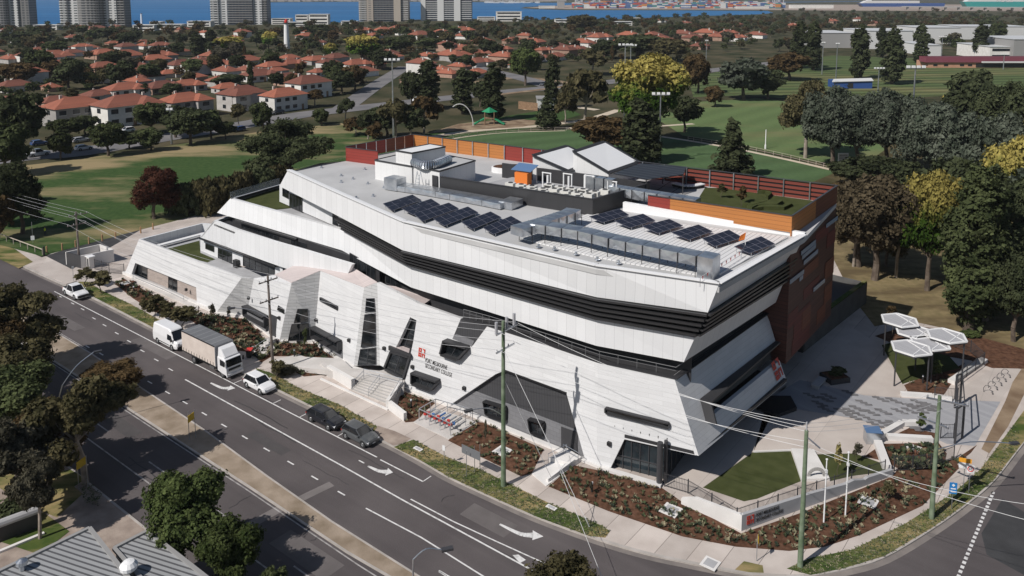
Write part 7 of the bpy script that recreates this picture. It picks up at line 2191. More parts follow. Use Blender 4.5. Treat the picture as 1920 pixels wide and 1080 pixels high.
def belt():
 rg=np.random.default_rng(3)
 src,_=proto('round',D_,'far',0)
 n=len(src.vertices);co_=np.empty(n*3);src.vertices.foreach_get('co',co_);co_=co_.reshape(-1,4,3)
 co_=co_[rg.permutation(len(co_))[:260]]
 allv,mats_i=[],[]
 k=0
 while k<1900:
  z=rg.random()
  if z<.26:u,v=rg.uniform(960,1990),rg.uniform(33,68)
  elif z<.38:u,v=rg.uniform(1420,1990),rg.uniform(22,56)
  elif z<.50:u,v=rg.uniform(-400,960),rg.uniform(48,72)
  elif z<.68:u,v=rg.uniform(560,1420),rg.uniform(50,130)
  else:u,v=rg.uniform(-420,900),rg.uniform(66,200)
  if v<37 and u<1250:continue
  if v>118+max(0,(600-u)*.12):continue
  p=P(u,v)
  if not clear_of_houses(p,1):continue
  if 1300<u and 100<v:continue
  s=rg.uniform(.6,1.1)*(.66 if v>100 else .8 if v>72 else 1);a=rg.uniform(0,6.28);c,s_=math.cos(a),math.sin(a)
  q=co_.copy();x,y=q[...,0].copy(),q[...,1].copy()
  q[...,0]=(x*c-y*s_)*s*rg.uniform(.9,1.25)+p.x;q[...,1]=(x*s_+y*c)*s+p.y;q[...,2]=(q[...,2]-.8)*s*rg.uniform(.7,1.15)
  allv.append(q);mats_i.append(np.full(len(q),rg.integers(0,4)));k+=1
 V=np.concatenate(allv).reshape(-1,3);mi=np.concatenate(mats_i).astype(np.int32);nf=len(mi)
 me=bpy.data.meshes.new('far_tree_belt');me.vertices.add(len(V));me.vertices.foreach_set('co',V.ravel())
 me.loops.add(len(V));me.loops.foreach_set('vertex_index',np.arange(len(V),dtype=np.int32))
 me.polygons.add(nf);me.polygons.foreach_set('loop_start',np.arange(0,len(V),4,dtype=np.int32));me.polygons.foreach_set('loop_total',np.full(nf,4,np.int32))
 for m in(D_,O_,N_,G):me.materials.append(MATS[m])
 me.polygons.foreach_set('material_index',mi);me.update()
 return tag(link('far_tree_belt',me),'dark mass of tree crowns and garden shrubs between the houses and the bay','trees',kind='stuff')
belt()
grp={}
for rec in TREES:
 if not rec[5]:grp.setdefault((rec[3],rec[2],rec[4]),[]).append(rec)
for(ds,sh,reg),l in grp.items():
 l.sort(key=lambda r:r[1])
 for i,r in enumerate(l):
  r[5]=f'{ds} {sh} {reg}' if len(l)==1 else f'{ds} {sh} {reg}, {ordinal(i)} such from left'
for r in TREES:
 r[0]['label']=r[5]
#   towers and shore buildings
def mat_facade(name,wall_c,glass_c,bw,bh,ms,sc=.1):
 m=mat_brick(name,glass_c,tuple(x*1.6 for x in glass_c),wall_c,bw*sc,bh*sc,ms,rough=.6,ang=R(20),bump=0,off=0.0,stain=.05)
 b=[n for n in m.node_tree.nodes if n.type=='TEX_BRICK'][0]
 b.inputs['Scale'].default_value=1
 v=nd(m.node_tree,'ShaderNodeVectorMath',operation='SCALE');v.inputs['Scale'].default_value=sc
 l=b.inputs['Vector'].links[0].from_socket
 m.node_tree.links.new(l,v.inputs[0]);m.node_tree.links.new(v.outputs[0],b.inputs['Vector'])
 b.inputs['Mortar Smooth'].default_value=0
 return m
mat_facade('facade_white',(0.62,0.62,0.61),(0.05,0.06,0.07),4.2,3.1,.085)
mat_facade('facade_grey',(0.20,0.195,0.19),(0.05,0.055,0.06),3.0,3.1,.055)
mat_facade('facade_beige',(0.40,0.345,0.29),(0.05,0.06,0.07),4.6,3.1,.11)
mat_facade('facade_glass',(0.10,0.12,0.15),(0.04,0.055,0.08),2.6,3.1,.03)
mat('slab_white',(0.62,0.62,0.61),rough=.7);mat('slab_grey',(0.30,0.295,0.29),rough=.7);mat('slab_beige',(0.42,0.37,0.31),rough=.7)
def tower(label,vb,parts,hgt_m=47):
 base=P((parts[0][0]+parts[-1][1])/2,vb)
 t=thing('apartment_tower',label,'tower',base)
 Y=base.y
 for i,(u0,u1,dep,fac,slab,rnd_)in enumerate(parts):
  x0,x1=(u0-960)/F*Y*1.0,(u1-960)/F*Y
  y0=Y-dep
  if rnd_:
   cx,r=(x0+x1)/2,(x1-x0)/2
   pts=[(cx-r*math.cos(math.pi*k/10),y0-r*.45*math.sin(math.pi*k/10))for k in range(11)]+[(x1,Y+14),(x0,Y+14)]
  else:pts=[(x0,y0),(x1,y0),(x1,Y+15+i*.3),(x0,Y+15+i*.3)]
  w=MB().slab(pts,0,hgt_m-(i%3)*1.5).build('wall',fac,t)
  if slab:
   ctr=(sum(p[0]for p in pts)/len(pts),sum(p[1]for p in pts)/len(pts))
   for f in range(1,15):
    q=[(p[0]+(p[0]-ctr[0])*.05,p[1]+(p[1]-ctr[1])*.10)for p in pts]
    if not rnd_:q=[(x0+.3,y0-1.4),(x1-.3,y0-1.4),(x1-.3,y0+.2),(x0+.3,y0+.2)]
    MB().slab(q,f*3.1-.35,f*3.1+.55).build('balcony',slab,w)
 return t
tower('grey and white apartment tower cut by the left edge of the picture',50,[(-40,-2,2,'facade_white',None,False),(-2,24,6,'facade_grey','slab_grey',True),(24,40,3,'facade_white',None,False),(40,59,1,'facade_grey',None,False)])
tower('white apartment tower with a dark rounded balcony front, second from the left',51,[(119,133,4,'facade_white','slab_white',False),(133,154,2,'facade_white',None,False),(154,199,5,'facade_grey','slab_grey',True),(199,223,2,'facade_white',None,False),(223,237,0,'facade_grey','slab_grey',False)])
tower('white apartment tower with dark glass stripes, behind the lighthouse',46,[(399,414,4,'facade_white','slab_white',False),(414,430,2,'facade_white',None,False),(430,478,4,'facade_glass','slab_grey',False),(478,494,2,'facade_white',None,False),(494,503,0,'facade_grey','slab_grey',False)])
tower('beige apartment tower with a dark glass middle',40,[(675,690,4,'facade_beige','slab_white',False),(690,702,5,'facade_beige',None,False),(702,740,3,'facade_glass','slab_grey',False),(740,753,5,'slab_beige',None,False),(753,767,1,'facade_beige','slab_white',False)])
tower('bright white apartment tower with upright white fins',39,[(790,799,3,'slab_white',None,False),(799,821,1,'facade_glass','slab_white',False),(821,833,4,'slab_white',None,False),(833,852,2,'facade_glass','slab_white',False),(852,864,4,'slab_white',None,False),(864,885,1,'facade_glass','slab_white',False)])
def block(label,u0,u1,vb,vt,m='house_white',dep=14,roofm='slab_white',floors=0,name='shore_building',cat='building',z=0.0):
 base=P((u0+u1)/2,vb,z);Y=base.y;h=hgt((u0+u1)/2,vb,vt,z)
 x0,x1=(u0-960)/F*Y,(u1-960)/F*Y
 t=thing(name,label,cat,base)
 MB().box(((x0+x1)/2,Y+dep/2,z+h/2),(x1-x0,dep,h)).build('wall',m,t)
 MB().box(((x0+x1)/2,Y+dep/2,z+h+.15),(x1-x0+.8,dep+.8,.3)).build('roof',roofm,t)
 for f in range(floors):
  zz=z+h*(f+.55)/floors
  MB().box(((x0+x1)/2,Y-.06,zz),((x1-x0)*.88,.12,h/floors*.42)).build('window','house_glass',t)
 return t
for lab_,a in(('long white low shore building left of the second tower',(64,108,56,47)),('white flat roofed shore building right of the second tower',(250,290,58,47)),('white terraced shore building beside the far chimney',(282,302,52,41)),('pale shore building with two storeys left of the third tower',(300,342,56,46)),('white shore building in front of the third tower',(352,396,50,40)),('white stepped apartment building right of the third tower',(510,545,46,35)),('tall white stepped apartment building by the water',(555,578,45,28)),('white stepped apartment building nearest the beige tower',(580,616,46,27)),('low white building in front of the stepped apartments',(535,575,50,42)),('low white building left of the white finned tower',(640,670,47,40)),('small white house at the shore right of the towers',(895,928,40,32)),('white and dark apartment building at the shore right of the towers',(930,978,40,22)),('white low roofed building in the trees by the bay',(1150,1185,48,41)),('small white gabled looking building near the port water',(1182,1200,40,34)),('pale grey house at the shore among the trees',(1040,1075,46,37))):
 block(lab_,*a,floors=2 if a[3]>36 else 3)
p=P(538,92);h=hgt(538,92,36)
t=thing('lighthouse','white round lighthouse with a red lantern among the trees','lighthouse',p)
MB().tube(p,up(p,h*.86),2.3,1.6,14).build('tower','white_steel',t);MB().tube(up(p,h*.86),up(p,h*.89),2.3,n=14).build('gallery','trim_black',t);MB().lathe(up(p,h*.89),[(1.3,0),(1.3,h*.07),(.3,h*.11)],12).build('lantern','sign_red',t)
p=P(266,45);h=hgt(266,45,26);t=thing('shore_chimney','slender white chimney standing at the shore','chimney',p);MB().tube(p,up(p,h),1.5,1.2,12).build('shaft','white_steel',t);MB().tube(up(p,h),up(p,h+.6),1.5,n=12).build('rim','slab_grey',t)
#   port across the water
mat('crane_grey',(0.46,0.48,0.52),rough=.6);mat('crane_blue',(0.16,0.24,0.38),rough=.6)
def crane(i,u,m,s=1.0):
 p=P(u,13.0,.4);t=thing('port_crane','pale gantry crane on the container wharf, '+ordinal(i)+' from the left','crane',p,group='gantry cranes of the container port')
 for x in(-9,9):
  for y in(-8,8):MB().bar(p+Vector((x*s,y,0)),p+Vector((x*s*.8,y,46*s)),2.0,2.0,up=Vector((0,1,0))).build('leg',m,t)
 MB().box(p+Vector((0,0,16*s)),(18*s,2.2,2.2)).build('cross_beam',m,t);MB().box(p+Vector((0,0,46*s)),(17*s,18,3)).build('portal',m,t)
 MB().bar(p+Vector((-34*s,0,40*s)),p+Vector((20*s,0,40*s)),3,2.4).build('boom',m,t);MB().box(p+Vector((4*s,0,44*s)),(9,6,5)).build('machine_house','slab_white',t)
for i,u in enumerate((1085,1118,1158,1180,1205,1232,1262,1290,1318,1342,1455,1462)):
 crane(i,u,'crane_grey' if i not in(3,8)else 'crane_blue',1.0 if i<10 else .8)
crn=random.Random(8)
cm_=MB();me_mats=[mat('box_red',(0.42,0.07,0.05),rough=.7),mat('box_blue',(0.06,0.12,0.28),rough=.7),mat('box_white',(0.58,0.58,0.57),rough=.7),mat('box_orange',(0.50,0.20,0.06),rough=.7),mat('box_teal',(0.06,0.22,0.22),rough=.7)]
idx=[]
for k in range(900):
 u=crn.uniform(1075,1470);v=crn.uniform(9.5,15.8)
 if u>1440 and v<12:continue
 p=P(u,v,.4);n=crn.randint(1,5)
 for j in range(n):
  cm_.box((p.x,p.y,.4+1.3+2.6*j),(12,4.8,2.58));idx+=[crn.choice((0,0,1,1,1,2,2,2,3,4))]*6
o=cm_.build('container_stacks',me_mats[0])
for m in me_mats[1:]:o.data.materials.append(m)
o.data.polygons.foreach_set('material_index',idx)
tag(o,'stacks of red, blue and white shipping containers on the far wharf','containers',kind='stuff')
block('grey square silo block at the tip of the far wharf',1045,1058,14.5,2,'slab_grey',20,'slab_grey',name='silo_block')
for lab_,a in(('long white port shed right of the cranes',(1480,1560,16,9)),('low pale port shed behind the wharf',(1380,1440,16.5,12)),('white shed on the wharf point',(1010,1040,16,11))):block(lab_,*a,name='port_shed')
mat('ship_blue',(0.03,0.08,0.26),rough=.4);mat('ship_teal',(0.02,0.30,0.28),rough=.4)
def ship(label,u0,u1,vb,vt,hull,vs,words,wz,wm,wu):
 a,b=P(u0,vb,.3),P(u1,vb,.3);Y=a.y;h=hgt(u0,vb,vs,.3);h2=hgt(u0,vb,vt,.3)
 t=thing('cargo_ship',label,'ship',(a+b)/2);L=(b-a).length
 MB().prism([a+Vector((0,0,h)),a+Vector((L*.04,0,0)),b-Vector((L*.01,0,0)),b+Vector((0,0,h))],(0,22,0)).build('hull',hull,t)
 MB().prism([a+Vector((L*.03,.5,h)),b+Vector((-L*.3,.5,h)),b+Vector((-L*.3,.5,h2)),a+Vector((L*.08,.5,h2))],(0,20,0)).build('superstructure','slab_white',t)
 MB().box(a+Vector((L*.12,10,h2+3)),(10,14,6)).build('bridge','slab_white',t)
 MB().tube(a+Vector((L*.6,10,h)),a+Vector((L*.6,10,h2+8)),2,1.6,8).build('funnel',hull,t)
 if words:text(words,wm,PX(wu,vb-wz,a.y-.4),(1,0,0),(0,0,1),12,t,sx=1.5,depth=.3)
ship('long white and blue ship moored behind the tree belt, left of the teal ship',1612,1772,12.5,1.5,'ship_blue',6,None,7,'slab_white',1640)
ship('teal green ship with bold white lettering at the top right edge',1806,1990,13,-3,'ship_teal',3,'TOLL',9.5,'slab_white',1866)
t=thing('viaduct','long grey road viaduct in front of the moored ships','viaduct',P(1800,19))
a,b=P(1690,18),P(1990,21)
MB().bar(up(a,7),up(b,7),12,1.8).build('deck','slab_grey',t)
for k in range(12):q=lerp(a,b,(k+.5)/12);MB().box(up(q,3.1),(2,8,6.2)).build('pier','slab_grey',t)
bo=MB()
for k in range(60):
 p=P(crn.uniform(910,1010),crn.uniform(3.6,6.0),.4);bo.prism([p+Vector((-6,0,0)),p+Vector((5,0,0)),p+Vector((8,0,2.2)),p+Vector((-6,0,2.2))],(0,3,0));bo.tube(p,up(p,14),.25,n=4)
tag(bo.build('moored_boats','slab_white'),'cluster of moored white yachts far across the bay','boats',kind='stuff')
fb_=MB()
for k in range(260):
 u=crn.uniform(420,1060);p=P(u,crn.uniform(1.2,3.2),.6);fb_.box(up(p,3),(crn.uniform(8,26),10,crn.uniform(4,9)))
tag(fb_.build('far_town','house_grey'),'hazy line of low buildings on the far shore of the bay','far town',kind='stuff')
#   buildings beyond the fields
mat_lines('red_roof_sheet',(0.145,0.035,0.045),(0.10,0.022,0.03),1.0,.08,'run',ang=0,rough=.6)
mat('pavilion_brick',(0.46,0.24,0.155),(0.54,0.30,0.20),scale=.3,rough=.8)
t=thing('sports_pavilion','long low brick pavilion with a dark red roof beside the far field','pavilion',P(1840,127))
Y=P(1840,127).y
def bxz(u0,u1,v0,v1,y0,dep,nm,m,par=t):
 a,b=PX(u0,v1,y0),PX(u1,v0,y0);return MB().box(((a.x+b.x)/2,y0+dep/2,(a.z+b.z)/2),(b.x-a.x,dep,b.z-a.z)).build(nm,m,par)
bxz(1740,1990,116,127,Y,14,'wall','pavilion_brick');q=[PX(1736,117,Y-1),PX(1995,117,Y-1),PX(1995,107,Y+7),PX(1736,107,Y+7)]
MB().prism(q,(0,8,0)).build('roof','red_roof_sheet',t)
bxz(1830,1985,119,126,Y-.3,.4,'painted_verandah_shade','trim_black');bxz(1843,1960,115.5,118,Y-2.5,1.5,'white_awning','slab_white')  # the black strip paints in the shade under the verandah
for u in(1750,1770,1800,1815):bxz(u,u+8,120,124,Y-.1,.2,'window','house_glass')
t=thing('blue_shed','long blue shed with a pale roof between the two fields','shed',P(1600,166));Y=P(1600,166).y
bxz(1566,1636,152,166,Y,9,'wall','ship_blue',t);MB().prism([PX(1560,154,Y-.6),PX(1638,152,Y-.6),PX(1634,147,Y+5),PX(1563,149,Y+5)],(0,0,.25)).build('roof','slab_white',t)
bxz(1590,1600,156,165,Y-.1,.2,'door','trim_black',t)
mat_lines('shed_roof',(0.56,0.57,0.58),(0.46,0.47,0.48),2.0,.2,'run',ang=0,rough=.6)
for lab_,a,m in(('large pale warehouse behind the poplars, left one',(1620,1712,92,58),'slab_white'),('large pale warehouse behind the poplars, middle one',(1722,1800,82,52),'slab_white'),('long pale warehouse roof right of the poplars',(1800,1930,74,50),'slab_white'),('white gabled hall beside the floodlight',(1738,1766,105,85),'slab_white'),('white office building with a dark window band at the right edge',(1858,1925,112,88),'house_white'),('tall grey corrugated hall at the right edge',(1902,1990,113,74),'slab_grey'),('dark roofed long shed left of the poplars',(1540,1600,90,62),'slab_grey')):
 block(lab_,*a,m=m,dep=40,roofm='shed_roof',floors=2 if 'office' in lab_ else 0,name='warehouse',cat='warehouse')
#   lights and posts of the playing fields
def floodlight(label,u,vb,vt,heads=2,z=0.0):
 p=P(u,vb,z);h=hgt(u,vb,vt,z);t=thing('floodlight_pole',label,'floodlight',p)
 MB().tube(p,up(p,h),.34,.16,10).build('shaft','galv',t)
 MB().box(up(p,h-.3),(4.6 if heads>1 else 2.4,.25,.25)).build('crossbar','galv',t)
 for k in range(heads*2):
  x=(k-heads+.5)*(1.3 if heads>1 else 1.1)
  MB().box(up(p,h+.15)+Vector((x,-.3,0)),(.8,.5,.6)).build('lamp_head','white_steel',t)
for lab_,a in(('tall floodlight pole behind the left roof fence',(738,265,112)),('tall floodlight pole in front of the large yellow tree',(1170,235,84)),('floodlight pole right of the poplar behind the roof huts',(1236,305,176)),('tallest floodlight pole standing in the silver trees',(1705,318,126)),('thin floodlight pole left of the blue shed',(1541,140,80)),('thin floodlight pole above the blue shed',(1567,152,82)),('floodlight pole right of the blue shed',(1646,172,128)),('floodlight pole in front of the red roofed pavilion',(1764,122,69)),('floodlight pole behind the large yellow tree',(1181,190,85)),('short floodlight pole in front of the pavilion awning',(1881,130,102)),('thin light pole at the park street left of the poplars',(1324,112,76)),('white street light pole at the park edge behind the street trees',(322,270,205))):
 floodlight(lab_,*a,heads=1 if('thin' in lab_ or 'street' in lab_)else 2)
p=P(1435,279);t=thing('goal_post','single white goal post on the upper oval','goal post',p);MB().tube(p,up(p,hgt(1435,279,243)),.16,.12,8).build('shaft','white_steel',t);MB().tube(p,up(p,1.2),.26,n=8).build('padding','white_steel',t)
p=P(1580,314);t=thing('score_board','white scoreboard on legs under the grove trees','scoreboard',p);MB().box(up(p,2.6),(2.6,.3,2.4)).build('panel','white_steel',t)
for x in(-1,1):MB().tube(p+Vector((x,0,0)),p+Vector((x,0,1.5)),.1,n=6).build('leg','galv',t)
for k in range(4):MB().box(p+Vector((0,-.17,1.8+.5*k)),(2.2,.04,.22)).build('slot','trim_black',t)
p=P(1566,316,.02);MBx=MB();MBx.prism([p,p+Vector((3.4,0,0)),p+Vector((4.6,3.2,0)),p+Vector((1.4,3.0,0))],(0,0,.3));tag(MBx.build('white_pad','white_steel'),'white flat cover lying beside the scoreboard','cover')
def railfence(label,l,h=1.1,gap=3.0):
 pts=smoothpts(pxs(l,0),5);t=thing('oval_fence',label,'fence',pts[0])
 for z in(.5,h):MB().path([up(p,z)for p in pts],.05,4).build('rail','pale_timber',t)
 for p in pts[::1]:MB().tube(p,up(p,h),.06,n=5).build('post','pale_timber',t)
railfence('low rail fence round the near oval behind the orange roof fence',[(790,280),(850,262),(930,250),(1040,245),(1140,247)])
railfence('low rail fence between the two ovals',[(1290,262),(1370,275),(1450,291),(1530,310),(1590,326)])
p=P(918,232);t=thing('play_tower','green roofed play tower with green slides in the playground','play tower',p)
mat('play_green',(0.03,0.26,0.12),rough=.4)
for x in(-1.6,1.6):
 for y in(-1.6,1.6):MB().tube(p+Vector((x,y,0)),p+Vector((x,y,4.2)),.14,n=7).build('post','timber',t)
MB().box(up(p,2),(3.4,3.4,.2)).build('deck','timber',t);MB().lathe(up(p,4.2),[(2.8,0),(.2,1.5)],4).build('roof','play_green',t)
for sg in(-1,1):MB().bar(p+Vector((sg*1.6,-1,2.1)),p+Vector((sg*5.2,-2.6,.3)),1.1,.35).build('slide','play_green',t)
a=P(862,236);t=thing('water_arch','tall pale blue arched pole over the splash pad','arch',a)
MB().path([a+Vector((4.6*math.cos(R(x)),0,7.5*math.sin(R(x))))for x in range(0,125,10)],.16,7).build('tube','box_white',t)
t=thing('timber_screen','slatted brown timber screen beside the playground toilets','screen',P(1000,205));q0,q1=P(972,204),P(1008,208);MB().prism([q0,q1,up(q1,3),up(q0,3)],(0,.3,0)).build('slats','timber',t)
block('small white toilet block beside the timber screen',1008,1040,206,186,'slab_white',8,'slab_grey',name='toilet_block',cat='toilet block')
#   cars on the far street
cars=[('white utility with a white tray driving on the park street at left',72,292,'paint_white',utp,(-1.0,-.82,.45,1.15,1.05),5.25,1.82),('white hatchback on the park street behind the street trees',157,281,'paint_white',hatp,(-1.95,-1.6,.15,1.0,.95),4.2,1.48),('blue car parked at the far kerb of the park street, left',74,272,'paint_blue',hatp,(-1.95,-1.6,.15,1.0,.95),4.2,1.48),('silver wagon parked at the far kerb behind the street trees',152,266,'paint_silver',wagp,(-2.25,-1.65,.2,1.15,.95),4.8,1.45),('pale blue car on the park street right of the street trees',447,246,'paint_blue',hatp,(-1.95,-1.6,.15,1.0,.95),4.2,1.48),('white crossover parked outside the second front row house',238,248,'paint_white',suvp,(-1.98,-1.55,.25,1.0,1.0),4.3,1.6),('silver car parked outside the third front row house',330,243,'paint_silver',hatp,(-1.95,-1.6,.15,1.0,.95),4.2,1.48),('black car parked outside the rightmost front row house',520,214,'paint_black',wagp,(-2.25,-1.65,.2,1.15,.95),4.8,1.45),('white car behind the left poplar on the park street',782,190,'paint_white',suvp,(-1.98,-1.55,.25,1.0,1.0),4.3,1.6),('white car at the junction above the school roof',900,172,'paint_white',hatp,(-1.95,-1.6,.15,1.0,.95),4.2,1.48),('grey car turning at the junction above the school roof',1020,160,'paint_grey',wagp,(-2.25,-1.65,.2,1.15,.95),4.8,1.45),('red car parked near the bus shelter above the roof huts',1085,152,'paint_red',hatp,(-1.95,-1.6,.15,1.0,.95),4.2,1.48),('white van parked beyond the gum trees',1110,180,'paint_white',suvp,(-1.98,-1.55,.25,1.0,1.0),4.3,1.6)]
for lab_,u,v,pm,prof,gh,L,Hh in cars:
 t=car('distant_car',lab_,'car',pm,L,1.8,Hh,prof,gh,(-L*.3,L*.31),.33)
 p=P(u,v,.04);t.matrix_basis=Matrix.Translation(p)@Matrix.Rotation(SANG+(math.pi if v<262 else 0),4,'Z')@Matrix.Scale(1.12,4)
#   shed roofs and wall at the lower left corner
mat_lines('corrugated',(0.33,0.335,0.34),(0.10,0.10,0.105),.42,.15,'y',ang=A0+R(90-71),rough=.55,bump=.5,var=.05)
def shed(label,roofpx,z,walls_to=.1):
 c=[P(u,v,zz)for u,v,zz in roofpx];t=thing('corner_shed',label,'shed',atz(sum(c,Vector())/len(c),.1))
 MB().prism([p+Vector((0,0,0))for p in c],(0,0,-.12)).build('roof','corrugated',t)
 ctr=sum(c,Vector())/len(c);lo=[lerp(p,ctr,.03)for p in c]
 MB().slab([(p.x,p.y)for p in lo],.1,min(p.z for p in c)-.15).build('wall','white_concrete',t)
 mb=MB()
 for a,b in zip(c,c[1:]+c[:1]):mb.bar(a+Vector((0,0,.03)),b+Vector((0,0,.03)),.28,.22)
 mb.build('gutter','slab_grey',t);return t
t=shed('larger corrugated grey shed roof cut by the bottom left corner',[(168,991,4.6),(-80,1110,4.6),(40,1330,4.2),(330,1200,4.2)],4.6)
p=P(42,1068,4.6);MB().lathe(p,[(.22,0),(.22,.3),(.4,.45),(.38,.7),(.1,.85)],12).build('vent','galv',t)
t=shed('smaller corrugated grey shed roof beside the bright green trees',[(276,997,4.2),(214,1029,4.2),(330,1160,3.9),(420,1110,3.9)],4.2)
p=P(242,1071,4.4);MB().lathe(p,[(.35,0),(.6,.25),(.62,.5),(.4,.75),(.1,.82)],14).build('vent_dome','white_steel',t)
a,b=P(-12,1022,.1),P(72,990,.1);t=thing('boundary_wall','dark low wall with a pale rounded capping at the lower left edge','wall',a)
MB().prism([a,b,up(b,1.5),up(a,1.5)],(.15,.3,0)).build('wall_face','charcoal',t);MB().tube(up(a,1.65)+Vector((.1,.15,0)),up(b,1.65)+Vector((.1,.15,0)),.34,n=10).build('capping','grey_concrete',t)
lowwall('pale kerb in front of the dark low wall at the lower left edge',[P(-10,1042,.1),P(84,1003,.1)],.18,.18,.3,z0=.1)
#   ground cover in the beds
beds=[([(215,532),(232,522),(300,560),(350,590),(330,600),(290,585),(250,560)],90),([(345,592),(385,590),(462,598),(500,640),(480,662),(430,655),(400,630)],210),([(470,660),(520,642),(590,645),(655,688),(640,690),(560,668),(510,668),(490,680)],110),([(752,732),(816,756),(796,772),(782,790),(760,792),(744,765)],46),([(840,826),(880,790),(905,792),(1020,842),(997,888),(977,893),(900,856)],110),([(1028,912),(1075,872),(1143,888),(1240,918),(1285,950),(1390,1004),(1500,966),(1673,897),(1690,874),(1790,862),(1832,834),(1800,876),(1730,948),(1613,1003),(1547,1025),(1480,1033),(1380,1025),(1280,1006),(1140,958)],560),([(1660,852),(1690,834),(1750,832),(1768,852),(1765,876),(1690,880)],90),([(1697,722),(1745,704),(1790,692),(1770,738)],20),([(556,689),(612,702),(570,706),(552,697)],30)]
def inside(u,v,poly):
 c=False
 for(x0,y0),(x1,y1)in zip(poly,poly[1:]+poly[:1]):
  if(y0>v)!=(y1>v)and u<(x1-x0)*(v-y0)/(y1-y0)+x0:c=not c
 return c
mat('tuft_lawn',(0.07,0.11,0.025),(0.12,0.15,0.045),scale=1.3,rough=1);mat('tuft_green',(0.030,0.048,0.018),(0.085,0.10,0.045),scale=1.3,rough=1);mat('tuft_pale',(0.16,0.155,0.09),(0.30,0.26,0.17),scale=1.5,rough=1);mat('tuft_dark',(0.012,0.022,0.012),(0.04,0.055,0.03),scale=1.3,rough=1);mat('tuft_red',(0.10,0.04,0.03),(0.17,0.085,0.05),scale=1.3,rough=1)
gv,gi=[],[];gr_=random.Random(17)
def tuft(p,r,h,n,mi):
 for k in range(n):
  a=gr_.uniform(0,6.28);d=Vector((math.cos(a),math.sin(a),0));s=Vector((-d.y,d.x,0))*r*.28
  o=p+d*r*gr_.uniform(0,.5);e=o+d*r*gr_.uniform(.4,1)+Vector((0,0,h*gr_.uniform(.5,1)))
  m_=lerp(o,e,.55)+Vector((0,0,h*.2))
  gv.append([o-s*.6,m_-s,e,m_+s]);gi.append(mi)
for bi,(poly,n)in enumerate(beds):
 us=[q[0]for q in poly];vs=[q[1]for q in poly];made=0
 while made<n:
  u,v=gr_.uniform(min(us),max(us)),gr_.uniform(min(vs),max(vs))
  if not inside(u,v,poly):continue
  made+=1;p=P(u,v,.15);big=bi in(0,1,2,6)
  tuft(p,gr_.uniform(.14,.30)*(1.7 if big else 1),gr_.uniform(.16,.38)*(1.6 if big else 1),11,gr_.choice((0,1,2,1,0)if not big else(0,0,2,2,3,1)))
V=np.array([[tuple(q)for q in f]for f in gv]).reshape(-1,3);me=bpy.data.meshes.new('bed_plants');me.from_pydata(V.tolist(),[],[(4*k,4*k+1,4*k+2,4*k+3)for k in range(len(gv))])
for m in('tuft_green','tuft_pale','tuft_dark','tuft_red'):me.materials.append(MATS[m])
me.polygons.foreach_set('material_index',gi);me.update();tag(link('bed_plants',me),'low tufted plants growing through the brown mulch of the garden beds','ground cover',kind='stuff')
gv,gi=[],[]
for poly,n in(([(738,838),(790,864),(840,893),(917,929),(1007,969),(1105,1005),(1135,1008),(1144,996),(1130,986),(1023,940),(907,883),(840,858),(775,824)],1500),([(482,710),(585,761),(655,796),(700,812),(707,800),(640,760),(560,727),(510,700),(480,690)],900),([(140,537),(178,558),(285,613),(400,670),(430,672),(360,632),(287,593),(245,570),(190,544),(165,528)],900),([(1475,1066),(1520,1046),(1600,1030),(1700,980),(1790,922),(1838,880),(1865,845),(1905,790),(1913,836),(1863,900),(1813,943),(1747,990),(1657,1043),(1580,1066),(1520,1078)],1500),([(150,908),(168,905),(190,925),(185,950),(160,940)],120)):
 us=[q[0]for q in poly];vs=[q[1]for q in poly];made=0
 while made<n:
  u,v=gr_.uniform(min(us),max(us)),gr_.uniform(min(vs),max(vs))
  if not inside(u,v,poly):continue
  made+=1;tuft(P(u,v,.145),gr_.uniform(.08,.20),gr_.uniform(.04,.10),5,gr_.choice((0,0,1,3)))
V=np.array([[tuple(q)for q in f]for f in gv]).reshape(-1,3);me=bpy.data.meshes.new('verge_tufts');me.from_pydata(V.tolist(),[],[(4*k,4*k+1,4*k+2,4*k+3)for k in range(len(gv))])
for m in('tuft_green','tuft_pale','tuft_dark','tuft_lawn'):me.materials.append(MATS[m])
me.polygons.foreach_set('material_index',gi);me.update();tag(link('verge_tufts',me),'short green and straw coloured grass tufts on the roadside verges','grass',kind='stuff')
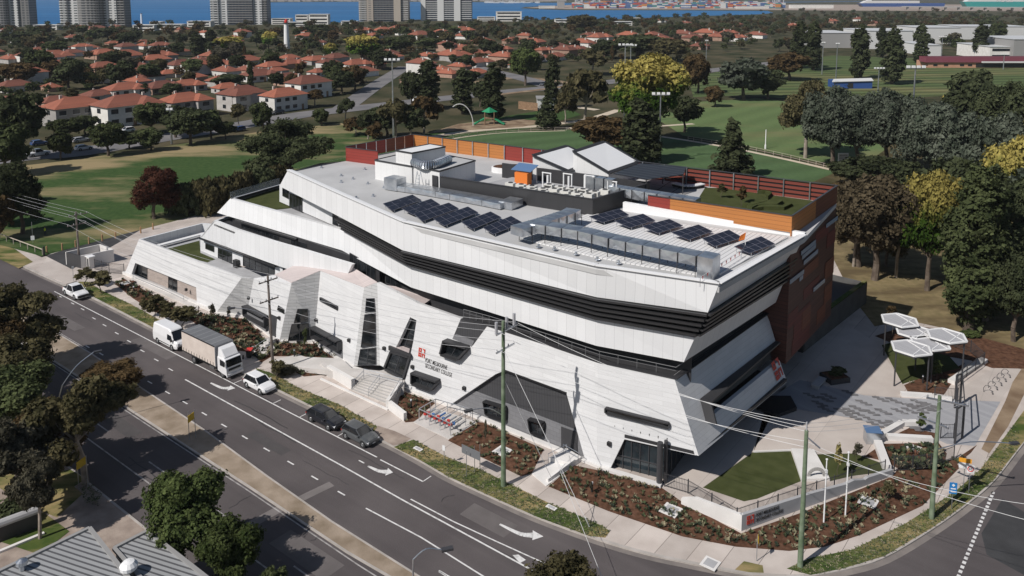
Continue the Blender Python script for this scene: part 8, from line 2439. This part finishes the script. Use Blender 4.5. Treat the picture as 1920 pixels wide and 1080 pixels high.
#   the gardener in the park
mat('skin',(0.38,0.23,0.16),rough=.6);mat('navy_cloth',(0.02,0.025,0.05),rough=.9);mat('hi_vis',(0.55,0.62,0.04),rough=.7);mat('hair',(0.03,0.02,0.015),rough=.8)
def figure(p,face):
 V=[(0,0,.95),(0,0,1.2),(0,0,1.42),(0,.01,1.52),(0,0,1.60),(0,.02,1.72),(-.10,0,.90),(-.12,.08,.50),(-.12,.0,.08),(-.12,.16,.04),(.10,0,.90),(.12,-.06,.50),(.12,-.14,.08),(.12,.02,.04),(-.20,0,1.40),(-.27,.05,1.13),(-.20,.24,1.02),(-.18,.32,1.0),(.20,0,1.40),(.27,.05,1.13),(.20,.24,1.02),(.18,.32,1.0)]
 Ed=[(0,1),(1,2),(2,3),(3,4),(4,5),(0,6),(6,7),(7,8),(8,9),(0,10),(10,11),(11,12),(12,13),(2,14),(14,15),(15,16),(16,17),(2,18),(18,19),(19,20),(20,21)]
 rad=[.15,.14,.16,.06,.09,.085,.095,.065,.045,.035,.095,.065,.045,.035,.065,.045,.035,.03,.065,.045,.035,.03]
 me=bpy.data.meshes.new('person');me.from_pydata(V,Ed,[]);me.materials.append(MATS['navy_cloth'])
 o=bpy.data.objects.new('person',me);COL.objects.link(o)
 o.modifiers.new('skin','SKIN');sv=me.skin_vertices[0].data
 for i,r in enumerate(rad):sv[i].radius=(r,r);sv[i].use_root=(i==0)
 o.modifiers.new('sub','SUBSURF').levels=1
 o.matrix_basis=Matrix.Translation(p)@Matrix.Rotation(face,4,'Z')
 tag(o,'person in a yellow high visibility vest working on the park lawn edge','person')
 for nm,m,prof,z in(('vest','hi_vis',[(.17,.95),(.19,1.2),(.20,1.38),(.12,1.47)],0),('hair','hair',[(.10,1.66),(.11,1.74),(.07,1.80),(.02,1.82)],0),('face','skin',[(.07,1.56),(.092,1.62),(.09,1.68)],0)):
  mb=MB();mb.lathe((0,.01,0),prof,12);mb.build(nm,m,o,local=True)
figure(P(85,442,.16),R(200))
#   summer haze over the plain
hz=bpy.data.materials.new('haze_air');hz.use_nodes=True
t=hz.node_tree;t.nodes.clear()
o_=nd(t,'ShaderNodeOutputMaterial');pv=nd(t,'ShaderNodeVolumePrincipled')
pv.inputs['Density'].default_value=0.00006
pv.inputs['Color'].default_value=(0.86,0.92,1.0,1)
t.links.new(pv.outputs[0],o_.inputs['Volume'])
MATS['haze_air']=hz
hb=MB().box((0,4000,40),(17000,9600,100)).build('haze','haze_air');hb['kind']='stuff';hb['label']='thin summer haze over the suburb and the bay';hb['category']='haze'
